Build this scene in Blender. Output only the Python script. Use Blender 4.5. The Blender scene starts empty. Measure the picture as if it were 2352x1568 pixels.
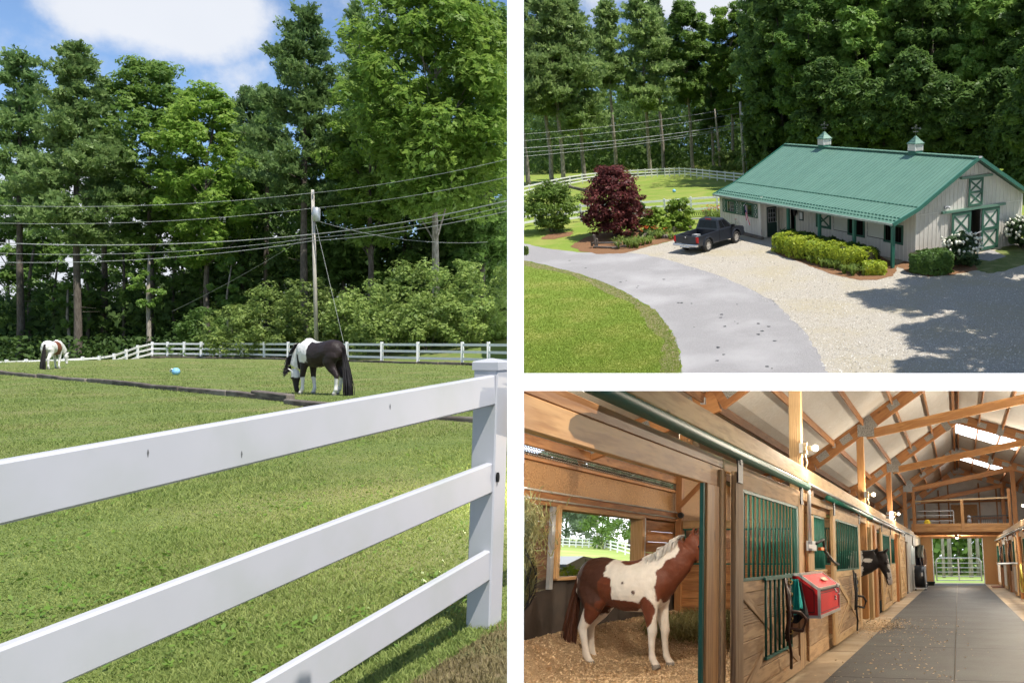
import bpy, bmesh, math, random
import numpy as np
from mathutils import Vector as V, Matrix as MX, noise
S = bpy.context.scene
COL = S.collection
PI = math.pi
rad = math.radians

# ------------------------------------------------------------------ camera, sky, sun
FOC, CX, CY = 2000.0, 1700.0, 784.0      # focal length and principal point, in pixels of a 2352 px wide picture
cd = bpy.data.cameras.new('camera'); cam = bpy.data.objects.new('camera', cd); COL.objects.link(cam)
cd.sensor_width = 36; cd.lens = 36*FOC/2352; cd.shift_x = -(CX-1176)/2352
cd.clip_start = .1; cd.clip_end = 3000
cam.rotation_euler = (rad(90), 0, 0)
S.camera = cam
SUN = V((.38, -.30, .875)).normalized()
sd = bpy.data.lights.new('sun', 'SUN'); sd.energy = 4.3; sd.angle = rad(.5); sd.color = (1, .955, .88)
so = bpy.data.objects.new('sun', sd); COL.objects.link(so)
so.rotation_euler = SUN.to_track_quat('Z', 'Y').to_euler()
S.view_settings.view_transform = 'Standard'; S.view_settings.look = 'None'
S.view_settings.exposure = 0.68; S.view_settings.gamma = 1; S.view_settings.use_curve_mapping = False
S.cycles.use_denoising = True
S.cycles.max_bounces = 10; S.cycles.diffuse_bounces = 5; S.cycles.transparent_max_bounces = 32
S.cycles.caustics_reflective = False; S.cycles.caustics_refractive = False
S.cycles.sample_clamp_indirect = 6

W = bpy.data.worlds.new('World'); S.world = W; W.use_nodes = True
wt = W.node_tree; wn = wt.nodes; wl = wt.links; wn.clear()
def N(t, kind, **kw):
    n = t.nodes.new(kind)
    for k, v in kw.items():
        if k.startswith('i_'): n.inputs[k[2:].replace('_', ' ')].default_value = v
        else: setattr(n, k, v)
    return n
def mth(t, op, a, b=None, clamp=False):
    n = t.nodes.new('ShaderNodeMath'); n.operation = op; n.use_clamp = clamp
    for i, x in enumerate((a, b)):
        if x is None: continue
        if isinstance(x, (int, float)): n.inputs[i].default_value = x
        else: t.links.new(x, n.inputs[i])
    return n.outputs[0]
sky = N(wt, 'ShaderNodeTexSky', sky_type='NISHITA', sun_disc=False)
sky.sun_elevation = math.asin(SUN.z); sky.sun_rotation = math.atan2(SUN.x, SUN.y)
sky.altitude = 900; sky.air_density = 1.0; sky.dust_density = .4; sky.ozone_density = 4.5
tc = N(wt, 'ShaderNodeTexCoord')
sep = N(wt, 'ShaderNodeSeparateXYZ'); wl.new(tc.outputs['Generated'], sep.inputs[0])
nz = N(wt, 'ShaderNodeTexNoise', noise_dimensions='3D'); nz.inputs['Scale'].default_value = 7; nz.inputs['Detail'].default_value = 9; nz.inputs['Roughness'].default_value = .6
wl.new(tc.outputs['Generated'], nz.inputs['Vector'])
nz2 = N(wt, 'ShaderNodeTexNoise'); nz2.inputs['Scale'].default_value = 2.6; nz2.inputs['Detail'].default_value = 5
wl.new(tc.outputs['Generated'], nz2.inputs['Vector'])
def cloud(d, r, flat=1.6):
    """a cumulus bank standing in direction d: 1 in its middle, 0 at its rim"""
    d = V(d).normalized(); side = d.cross(V((0, 0, 1))).normalized(); up = side.cross(d)
    def dot(v):
        n = N(wt, 'ShaderNodeVectorMath', operation='DOT_PRODUCT'); wl.new(tc.outputs['Generated'], n.inputs[0]); n.inputs[1].default_value = v
        return n.outputs['Value']
    a = mth(wt, 'POWER', mth(wt, 'DIVIDE', dot(side), r), 2); b = mth(wt, 'POWER', mth(wt, 'DIVIDE', dot(up), r/flat), 2)
    f = mth(wt, 'SUBTRACT', 1, mth(wt, 'SQRT', mth(wt, 'ADD', a, b)))
    return mth(wt, 'MULTIPLY', f, mth(wt, 'GREATER_THAN', dot(d), 0))
c1 = cloud((-.675, 1, .395), .105, 1.75)
c2 = cloud((-.02, 1, .47), .30, 2.4)
c3 = cloud((-.72, 1, .09), .24, 2.2)
c4 = cloud((.9, .4, .5), .4, 2); c5 = cloud((-.9, -.6, .5), .5, 2); c6 = cloud((.2, -1, .4), .4, 2)
m = c1
for c in (c2, c3, c4, c5, c6): m = mth(wt, 'MAXIMUM', m, c)
m = mth(wt, 'ADD', m, mth(wt, 'MULTIPLY', mth(wt, 'SUBTRACT', nz.outputs['Fac'], .5), 1.5))
m = mth(wt, 'MAXIMUM', m, mth(wt, 'MULTIPLY', mth(wt, 'SUBTRACT', nz2.outputs['Fac'], .70), 2.0))
mr = N(wt, 'ShaderNodeMapRange', interpolation_type='SMOOTHSTEP'); wl.new(m, mr.inputs[0]); mr.inputs[1].default_value = .02; mr.inputs[2].default_value = .38
cc = N(wt, 'ShaderNodeMix', data_type='RGBA'); wl.new(nz2.outputs['Fac'], cc.inputs[0]); cc.inputs[6].default_value = (3.9, 4.2, 4.8, 1); cc.inputs[7].default_value = (5.6, 5.7, 5.9, 1)
mix = N(wt, 'ShaderNodeMix', data_type='RGBA'); wl.new(mr.outputs[0], mix.inputs[0]); wl.new(sky.outputs[0], mix.inputs[6]); wl.new(cc.outputs[2], mix.inputs[7])
bg = N(wt, 'ShaderNodeBackground'); bg.inputs[1].default_value = .112
wl.new(mix.outputs[2], bg.inputs[0])
wo = N(wt, 'ShaderNodeOutputWorld'); wl.new(bg.outputs[0], wo.inputs[0])

# ------------------------------------------------------------------ frames: each of the three places has its own level ground
class Frame:
    def __init__(s, R, H): s.R = np.array(R, float); s.H = H; s.M = MX([[*map(float, r), 0] for r in s.R]+[[0, 0, 0, 1]]) @ MX.Translation((0, 0, -H))
    def ray(s, x, y): return s.R.T @ np.array([(x-CX)/FOC, 1, -(y-CY)/FOC])
    def g(s, x, y, z=0):                     # the point of height z seen in direction (x, y)
        v = s.ray(x, y); t = (z-s.H)/v[2]; return (float(v[0]*t), float(v[1]*t))
    def onx(s, x, y, X): v = s.ray(x, y); t = X/v[0]; p = v*t; return float(p[1]), float(p[2]+s.H)
    def ony(s, x, y, Y): v = s.ray(x, y); t = Y/v[1]; p = v*t; return float(p[0]), float(p[2]+s.H)
    def world(s, P): P = np.asarray(P, float) - np.array([0, 0, s.H]); return P @ s.R.T
def rx(t): c, q = math.cos(t), math.sin(t); return np.array([[1, 0, 0], [0, c, -q], [0, q, c]])
def ry(t): c, q = math.cos(t), math.sin(t); return np.array([[c, 0, q], [0, 1, 0], [-q, 0, c]])
FL = Frame(np.eye(3), 1.40)                                   # paddock
FA = Frame(ry(-.036) @ rx(.291), 9.98)                        # yard with the white barn, seen from above
_y = np.array([(2200.5-CX)/FOC, 1, -(1281.-CY)/FOC]); _y /= np.linalg.norm(_y)
_x = np.array([1., 0, 0]); _x -= _y*(_x @ _y); _x /= np.linalg.norm(_x)
FB = Frame(np.stack([_x, _y, np.cross(_x, _y)], 1), 1.40)     # stable aisle
S_L, S_R = (1172-CX)/FOC, (1196-CX)/FOC                       # the two sides of the white post: the paddock stops at one, yard and stable start at the other
def keep(F, P, side):
    """which points of F lie on their own side of the white post (a plane through it)"""
    w = F.world(P); r = w[:, 0]/np.maximum(w[:, 1], .01)
    if side == 'L': return r < S_L
    k = r > S_R
    if side == 'A': k &= (-w[:, 2]/np.maximum(w[:, 1], .01)) < .042
    return k

# ------------------------------------------------------------------ materials
MATS = {}
def pbr(name, c1, c2=None, scale=4, rough=.75, bump=0, detail=5, stretch=(1, 1, 1), spec=.35, rand=0, metal=0, c3=None, scale3=.6, coat=0, bscale=None, lo=.35, hi=.65, coord='Object'):
    if name in MATS: return MATS[name]
    m = bpy.data.materials.new(name); m.use_nodes = True; t = m.node_tree; l = t.links
    b = t.nodes['Principled BSDF']
    b.inputs['Roughness'].default_value = rough; b.inputs['Metallic'].default_value = metal
    b.inputs['Specular IOR Level'].default_value = spec; b.inputs['Coat Weight'].default_value = coat
    tcn = N(t, 'ShaderNodeTexCoord'); mp = N(t, 'ShaderNodeMapping'); l.new(tcn.outputs[coord], mp.inputs[0]); mp.inputs['Scale'].default_value = stretch
    n1 = N(t, 'ShaderNodeTexNoise'); n1.inputs['Scale'].default_value = scale; n1.inputs['Detail'].default_value = detail; n1.inputs['Roughness'].default_value = .6
    l.new(mp.outputs[0], n1.inputs['Vector'])
    r = N(t, 'ShaderNodeMapRange'); l.new(n1.outputs['Fac'], r.inputs[0]); r.inputs[1].default_value = lo; r.inputs[2].default_value = hi
    mx = N(t, 'ShaderNodeMix', data_type='RGBA'); l.new(r.outputs[0], mx.inputs[0])
    c2 = c2 or tuple(x*.8 for x in c1)
    mx.inputs[6].default_value = (*c1, 1); mx.inputs[7].default_value = (*c2, 1)
    out = mx.outputs[2]
    if c3:
        n3 = N(t, 'ShaderNodeTexNoise'); n3.inputs['Scale'].default_value = scale3; n3.inputs['Detail'].default_value = 4; l.new(mp.outputs[0], n3.inputs['Vector'])
        r3 = N(t, 'ShaderNodeMapRange'); l.new(n3.outputs['Fac'], r3.inputs[0]); r3.inputs[1].default_value = .45; r3.inputs[2].default_value = .68
        m3 = N(t, 'ShaderNodeMix', data_type='RGBA'); l.new(r3.outputs[0], m3.inputs[0]); l.new(out, m3.inputs[6]); m3.inputs[7].default_value = (*c3, 1); out = m3.outputs[2]
    if rand:
        oi = N(t, 'ShaderNodeObjectInfo'); h = N(t, 'ShaderNodeHueSaturation'); l.new(out, h.inputs['Color'])
        q = N(t, 'ShaderNodeMapRange'); l.new(oi.outputs['Random'], q.inputs[0]); q.inputs[3].default_value = 1-rand; q.inputs[4].default_value = 1+rand
        l.new(q.outputs[0], h.inputs['Value']); out = h.outputs[0]
    l.new(out, b.inputs['Base Color'])
    if bump:
        n2 = N(t, 'ShaderNodeTexNoise'); n2.inputs['Scale'].default_value = bscale or scale*2.5; n2.inputs['Detail'].default_value = 6; l.new(mp.outputs[0], n2.inputs['Vector'])
        bp = N(t, 'ShaderNodeBump'); bp.inputs['Strength'].default_value = bump; bp.inputs['Distance'].default_value = .05; l.new(n2.outputs['Fac'], bp.inputs['Height']); l.new(bp.outputs[0], b.inputs['Normal'])
    MATS[name] = m; return m
def wood(name, c1, c2, c3=None, rough=.62, k=1.0, rand=.18):
    """board wood: grain runs along the board's own x axis"""
    if name in MATS: return MATS[name]
    m = bpy.data.materials.new(name); m.use_nodes = True; t = m.node_tree; l = t.links; b = t.nodes['Principled BSDF']
    b.inputs['Roughness'].default_value = rough; b.inputs['Specular IOR Level'].default_value = .3
    tcn = N(t, 'ShaderNodeTexCoord'); oi = N(t, 'ShaderNodeObjectInfo')
    ad = N(t, 'ShaderNodeVectorMath', operation='ADD'); l.new(tcn.outputs['Object'], ad.inputs[0])
    sc = N(t, 'ShaderNodeVectorMath', operation='SCALE'); cx = N(t, 'ShaderNodeCombineXYZ'); l.new(oi.outputs['Random'], cx.inputs[0]); l.new(oi.outputs['Random'], cx.inputs[1]); cx.inputs[2].default_value = .03
    l.new(cx.outputs[0], sc.inputs[0]); sc.inputs['Scale'].default_value = 2.3
    l.new(sc.outputs[0], ad.inputs[1])
    mp = N(t, 'ShaderNodeMapping'); l.new(ad.outputs[0], mp.inputs[0]); mp.inputs['Scale'].default_value = (.28*k, 2.2*k, 2.2*k)
    w = N(t, 'ShaderNodeTexWave', wave_type='RINGS', rings_direction='X'); w.inputs['Scale'].default_value = 5.5; w.inputs['Distortion'].default_value = 5; w.inputs['Detail'].default_value = 3; w.inputs['Detail Scale'].default_value = 1.3
    l.new(mp.outputs[0], w.inputs['Vector'])
    mp2 = N(t, 'ShaderNodeMapping'); l.new(ad.outputs[0], mp2.inputs[0]); mp2.inputs['Scale'].default_value = (1.5*k, 26*k, 26*k)
    n1 = N(t, 'ShaderNodeTexNoise'); n1.inputs['Scale'].default_value = 2.0; n1.inputs['Detail'].default_value = 6; l.new(mp2.outputs[0], n1.inputs['Vector'])
    f = mth(t, 'ADD', mth(t, 'MULTIPLY', w.outputs['Fac'], .55), mth(t, 'MULTIPLY', n1.outputs['Fac'], .6))
    r = N(t, 'ShaderNodeMapRange'); l.new(f, r.inputs[0]); r.inputs[1].default_value = .25; r.inputs[2].default_value = .85
    mx = N(t, 'ShaderNodeMix', data_type='RGBA'); l.new(r.outputs[0], mx.inputs[0]); mx.inputs[6].default_value = (*c2, 1); mx.inputs[7].default_value = (*c1, 1)
    vo = N(t, 'ShaderNodeTexVoronoi'); vo.inputs['Scale'].default_value = 1.0
    mp3 = N(t, 'ShaderNodeMapping'); l.new(ad.outputs[0], mp3.inputs[0]); mp3.inputs['Scale'].default_value = (1.6*k, 3.4*k, 3.4*k); l.new(mp3.outputs[0], vo.inputs['Vector'])
    kn = N(t, 'ShaderNodeMapRange'); l.new(vo.outputs['Distance'], kn.inputs[0]); kn.inputs[1].default_value = .05; kn.inputs[2].default_value = .12; kn.inputs[3].default_value = .75; kn.inputs[4].default_value = 0
    mk = N(t, 'ShaderNodeMix', data_type='RGBA'); l.new(kn.outputs[0], mk.inputs[0]); l.new(mx.outputs[2], mk.inputs[6]); mk.inputs[7].default_value = (*[x*.3 for x in c2], 1)
    out = mk.outputs[2]
    if c3:
        n3 = N(t, 'ShaderNodeTexNoise'); n3.inputs['Scale'].default_value = 1.3; n3.inputs['Detail'].default_value = 5; l.new(ad.outputs[0], n3.inputs['Vector'])
        r3 = N(t, 'ShaderNodeMapRange'); l.new(n3.outputs['Fac'], r3.inputs[0]); r3.inputs[1].default_value = .46; r3.inputs[2].default_value = .68; r3.inputs[4].default_value = .75
        m3 = N(t, 'ShaderNodeMix', data_type='RGBA'); l.new(r3.outputs[0], m3.inputs[0]); l.new(out, m3.inputs[6]); m3.inputs[7].default_value = (*c3, 1); out = m3.outputs[2]
    h = N(t, 'ShaderNodeHueSaturation'); l.new(out, h.inputs['Color']); q = N(t, 'ShaderNodeMapRange'); l.new(oi.outputs['Random'], q.inputs[0]); q.inputs[3].default_value = 1-rand; q.inputs[4].default_value = 1+rand; l.new(q.outputs[0], h.inputs['Value'])
    l.new(h.outputs[0], b.inputs['Base Color'])
    bp = N(t, 'ShaderNodeBump'); bp.inputs['Strength'].default_value = .25; bp.inputs['Distance'].default_value = .01; l.new(f, bp.inputs['Height']); l.new(bp.outputs[0], b.inputs['Normal'])
    MATS[name] = m; return m
def leafy(name, c1, c2, trans=.35, rough=.55, c3=None, big=.25, spec=.25, cut=0, thr=.46):
    """foliage: every leaf its own tint, drifting from one end of the crown to the other"""
    if name in MATS: return MATS[name]
    if cut and cut < 7: c1 = tuple(x*1.22 for x in c1); c2 = tuple(x*1.22 for x in c2); trans = min(.56, trans+.1)
    m = bpy.data.materials.new(name); m.use_nodes = True; t = m.node_tree; l = t.links; b = t.nodes['Principled BSDF']
    b.inputs['Roughness'].default_value = rough; b.inputs['Specular IOR Level'].default_value = spec
    g = N(t, 'ShaderNodeNewGeometry'); oi = N(t, 'ShaderNodeObjectInfo'); tcn = N(t, 'ShaderNodeTexCoord')
    n = N(t, 'ShaderNodeTexNoise'); n.inputs['Scale'].default_value = big; n.inputs['Detail'].default_value = 3; l.new(tcn.outputs['Object'], n.inputs['Vector'])
    f = mth(t, 'ADD', mth(t, 'MULTIPLY', g.outputs['Random Per Island'], .55), mth(t, 'MULTIPLY', n.outputs['Fac'], .9)); f = mth(t, 'SUBTRACT', f, .22, True)
    mx = N(t, 'ShaderNodeMix', data_type='RGBA'); l.new(f, mx.inputs[0]); mx.inputs[6].default_value = (*c1, 1); mx.inputs[7].default_value = (*c2, 1)
    h = N(t, 'ShaderNodeHueSaturation'); l.new(mx.outputs[2], h.inputs['Color'])
    q = N(t, 'ShaderNodeMapRange'); l.new(oi.outputs['Random'], q.inputs[0]); q.inputs[3].default_value = .82; q.inputs[4].default_value = 1.2; l.new(q.outputs[0], h.inputs['Value'])
    l.new(h.outputs[0], b.inputs['Base Color'])
    tr = N(t, 'ShaderNodeBsdfTranslucent'); l.new(h.outputs[0], tr.inputs[0])
    ms = N(t, 'ShaderNodeMixShader'); ms.inputs[0].default_value = trans; l.new(b.outputs[0], ms.inputs[1]); l.new(tr.outputs[0], ms.inputs[2])
    out = ms.outputs[0]
    if cut:                                             # ragged sprays: the leaf edges are finer than the faces that carry them
        nc = N(t, 'ShaderNodeTexNoise'); nc.inputs['Scale'].default_value = cut; nc.inputs['Detail'].default_value = 2; l.new(tcn.outputs['Object'], nc.inputs['Vector'])
        tp = N(t, 'ShaderNodeBsdfTransparent'); mc = N(t, 'ShaderNodeMixShader'); l.new(mth(t, 'GREATER_THAN', nc.outputs['Fac'], thr), mc.inputs[0]); l.new(tp.outputs[0], mc.inputs[1]); l.new(out, mc.inputs[2]); out = mc.outputs[0]
    l.new(out, t.nodes['Material Output'].inputs[0])
    MATS[name] = m; return m
def glow(name, col, strength):
    if name in MATS: return MATS[name]
    m = bpy.data.materials.new(name); m.use_nodes = True; t = m.node_tree; t.nodes.clear()
    e = N(t, 'ShaderNodeEmission'); e.inputs[0].default_value = (*col, 1); e.inputs[1].default_value = strength
    o = N(t, 'ShaderNodeOutputMaterial'); t.links.new(e.outputs[0], o.inputs[0]); MATS[name] = m; return m
def coatmat(name, rough=.52):
    if name in MATS: return MATS[name]
    m = bpy.data.materials.new(name); m.use_nodes = True; t = m.node_tree; b = t.nodes['Principled BSDF']
    a = N(t, 'ShaderNodeVertexColor', layer_name='coat'); n = N(t, 'ShaderNodeTexNoise'); n.inputs['Scale'].default_value = 14; n.inputs['Detail'].default_value = 6
    tcn = N(t, 'ShaderNodeTexCoord'); mp = N(t, 'ShaderNodeMapping'); mp.inputs['Scale'].default_value = (1, 1, .4); t.links.new(tcn.outputs['Object'], mp.inputs[0]); t.links.new(mp.outputs[0], n.inputs['Vector'])
    h = N(t, 'ShaderNodeHueSaturation'); t.links.new(a.outputs[0], h.inputs['Color']); q = N(t, 'ShaderNodeMapRange'); q.inputs[3].default_value = .78; q.inputs[4].default_value = 1.15; t.links.new(n.outputs['Fac'], q.inputs[0]); t.links.new(q.outputs[0], h.inputs['Value'])
    n3 = N(t, 'ShaderNodeTexNoise'); n3.inputs['Scale'].default_value = 5.5; n3.inputs['Detail'].default_value = 2; t.links.new(tcn.outputs['Object'], n3.inputs['Vector'])
    mp4 = N(t, 'ShaderNodeMapping'); mp4.inputs['Scale'].default_value = (40, 40, 9); t.links.new(tcn.outputs['Object'], mp4.inputs[0]); n4 = N(t, 'ShaderNodeTexNoise'); n4.inputs['Scale'].default_value = 3; n4.inputs['Detail'].default_value = 3; t.links.new(mp4.outputs[0], n4.inputs['Vector'])
    bp = N(t, 'ShaderNodeBump'); bp.inputs['Strength'].default_value = .55; bp.inputs['Distance'].default_value = .06; t.links.new(mth(t, 'ADD', n3.outputs['Fac'], mth(t, 'MULTIPLY', n4.outputs['Fac'], .12)), bp.inputs['Height']); t.links.new(bp.outputs[0], b.inputs['Normal'])
    t.links.new(h.outputs[0], b.inputs['Base Color']); b.inputs['Roughness'].default_value = rough; b.inputs['Sheen Weight'].default_value = .03; b.inputs['Specular IOR Level'].default_value = .28
    MATS[name] = m; return m

# ------------------------------------------------------------------ mesh building
class MB:
    def __init__(s): s.v = []; s.f = []
    def add(s, vs, fs): o = len(s.v); s.v += [tuple(map(float, p)) for p in vs]; s.f += [tuple(i+o for i in f) for f in fs]; return s
    def box(s, a, b):
        (x0, y0, z0), (x1, y1, z1) = a, b
        return s.add([(x0, y0, z0), (x1, y0, z0), (x1, y1, z0), (x0, y1, z0), (x0, y0, z1), (x1, y0, z1), (x1, y1, z1), (x0, y1, z1)],
                     [(0, 3, 2, 1), (4, 5, 6, 7), (0, 1, 5, 4), (1, 2, 6, 5), (2, 3, 7, 6), (3, 0, 4, 7)])
    def bar(s, p, q, w, h, up=(0, 0, 1)):
        p, q = V(p), V(q); x = (q-p).normalized(); u = V(up); y = u.cross(x)
        if y.length < 1e-4: y = V((1, 0, 0)).cross(x)
        y.normalize(); z = x.cross(y); P = []
        for e in (p, q):
            for a, b in ((-1, -1), (1, -1), (1, 1), (-1, 1)): P.append(e+y*(a*w/2)+z*(b*h/2))
        return s.add(P, [(0, 3, 2, 1), (4, 5, 6, 7), (0, 1, 5, 4), (1, 2, 6, 5), (2, 3, 7, 6), (3, 0, 4, 7)])
    def tube(s, path, r, n=8, cap=True, ref=None):
        P = [V(p) for p in path]; k = len(P)
        rr = r if isinstance(r, (list, tuple)) and len(r) == k else [r]*k
        rings = []; up = V(ref) if ref else None; a = None
        for i in range(k):
            t = (P[min(i+1, k-1)]-P[max(i-1, 0)]).normalized()
            if up is not None: a = up-t*up.dot(t)
            elif a is None: a = V((0, 0, 1)) if abs(t.z) < .9 else V((1, 0, 0)); a = a-t*a.dot(t)
            else: a = a-t*a.dot(t)
            a.normalize(); b = t.cross(a)
            ra, rb = rr[i] if isinstance(rr[i], (tuple, list)) else (rr[i], rr[i])
            rings.append([P[i]+a*(ra*math.cos(2*PI*j/n))+b*(rb*math.sin(2*PI*j/n)) for j in range(n)])
        fs = [(i*n+j, i*n+(j+1) % n, (i+1)*n+(j+1) % n, (i+1)*n+j) for i in range(k-1) for j in range(n)]
        if cap: fs += [tuple(range(n-1, -1, -1)), tuple((k-1)*n+j for j in range(n))]
        return s.add([p for q in rings for p in q], fs)
    def lathe(s, prof, n=16, c=(0, 0, 0), axis='z'):
        P = []
        for r, z in prof:
            for j in range(n):
                a = 2*PI*j/n; x, y = r*math.cos(a), r*math.sin(a)
                P.append((c[0]+x, c[1]+y, c[2]+z) if axis == 'z' else (c[0]+x, c[1]+z, c[2]+y) if axis == 'y' else (c[0]+z, c[1]+x, c[2]+y))
        k = len(prof); fs = [(i*n+j, i*n+(j+1) % n, (i+1)*n+(j+1) % n, (i+1)*n+j) for i in range(k-1) for j in range(n)]
        fs += [tuple(range(n-1, -1, -1)), tuple((k-1)*n+j for j in range(n))]
        if axis == 'y': fs = [f[::-1] for f in fs]
        return s.add(P, fs)
    def sph(s, c, r, nu=12, nv=8, jit=0, rng=None):
        r = r if isinstance(r, (tuple, list)) else (r, r, r); P = []
        for i in range(nv+1):
            th = PI*i/nv
            for j in range(nu):
                a = 2*PI*j/nu; k = 1+(rng.uniform(-jit, jit) if jit else 0)
                P.append((c[0]+r[0]*k*math.sin(th)*math.cos(a), c[1]+r[1]*k*math.sin(th)*math.sin(a), c[2]+r[2]*k*math.cos(th)))
        return s.add(P, [(i*nu+j, (i+1)*nu+j, (i+1)*nu+(j+1) % nu, i*nu+(j+1) % nu) for i in range(nv) for j in range(nu)])
    def prism(s, pts, ext):
        """pts: closed 3-D polygon, ext: extrusion vector"""
        n = len(pts); e = V(ext); A = [V(p) for p in pts]
        return s.add(A+[p+e for p in A], [tuple(range(n-1, -1, -1)), tuple(range(n, 2*n))]+[(i, (i+1) % n, n+(i+1) % n, n+i) for i in range(n)])
    def poly(s, pts): return s.add(pts, [tuple(range(len(pts)))])
    def mesh(s, name, off=(0, 0, 0), smooth=False, fix=True):
        me = bpy.data.meshes.new(name); o = V(off)
        me.from_pydata([V(p)-o for p in s.v], [], s.f)
        if fix:
            b = bmesh.new(); b.from_mesh(me); bmesh.ops.recalc_face_normals(b, faces=b.faces); b.to_mesh(me); b.free()
        if smooth: me.polygons.foreach_set('use_smooth', [True]*len(me.polygons))
        me.update(); return me
def qmesh(name, P, k=4, smooth=False):
    P = np.asarray(P, np.float32).reshape(-1, 3); n = len(P)//k; me = bpy.data.meshes.new(name)
    me.vertices.add(n*k); me.vertices.foreach_set('co', P.ravel()); me.loops.add(n*k); me.loops.foreach_set('vertex_index', np.arange(n*k, dtype=np.int32))
    me.polygons.add(n); me.polygons.foreach_set('loop_start', np.arange(0, n*k, k, dtype=np.int32)); me.update(calc_edges=True); return me
LOC = {}
def thing(name, label, cat, F, loc, rz=0, group=None):
    o = bpy.data.objects.new(name, None); COL.objects.link(o); o.empty_display_size = .1
    o.matrix_basis = F.M @ MX.Translation(loc) @ MX.Rotation(rz, 4, 'Z')
    o['label'] = label; o['category'] = cat
    if group: o['group'] = group
    LOC[o.name] = V(loc); return o
def off(p):
    while p.parent: p = p.parent
    return LOC[p.name]
def obj(name, me, mat, parent=None, M=None):
    o = bpy.data.objects.new(name, me); COL.objects.link(o)
    if mat and not me.materials: me.materials.append(mat)
    if parent: o.parent = parent
    if M is not None: o.matrix_basis = M
    return o
def part(name, mb, mat, parent, smooth=False, frame=True, label=None):
    """a part drawn in its frame's coordinates (or, frame=False, round its thing's own base)"""
    o = obj(name, mb.mesh(name, off(parent) if frame else (0, 0, 0), smooth), mat, parent)
    if label: o['label'] = label
    return o
def solo(name, mb, mat, label, cat, F, loc=(0, 0, 0), group=None, smooth=False, rz=0, frame=True):
    o = obj(name, mb.mesh(name, loc if frame else (0, 0, 0), smooth), mat); o.matrix_basis = F.M @ MX.Translation(loc) @ MX.Rotation(rz, 4, 'Z')
    o['label'] = label; o['category'] = cat
    if group: o['group'] = group
    LOC[o.name] = V(loc); return o
def setting(name, mb, mat, F, kind='structure', smooth=False, label=None):
    o = obj(name, mb if isinstance(mb, bpy.types.Mesh) else mb.mesh(name, (0, 0, 0), smooth), mat); o.matrix_basis = F.M; o['kind'] = kind
    if label: o['label'] = label
    LOC[o.name] = V((0, 0, 0)); return o
BM = {}
def board(parent, p, q, w, h, mat, name='board', up=(0, 0, 1), bev=0, frame=True, label=None):
    """one length of timber from p to q, w wide (across up) and h deep (along up); alike lengths share a mesh"""
    o3 = off(parent) if frame else V((0, 0, 0)); p = V(p)-o3; q = V(q)-o3; L = (q-p).length; x = (q-p)/L; u = V(up); y = u.cross(x)
    if y.length < 1e-4: y = V((0, 1, 0)) if abs(x.y) < .9 else V((1, 0, 0))
    y.normalize(); z = x.cross(y)
    key = (round(L, 2), round(w, 3), round(h, 3), mat.name, bev)
    if key not in BM:
        me = MB().box((0, -w/2, -h/2), (key[0], w/2, h/2)).mesh(name)
        if bev:
            b = bmesh.new(); b.from_mesh(me); bmesh.ops.bevel(b, geom=list(b.edges), offset=bev, segments=2 if bev > .008 else 1, affect='EDGES', profile=.5); b.to_mesh(me); b.free()
        me.materials.append(mat); BM[key] = me
    M = MX(((x.x, y.x, z.x, p.x), (x.y, y.y, z.y, p.y), (x.z, y.z, z.z, p.z), (0, 0, 0, 1)))
    o = obj(name, BM[key], mat, parent, M)
    if label: o['label'] = label
    return o
def clone(o, M=None, parent=None, **kw):
    c = o.copy(); COL.objects.link(c)
    if parent: c.parent = parent
    if M is not None: c.matrix_basis = M
    for k, v in kw.items(): c[k] = v
    for ch in list(o.children): clone(ch, None, c)
    return c

# ------------------------------------------------------------------ vegetation
def leaves(c, nrm, size, rs, asp=.6):
    """one leaf-shaped quad per centre"""
    n = len(c); t = rs.normal(size=(n, 3)); nrm = nrm/np.linalg.norm(nrm, axis=1)[:, None]
    t -= nrm*(t*nrm).sum(1)[:, None]; t /= np.linalg.norm(t, axis=1)[:, None]+1e-9; b = np.cross(nrm, t); s = np.asarray(size).reshape(-1, 1)
    return np.stack([c-t*s, c+b*s*asp-t*s*.1, c+t*s, c-b*s*asp-t*s*.1], 1)
def crown_broad(rs, H, cb, R, n, leaf, flat=.65, prof=None, csz=.24):
    m = max(24, n//70); t = rs.uniform(0, 1, m); pr = np.sin(PI*(.10+.84*t))**.65 if prof is None else prof(t)
    rr = R*pr*np.sqrt(rs.uniform(.12, 1, m))*rs.uniform(.82, 1.12, m); a = rs.uniform(0, 2*PI, m)
    cen = np.stack([rr*np.cos(a), rr*np.sin(a), cb+t*(H-cb)+rs.normal(0, R*.06, m)], 1)
    cr = R*csz*rs.uniform(.55, 1.3, m); k = rs.integers(0, m, n); d = rs.normal(size=(n, 3)); d /= np.linalg.norm(d, axis=1)[:, None]
    q = rs.uniform(.35, 1, n)**.5
    p = cen[k]+d*(cr[k]*q)[:, None]*np.array([1, 1, flat]); nr = d*.7+np.array([0, 0, .75])+rs.normal(0, .45, (n, 3))
    return leaves(p, nr, leaf*rs.uniform(.65, 1.35, n), rs), cen
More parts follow.
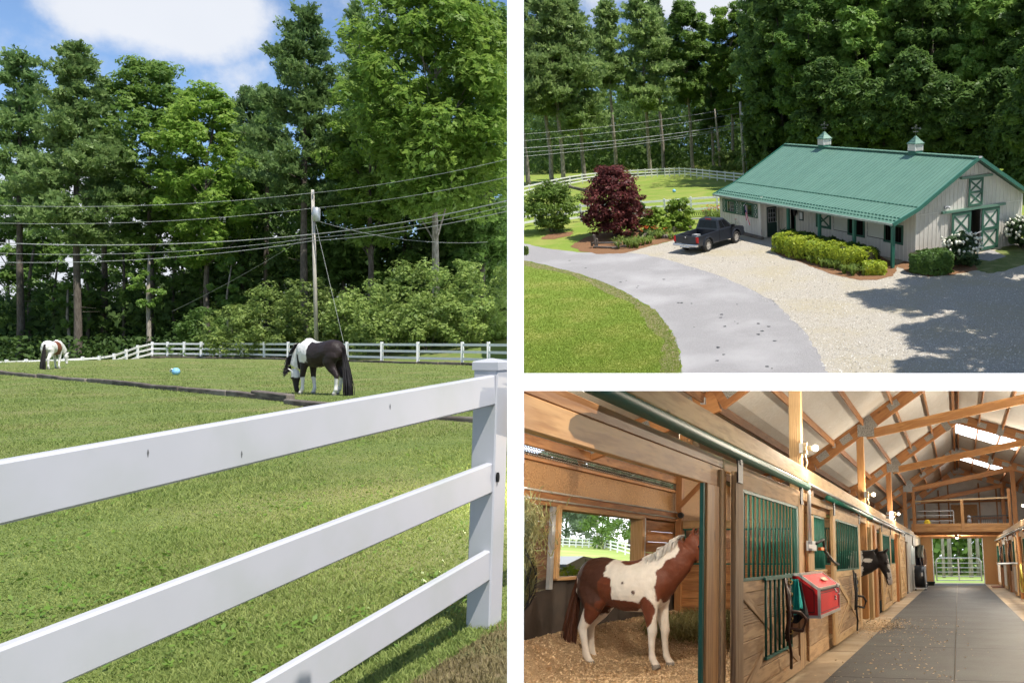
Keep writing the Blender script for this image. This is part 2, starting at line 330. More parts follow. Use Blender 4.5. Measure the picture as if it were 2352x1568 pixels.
def crown_pine(rs, H, cb, R, n, leaf=.42):
    P = []; Nn = []; br = []
    lev = np.arange(cb, H-.3, .52*H/26+.08)
    for z in lev:
        t = (z-cb)/(H-cb); L = R*((1-t)**.7*.95+.12)*(.6+.4*min(1, t*4+.25))*rs.uniform(.8, 1.15)
        for j in range(int(4+3*rs.random())):
            a = rs.uniform(0, 2*PI); l = L*rs.uniform(.45, 1.3); dz = l*(.05+.40*t+rs.normal(0, .07)); d = np.array([math.cos(a), math.sin(a), 0])
            e = d*l+np.array([0, 0, dz]); br.append(((0, 0, z), tuple(e+np.array([0, 0, z])))); kk = int(5+l*2.4)
            for i in range(kk):
                f = .28+.76*(i+.5)/kk; c = np.array([0, 0, z])+e*f+np.array([-d[1], d[0], 0])*rs.normal(0, .16*l)+np.array([0, 0, rs.normal(.05, .1)])
                P.append(c); Nn.append(d*.5+np.array([0, 0, .85]))
    P = np.array(P); Nn = np.array(Nn); per = max(3, n//len(P)); k = np.repeat(np.arange(len(P)), per); m = len(k)
    ax = Nn[k]*.75+rs.normal(0, .62, (m, 3)); ax /= np.linalg.norm(ax, axis=1)[:, None]
    c = P[k]+rs.normal(0, .16, (m, 3))*np.array([1, 1, .45]); s = leaf*rs.uniform(.6, 1.3, m)[:, None]; sd_ = np.cross(ax, rs.normal(size=(m, 3))); sd_ /= np.linalg.norm(sd_, axis=1)[:, None]
    return np.stack([c-ax*s*.3-sd_*s*.07, c-ax*s*.3+sd_*s*.07, c+ax*s*.75+sd_*s*.19, c+ax*s*.75-sd_*s*.19], 1), br
def tree(F, kind, x, y, z, H, cb, R, seed, label, group, mat, bark, n=6000, leaf=None, side=None, tr=None, lean=(0, 0), cat='tree', name=None, limbs=9, stem=True):
    rs = np.random.default_rng(seed); r = random.Random(seed)
    o = thing(name or ('pine_tree' if kind == 'pine' else 'broadleaf_tree'), label, cat, F, (x, y, z), 0, group)
    tr = tr or (.009*H+.05); tm = MB(); top = .97 if kind == 'pine' else .8
    path = [(lean[0]*u+r.uniform(-.12, .12)*(u > 0)*H/25, lean[1]*u, u*H*top) for u in (0, .03, .15, .35, .6, .8, 1)]
    tm.tube(path, [tr*1.5, tr*1.1, tr, tr*.85, tr*.6, tr*.35, tr*.1], 9)
    if kind == 'pine':
        Q, br = crown_pine(rs, H, cb, R, n, leaf or .5)
        for i, (a, b) in enumerate(br):
            if i % 2 == 0: tm.tube([a, b], [.05, .012], 3, False)
        for i in range(int(cb*.5)):                          # dead snags below the crown
            zz = r.uniform(cb*.45, cb); a = r.uniform(0, 2*PI); l = r.uniform(.5, 2); tm.tube([(0, 0, zz), (l*math.cos(a), l*math.sin(a), zz+r.uniform(-.2, .3))], [.035, .008], 3, False)
    else:
        Q, cen = crown_broad(rs, H, cb, R, n, leaf or .3)
        for i in range(limbs):
            c = cen[r.randrange(len(cen))]; zz = max(cb*.7, c[2]-R*.8); zz = min(zz, H*.75); tm.tube([(0, 0, zz), (c[0]*.5, c[1]*.5, zz*.55+c[2]*.45), tuple(c)], [tr*.35, tr*.22, .02], 4, False)
    Q = Q+np.array([lean[0], lean[1], 0])*(Q[:, :, 2:3]/H)
    if side: Q = Q[keep(F, Q.mean(1)+np.array([x, y, z]), side)]
    if stem:
        tv = np.array(tm.v)+np.array([x, y, z])
        if not side or keep(F, tv, side).all(): obj('trunk', tm.mesh('trunk', smooth=True), bark, o)
        else:
            kk = keep(F, tv, side); tm.f = [f for f in tm.f if all(kk[i] for i in f)]
            if len(tm.f) > 20: obj('trunk', tm.mesh('trunk', smooth=True), bark, o)
    if len(Q) > 20: obj('crown', qmesh('crown', Q), mat, o)
    return o
def shrub(F, x, y, z, H, R, seed, label, cat, mat, name='shrub', group=None, n=3000, leaf=.12, side=None, flat=.7, prof=None, stems=6, bark=None, rxy=(1, 1), rz=0, csz=.24):
    rs = np.random.default_rng(seed); r = random.Random(seed)
    o = thing(name, label, cat, F, (x, y, z), rz, group)
    Q, cen = crown_broad(rs, H, H*.12, R, n, leaf, flat, prof or (lambda t: np.cos(t*1.25)**.6*(.75+.25*np.minimum(1, t*5))), csz)
    Q = Q*np.array([rxy[0], rxy[1], 1])
    if side:
        c, s_ = math.cos(rz), math.sin(rz); m_ = Q.mean(1); w = np.stack([m_[:, 0]*c-m_[:, 1]*s_, m_[:, 0]*s_+m_[:, 1]*c, m_[:, 2]], 1)+np.array([x, y, z]); Q = Q[keep(F, w, side)]
    if len(Q) > 10: obj('foliage', qmesh('foliage', Q), mat, o)
    if stems:
        tm = MB()
        for i in range(stems):
            c = cen[r.randrange(len(cen))]*np.array([rxy[0], rxy[1], 1]); tm.tube([(c[0]*.12, c[1]*.12, 0), tuple(c*.55), tuple(c)], [.03, .02, .008], 4, False)
        if not side or keep(F, np.array(tm.v)+np.array([x, y, z]), side).all(): obj('stems', tm.mesh('stems'), bark or BARK, o)
    return o
def tuft(rs, c, n, L, spread, w=.012, droop=.5):
    """strap leaves arching out of one point: each three quads"""
    P = []
    for i in range(n):
        a = rs.uniform(0, 2*PI); d = np.array([math.cos(a), math.sin(a), 0]); l = L*rs.uniform(.6, 1.15); s = rs.uniform(.15, 1)*spread; b = np.array(c)+d*.05*rs.random(); sd_ = np.array([-d[1], d[0], 0])*w*rs.uniform(.7, 1.3)
        pts = [b, b+d*l*s*.25+np.array([0, 0, l*.55]), b+d*l*s*.65+np.array([0, 0, l*(.85-droop*.2*s)]), b+d*l*s*1.1+np.array([0, 0, l*(.85-droop*s*.75)])]; ww = [1, 1.1, .8, .1]
        for k in range(3): P += [pts[k]-sd_*ww[k], pts[k]+sd_*ww[k], pts[k+1]+sd_*ww[k+1], pts[k+1]-sd_*ww[k+1]]
    return P
BARK = pbr('bark_grey', (.16, .135, .11), (.07, .055, .045), 9, .9, .6, stretch=(1, 1, .25), rand=.2)
BARK2 = pbr('bark_pale', (.38, .335, .28), (.18, .155, .125), 8, .9, .6, stretch=(1, 1, .3), rand=.2)
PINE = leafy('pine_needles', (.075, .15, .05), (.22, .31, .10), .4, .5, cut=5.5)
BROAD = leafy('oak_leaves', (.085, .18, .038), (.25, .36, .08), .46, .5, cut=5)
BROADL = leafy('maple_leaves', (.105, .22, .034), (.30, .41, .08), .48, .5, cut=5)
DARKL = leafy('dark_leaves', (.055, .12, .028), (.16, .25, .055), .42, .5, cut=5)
RHODO = leafy('rhododendron_leaves', (.12, .20, .05), (.34, .42, .11), .38, .5, cut=8)
WHITE = pbr('white_vinyl', (.46, .46, .485), (.44, .44, .465), 1.5, .42, 0, spec=.4, c3=(.41, .42, .42), scale3=3.5)
WHITE2 = pbr('white_rail', (.78, .78, .79), (.73, .73, .74), 2, .45)
WHITEP = pbr('divider_white', (.88, .88, .88), (.86, .86, .86), 3, .6, .05)
# ================================================================== white post, beam and deck added to divide three views and shade the stable
FG = Frame(np.eye(3), 0)
pb = thing('white_divider', 'white post and beam added as divider strips between paddock, yard and stable', 'post and beam', FG, (-.575, 2.25, -1.4))
A = (-.2675*2.20, 2.20); B = (-.2485*2.265, 2.265); Cc = (-.2485*2.265-.012, 2.29)
m = MB().prism([(A[0], A[1], -1.42), (B[0], B[1], -1.42), (Cc[0], Cc[1], -1.42), (A[0]-.004, 2.24, -1.42)], (0, 0, 2.36)); part('post', m, WHITEP, pb)
d0, d1 = 2.30, 2.40; k0, k1 = -.2485-.006, -.2485-.006
m = MB().add([(k0*d0, d0, -.0565*d0), (k1*d1, d1, -.0365*d1), (k1*d1, d1, -.0565*d1+.001), (1.9, d0, -.0565*d0), (1.9, d1, -.0365*d1), (1.9, d1, -.0565*d1+.001)], [(0, 1, 2), (5, 4, 3), (0, 3, 4, 1), (1, 4, 5, 2), (2, 5, 3, 0)]); part('beam', m, WHITEP, pb)
m = MB(); z = lambda d: -.0465*d  # unseen slab added to keep sun out of the stable
q0, q1 = -.2485*5.0+.5, -.2485*30+.6
m.add([(q0, 5.0, z(5.0)), (14, 5.0, z(5.0)), (22, 30, z(30)), (q1, 30, z(30))]+[(q0, 5.0, z(5.0)-.04), (14, 5.0, z(5.0)-.04), (22, 30, z(30)-.04), (q1, 30, z(30)-.04)],
      [(0, 1, 2, 3), (7, 6, 5, 4), (0, 4, 5, 1), (1, 5, 6, 2), (2, 6, 7, 3), (3, 7, 4, 0)]); part('shade_deck', m, WHITEP, pb)

# ================================================================== PADDOCK
def hL(x, y):
    z = 0.0
    if x < -50 and y > 30: z -= min(1.35, (-50-x)*.5)
    fl = 76-.0*x if x < -50 else np.interp(x, [-51, -37.7, -23.7, -16.5, -8], [76, 70, 58.5, 52.5, 46])
    d = y-fl-.8
    if d > 0 and x > -50:
        k = min(1, max(0, (x+46)/22)); z += k*min(4.5, d*.20)+(1-k)*0
        if k < 1: z -= (1-k)*min(.8, d*.1)
    elif d > 0: z -= 0
    return z
GRASS = pbr('lawn_grass', (.155, .20, .047), (.115, .16, .038), 9, .9, .5, c3=(.22, .21, .08), scale3=.45, bscale=140, detail=8)
ss = np.linspace(-1.9, S_L, 90); dd = np.geomspace(1.2, 170, 110)
gm = MB(); gm.v = [(float(s*d), float(d), float(hL(s*d, d))) for d in dd for s in ss]; k = len(ss)
gm.f = [(i*k+j, i*k+j+1, (i+1)*k+j+1, (i+1)*k+j) for i in range(len(dd)-1) for j in range(k-1)]
setting('paddock_ground', gm, GRASS, FL, smooth=True)
SOIL = pbr('dry_turf', (.21, .16, .085), (.13, .11, .05), 12, .95, .6, c3=(.10, .125, .035), scale3=2.2, bscale=120)
q = [FL.g(1174, 1447), FL.g(1140, 1449), FL.g(1098, 1470), FL.g(1040, 1508), FL.g(960, 1550), FL.g(850, 1650), FL.g(860, 1900), FL.g(1174, 1900)]
setting('bare_ground', MB().poly([(x, y, .004) for x, y in q]), SOIL, FL)
# short turf as blades near the camera, thinning with distance
rs = np.random.default_rng(3)
def blades(F, P, L, w, rs, lean=.8, one=False):
    n = len(P); a = rs.uniform(0, 2*PI, n); l = (L*rs.uniform(.5, 1.4, n))[:, None]; t = np.stack([np.cos(a), np.sin(a), np.zeros(n)], 1); ww = (w*rs.uniform(.7, 1.3, n))[:, None]
    ln = rs.normal(0, lean, (n, 2)); top = P+np.concatenate([ln*l*.6, l*np.ones((n, 1))], 1); mid = P+np.concatenate([ln*l*.18, l*.6], 1)
    if one: return np.stack([P-t*ww, P+t*ww, top+t*ww*.2, top-t*ww*.2], 1)
    return np.concatenate([np.stack([P-t*ww, P+t*ww, mid+t*ww*.8, mid-t*ww*.8], 1), np.stack([mid-t*ww*.8, mid+t*ww*.8, top+t*ww*.15, top-t*ww*.15], 1)])
n = 350000; u = rs.uniform(0, 1, n); d = 3.3*(64/3.3)**u; d = d[:]; k_ = rs.random(n) < np.clip(1.15-d/60, .12, 1); d = d[k_]; n = len(d); s = rs.uniform(-.93, S_L-.004, n); Pg = np.stack([s*d, d, np.zeros(n)], 1)
fx = -1.2-.21*(4.24-d)*1.0
dry = Pg[:, 0] > (-1.21+.21*(d-4.24))+.02
bl = blades(FL, Pg[~dry], .0135*(1+.035*d[~dry])*(.6+.9*np.clip(.5+.5*np.sin(Pg[~dry][:, 0]*1.9+1.7*np.sin(Pg[~dry][:, 1]*1.3)), 0, 1)), .0024*(1+.12*d[~dry]), rs, 1.1, True)
GB = leafy('turf_blades', (.135, .205, .042), (.33, .37, .115), .38, .6, big=1.4)
setting('turf', qmesh('turf', bl), GB, FL, 'stuff')
bd = blades(FL, Pg[dry][::2], .03*np.ones(len(Pg[dry][::2])), .003, rs)
setting('dry_turf', qmesh('dry_turf', bd), leafy('dry_blades', (.16, .13, .06), (.24, .20, .09), .2, .7), FL, 'stuff')
wp = []
for i in range(210):                                           # broad-leaved weeds in the turf
    d = 3.6*(16/3.6)**rs.random(); s = rs.uniform(-.9, S_L-.02); c = np.array([s*d, d, .0])
    if c[0] > -1.25+.21*(d-4.24): continue
    m_ = int(rs.integers(8, 26)); cc_ = c+np.concatenate([rs.normal(0, .035+.012*d, (m_, 2)), rs.uniform(.004, .03, (m_, 1))], 1); wp.append(leaves(cc_, np.array([0, 0, 1.])+rs.normal(0, .4, (m_, 3)), rs.uniform(.010, .026, m_), rs, .5))
setting('lawn_weeds', qmesh('lawn_weeds', np.concatenate(wp)), leafy('weed_leaves', (.13, .25, .035), (.21, .32, .055), .35, .5), FL, 'stuff')

# near fence
fd = V((.21, 1, .047)).normalized(); f2 = V((.21, 1, 0)).normalized(); s2 = V((f2.y, -f2.x, 0))
K0 = V((-1.222, 4.24, -.02)); K1 = V((-1.184, 4.25, 1.265))
nf = thing('rail_fence', 'white three-rail vinyl fence crossing the paddock view up close, with square capped post', 'fence', FL, tuple(K0))
hs = .0635; c0 = K0+f2*hs-s2*hs; c1 = K1+f2*hs-s2*hs
board(nf, c0, c1, .127, .127, WHITE, 'post', up=f2, bev=.006)
cap = MB(); cb_ = c1
for (h0, r0), (h1, r1) in (((-.005, .069), (.032, .069)), ((.032, .069), (.038, .064)), ((.038, .064), (.052, .004))):
    P = []
    for h, r_ in ((h0, r0), (h1, r1)): P += [cb_+f2*(a*r_)+s2*(b*r_)+V((0, 0, h)) for a, b in ((-1, -1), (1, -1), (1, 1), (-1, 1))]
    cap.add(P, [(0, 1, 2, 3), (4, 5, 6, 7)]+[(i, (i+1) % 4, 4+(i+1) % 4, 4+i) for i in range(4)])
part('post_cap', cap, WHITE, nf)
for zt, xo in ((1.163, .0), (.735, -.014), (.309, -.026)):
    e = V((-1.190+xo*.9, 4.25, zt))-s2*.024+fd*.005
    board(nf, e, e-fd*2.42, .038, .146, WHITE, 'rail', bev=.007)
c2_ = c0-fd*2.52; board(nf, c2_+V((0, 0, -.05)), c2_+V((.04, 0, 1.27)), .127, .127, WHITE, 'post', up=f2, bev=.006)
hole = MB(); hc = V((-1.213, 4.255, .735))+s2*.0235+f2*.02; Pp = [hc+f2*(.011*math.cos(2*PI*i/12))+V((0, 0, .024*math.sin(2*PI*i/12))) for i in range(12)]
part('bolt_hole', MB().prism([p-s2*.01 for p in Pp], s2*.012), pbr('black_hole', (.01, .01, .01), rough=.9), nf)

for dd_, zz in ((.86, 1.185), (1.62, 1.13), (1.95, 1.19)):
    c_ = V((-1.190, 4.25, zz))-s2*.0045-fd*dd_; part('nick', MB().prism([c_+V((0, 0, .010)), c_+fd*.003, c_-V((0, 0, .012)), c_-fd*.0025], s2*.001), pbr('nick_grey', (.12, .12, .12), rough=.8), nf)
# far fence round the paddock
pxs = [(1185, 47.6), (1122, 49.6), (1062, 51.8), (960, 54.6), (877, 57.6), (797, 60.6), (725, 63.3), (662, 66.2), (607, 69), (556, 70.6), (507, 71.8), (462, 72.8), (423, 73.6), (385, 74.2), (350, 74.7)]
ff = []
for p, d in pxs:
    x = (p-CX)/FOC*d; ff.append(V((x, d, 0)))
sunk = [(316, 72.6, -.28), (290, 70, -.6), (262, 67.5, -.9), (228, 66, -1.05), (190, 64.8, -1.1), (150, 63.8, -1.15), (105, 62.8, -1.2), (60, 61.9, -1.22), (15, 61, -1.25), (-30, 60.2, -1.28), (-80, 59.5, -1.3)]
for p, d, z in sunk: ff.append(V(((p-CX)/FOC*d, d, z)))
ft = thing('paddock_fence', 'white three-rail vinyl fence running round the far side of the paddock', 'fence', FL, tuple(ff[14]))
for i, p in enumerate(ff):
    if i > 0: board(ft, p+V((0, 0, -.1)), p+V((0, 0, 1.38)), .15, .15, WHITE2, 'post', up=(0, 1, 0))
    if i < len(ff)-1:
        a, b = p, ff[i+1]
        if i == 0: a = b+(a-b)*.72
        for h in (.36, .78, 1.2): board(ft, a+V((0, 0, h)), b+V((0, 0, h)), .05, .15, WHITE2, 'rail')
# old timbers edging the lawn
TIMB = wood('weathered_timber', (.17, .14, .115), (.055, .045, .04), (.24, .21, .18), .9, 1.0, .25)
te = thing('timber_edging', 'row of weathered grey landscape timbers edging the lawn in front of the horses', 'timber edging', FL, (-20, 28, 0))
rr = random.Random(5)
def timbers(T, pts, w=.17, h=.19, step=2.6, name='timber'):
    for a, b in zip(pts, pts[1:]):
        a, b = V(a), V(b); n = max(1, round((b-a).length/step))
        for i in range(n):
            p = a.lerp(b, i/n); q = a.lerp(b, (i+.985)/n); j = lambda: V((rr.uniform(-.05, .05), rr.uniform(-.05, .05), rr.uniform(-.04, .03)))
            board(T, p+j(), q+j(), w, h, TIMB, name, bev=.03)
g3 = lambda x, y, z=.05: (*FL.g(x, y), z)
timbers(te, [g3(-40, 856), g3(200, 877), g3(420, 899), g3(655, 921)])
board(te, V(g3(585, 914, .10)), V(g3(668, 923, .08)), .2, .2, TIMB, 'timber', bev=.03)
timbers(te, [g3(655, 927), g3(760, 941)])
timbers(te, [g3(1010, 962, .02), g3(1165, 975, .02)], .15, .15)
te2 = thing('timber_edging', 'dark landscape timbers lying along the foot of the far white fence', 'timber edging', FL, tuple(ff[8]))
timbers(te2, [V(p)+V((.1, -.35, .05)) for p in ff[1:15]], .18, .2, 2.8)
# stable ball
bl_ = thing('play_ball', 'pale blue horse ball with white valve band lying on the lawn', 'ball', FL, (*FL.g(404, 861), 0))
part('ball', MB().sph((0, 0, .15), .155, 20, 14), pbr('blue_ball', (.16, .42, .72), (.3, .55, .78), 3, .45), bl_, True, False)
part('handle', MB().tube([(-.06, -.1, .24), (-.12, -.09, .26), (-.19, -.06, .2), (-.2, -.04, .12)], .025, 8), pbr('pale_ball_handle', (.75, .8, .85), rough=.5), bl_, True, False)

# utility pole and wires
UP = FL.g(728, 792); pz = hL(66*(728-CX)/FOC, 66); pX = V(((728-CX)/FOC*66, 66, pz))
POLE = pbr('weathered_pole', (.50, .465, .41), (.32, .29, .25), 5, .9, .3, stretch=(3, 3, .2))
GALV = pbr('galvanised', (.50, .52, .54), (.40, .42, .44), 4, .45, metal=.5)
WIRE = pbr('bare_wire', (.34, .35, .34), (.28, .29, .28), 3, .5)
def wpt(F, x, y, D): v = F.ray(x, y); t = D/v[1]; return V((float(v[0]*t), float(D), float(v[2]*t+F.H)))
def span(m, a, b, r, sag, n=10):
    m.tube([a.lerp(b, i/n)+V((0, 0, -sag*4*(i/n)*(1-i/n))) for i in range(n+1)], r, 5)
up = thing('utility_pole', 'grey wooden utility pole with transformer can behind the paddock fence', 'utility pole', FL, tuple(pX))
ptop = wpt(FL, 718, 436, 66); part('pole', MB().tube([pX, ptop], [.16, .11], 10), POLE, up, True)
tq = wpt(FL, 727, 492, 65.8); part('transformer', MB().lathe([(.05, -.55), (.27, -.5), (.27, .42), (.2, .5), (.05, .52)], 12, tuple(tq)), GALV, up, True)
part('bracket', MB().box(tq-V((.35, .05, .1)), tq+V((-.1, .05, .15))), GALV, up)
for yy in (442, 478): part('insulator', MB().lathe([(.03, -.2), (.06, -.1), (.045, 0), (.06, .1), (.02, .16)], 8, tuple(wpt(FL, 720, yy, 65.8))), pbr('porcelain', (.4, .4, .42), rough=.3), up, True)
gw = MB(); gw.tube([wpt(FL, 722, 500, 66), wpt(FL, 789, 785, 60)], .011, 5); solo('guy_wire', gw, WIRE, 'thin guy wire slanting from the utility pole down to the fence', 'wire', FL, tuple(pX))
wl_ = [('topmost thin power line over the paddock pole', 468, 443, 367, .018, .5), ('second thin power line just under the top line of the paddock pole', 509, 478, 408, .018, .5), ('thick bundled cable meeting the paddock pole below its transformer', 553, 538, 462, .034, .5), ('cable under the thick bundle at the paddock pole', 577, 546, 474, .018, .6), ('lowest cable strung on the paddock pole', 599, 553, 486, .022, .6)]
for lb, y0, y1, y2, r, sg in wl_:
    m = MB(); span(m, wpt(FL, -60, y0+2, 62), wpt(FL, 721, y1, 65.85), r, sg, 12); span(m, wpt(FL, 721, y1, 65.85), wpt(FL, 1174, y2-3, 56), r, sg*.5)
    solo('power_line', m, WIRE, lb, 'power line', FL, tuple(pX), 'power lines on the paddock pole')
m = MB(); span(m, wpt(FL, 690, 552, 66), wpt(FL, 395, 715, 72), .012, .2); solo('guy_wire', m, WIRE, 'dark guy wire slanting from the utility pole into the woods on its left', 'wire', FL, tuple(pX))
m = MB(); span(m, wpt(FL, 730, 508, 66), wpt(FL, 1120, 556, 70), .014, .6); solo('power_line', m, WIRE, 'service cable leaving the transformer of the paddock pole towards the dark woods', 'power line', FL, tuple(pX), 'power lines on the paddock pole')

# ------------------------------------------------------------------ horses
def horse(F, name_label, loc, rz, coat, pose, group=None, mane=None, tail=None, k=1.0, vox=.02, eye=True):
    """coat(P)->(n,3) colours; pose: dict of neck/head points and hoof shifts"""
    o = thing('horse', name_label, 'horse', F, loc, rz, group); m = MB()
    sp = [(-.80, 1.20, .07, .10), (-.74, 1.17, .17, .21), (-.62, 1.17, .245, .265), (-.45, 1.15, .285, .305), (-.22, 1.095, .29, .315), (0, 1.055, .31, .34), (.22, 1.06, .30, .35), (.42, 1.105, .255, .345), (.56, 1.135, .215, .30), (.68, 1.13, .165, .22), (.76, 1.11, .10, .13)]
    m.tube([(x, 0, z) for x, z, a, b in sp], [(a, b) for x, z, a, b in sp], 20, ref=(0, 1, 0))
    m.tube([(-.60, 0, 1.30), (-.45, 0, 1.355), (-.25, 0, 1.32)], [(.12, .08), (.17, .1), (.12, .07)], 12, ref=(0, 1, 0))       # croup
    m.tube([(.20, 0, 1.36), (.36, 0, 1.42), (.52, 0, 1.40)], [(.07, .06), (.075, .075), (.06, .08)], 12, ref=(0, 1, 0))           # withers
    nk = [V(p) for p in pose['neck']]; nr = [(.16, .29), (.125, .24), (.10, .19), (.085, .15)]
    m.tube(nk, nr[:len(nk)] if len(nk) <= 4 else [nr[0], (.125, .24), *nr[1:]], 16, ref=pose.get('nref', (0, 1, 0)))
    hp, hn = V(pose['poll']), V(pose['nose']); hd = hn-hp; hr = [(.065, .085), (.09, .135), (.085, .135), (.06, .10), (.052, .075), (.058, .07), (.035, .045)]
    fr = [-.10, .06, .28, .55, .75, .9, 1.02]; ref = V(pose.get('href', (0, 1, 0))); dn = hd.cross(ref).normalized()
    if dn.z > 0 and not pose.get('flip'): dn = -dn
    dr = pose.get('jaw', dn)
    m.tube([hp+hd*f+V(dr)*d for f, d in zip(fr, (0, .01, .02, -.012, -.025, -.02, -.015))], hr, 14, ref=tuple(ref))
    fw = hd.normalized()
    for sgn in (-1, 1):
        e0 = hp-fw*.02+ref*(.05*sgn)-V(dr)*.05; e1 = e0-V(dr)*.13-fw*.07+ref*(.02*sgn); m.tube([e0, e0.lerp(e1, .45), e1], [.03, .032, .009], 8)
        m.sph(tuple(hp+hd*.30+ref*(.072*sgn)-V(dr)*.06), .032, 8, 6)
    fs = pose.get('feet', [0, 0, 0, 0])
    for i, sgn in enumerate((1, -1)):
        dx = fs[i]; y = .135*sgn; dy = pose.get('fdy', (0, 0, 0, 0))[i]
        m.tube([(.50, y*.75, 1.12), (.45, y*.95, .95), (.43+dx*.15, y+dy*.2, .78), (.455+dx*.42, y+dy*.4, .58), (.47+dx*.55, y+dy*.55, .47), (.455+dx*.62, y+dy*.65, .38), (.45+dx*.82, y+dy*.85, .22), (.455+dx*.9, y+dy*.93, .145), (.49+dx*.96, y+dy*.97, .085), (.51+dx, y+dy, .05), (.525+dx, y+dy, .0)],
               [(.11, .18), (.105, .165), (.088, .12), (.068, .078), (.066, .07), (.05, .053), (.041, .045), (.05, .053), (.044, .047), (.058, .061), (.068, .072)], 12, ref=(0, 1, 0))
        dx = fs[2+i]; dy = pose.get('fdy', (0, 0, 0, 0))[2+i]
        m.tube([(-.50, y*.7, 1.15), (-.52, y*.95, 1.0), (-.47+dx*.1, y*1.02+dy*.2, .84), (-.545+dx*.3, y+dy*.35, .69), (-.665+dx*.5, y+dy*.5, .55), (-.70+dx*.55, y+dy*.6, .49), (-.685+dx*.65, y+dy*.7, .40), (-.665+dx*.8, y+dy*.85, .25), (-.655+dx*.88, y+dy*.93, .15), (-.615+dx*.95, y+dy*.97, .085), (-.595+dx, y+dy, .05), (-.58+dx, y+dy, .0)],
               [(.16, .25), (.15, .25), (.13, .205), (.088, .125), (.062, .082), (.058, .075), (.05, .058), (.044, .048), (.053, .055), (.045, .048), (.06, .063), (.068, .072)], 12, ref=(0, 1, 0))
    if pose.get('cut') is not None:
        pass
    tmp = obj('horse_tmp', m.mesh('horse_tmp'), None); rm = tmp.modifiers.new('r', 'REMESH'); rm.mode = 'VOXEL'; rm.voxel_size = vox; sm = tmp.modifiers.new('s', 'SMOOTH'); sm.iterations = 7; sm.factor = .5
    dg = bpy.context.evaluated_depsgraph_get(); dg.update(); me = bpy.data.meshes.new_from_object(tmp.evaluated_get(dg)); bpy.data.objects.remove(tmp)
    P = np.empty(len(me.vertices)*3, np.float32); me.vertices.foreach_get('co', P); P = P.reshape(-1, 3)
    colr = coat(P, dict(poll=np.array(hp), nose=np.array(hn)))
    hoof = P[:, 2] < .065; colr[hoof] = colr[hoof]*.25+np.array([.10, .085, .07])*.75
    at_ = me.color_attributes.new('coat', 'FLOAT_COLOR', 'POINT'); at_.data.foreach_set('color', np.concatenate([colr, np.ones((len(P), 1))], 1).astype(np.float32).ravel())
    if k != 1: me.vertices.foreach_set('co', (P*k).ravel())
    me.polygons.foreach_set('use_smooth', [True]*len(me.polygons)); me.name = 'body'
    obj('body', me, coatmat('horse_coat'), o)
    EYE = pbr('horse_eye', (.008, .006, .005), rough=.08, spec=.7)
    for sgn in (-1, 1):
        obj('eye', MB().sph(tuple((hp+hd*.30+ref*(.092*sgn)-V(dr)*.062)*k), .017*k, 8, 6).mesh('eye', smooth=True), EYE, o)
    def hair(nm, roots, mat, n, L, w, seed, wob=.05, dirs=None):
        rq = np.random.default_rng(seed); Q = []
        for i in range(n):
            a, d = roots(rq.random(), rq); l = L*rq.uniform(.6, 1.15); d = V(d)+V(rq.normal(0, wob, 3)); sd_ = V(rq.normal(size=3)); sd_ = (sd_-d*sd_.dot(d)/max(d.length_squared, 1e-6)).normalized()*w
            pts = [V(a), V(a)+d*l*.35, V(a)+d*l*.62+V((0, 0, -l*.08)), V(a)+d*l*.7+V((0, 0, -l*.34))]
            for j in range(3):
                s0, s1 = (1, .9, .7)[j], (.9, .7, .2)[j]; Q += [pts[j]-sd_*s0, pts[j]+sd_*s0, pts[j+1]+sd_*s1, pts[j+1]-sd_*s1]
        obj(nm, qmesh(nm, np.array([tuple(q_*k) for q_ in Q])), mat, o)
    if mane:
        nn = nk+[hp]
        def rt(u, rq):
            i = min(int(u*(len(nn)-1)), len(nn)-2); f = u*(len(nn)-1)-i; p = nn[i].lerp(nn[i+1], f); t = (nn[i+1]-nn[i]).normalized(); upv = ref.cross(t).normalized()
            upv = -upv
            rr_ = .27*(1-u)+.13*u; s_ = mane[1]; return p+upv*(rr_*.96), (upv*.35+ref*(s_*.55)+V((0, 0, -.25)))
        hair('mane', rt, mane[0], 620, .36, .011, 5)
        def fl(u, rq): return hp-V(dr)*.08+ref*rq.uniform(-.04, .04), fw*.8-V(dr)*.12
        hair('forelock', fl, mane[0], 40, .22, .01, 6)
    if tail:
        def rt2(u, rq): th = rq.uniform(0, 2*PI); return V((-.80-.05*u+.02*math.cos(th), .035*math.sin(th), 1.26-.18*u)), V((-.16-.10*rq.random(), .05*math.sin(th), -1.0))
        hair('tail', rt2, tail[0], 420, tail[1], .012, 7, .035)
    return o
def nz3(P, s, seed=0.): return np.array([noise.fractal(V(p)*s+V((seed, seed, seed)), .8, 2., 3) for p in P])
def blob(P, c, r): c = np.array(c); r = np.array(r); return 1-np.sqrt((((P-c)/r)**2).sum(1))
def paint(P, base, layers, s=5., amp=.10, seed=0.):
    n = nz3(P, s, seed)*amp*2; col = np.tile(np.array(base, float), (len(P), 1))
    for f, c in layers:
        w = np.clip((f+n)/.05+.5, 0, 1)[:, None]; col = col*(1-w)+np.array(c)*w
    return col
HW, HK, HBR = (.72, .70, .67), (.014, .011, .012), (.16, .048, .022)
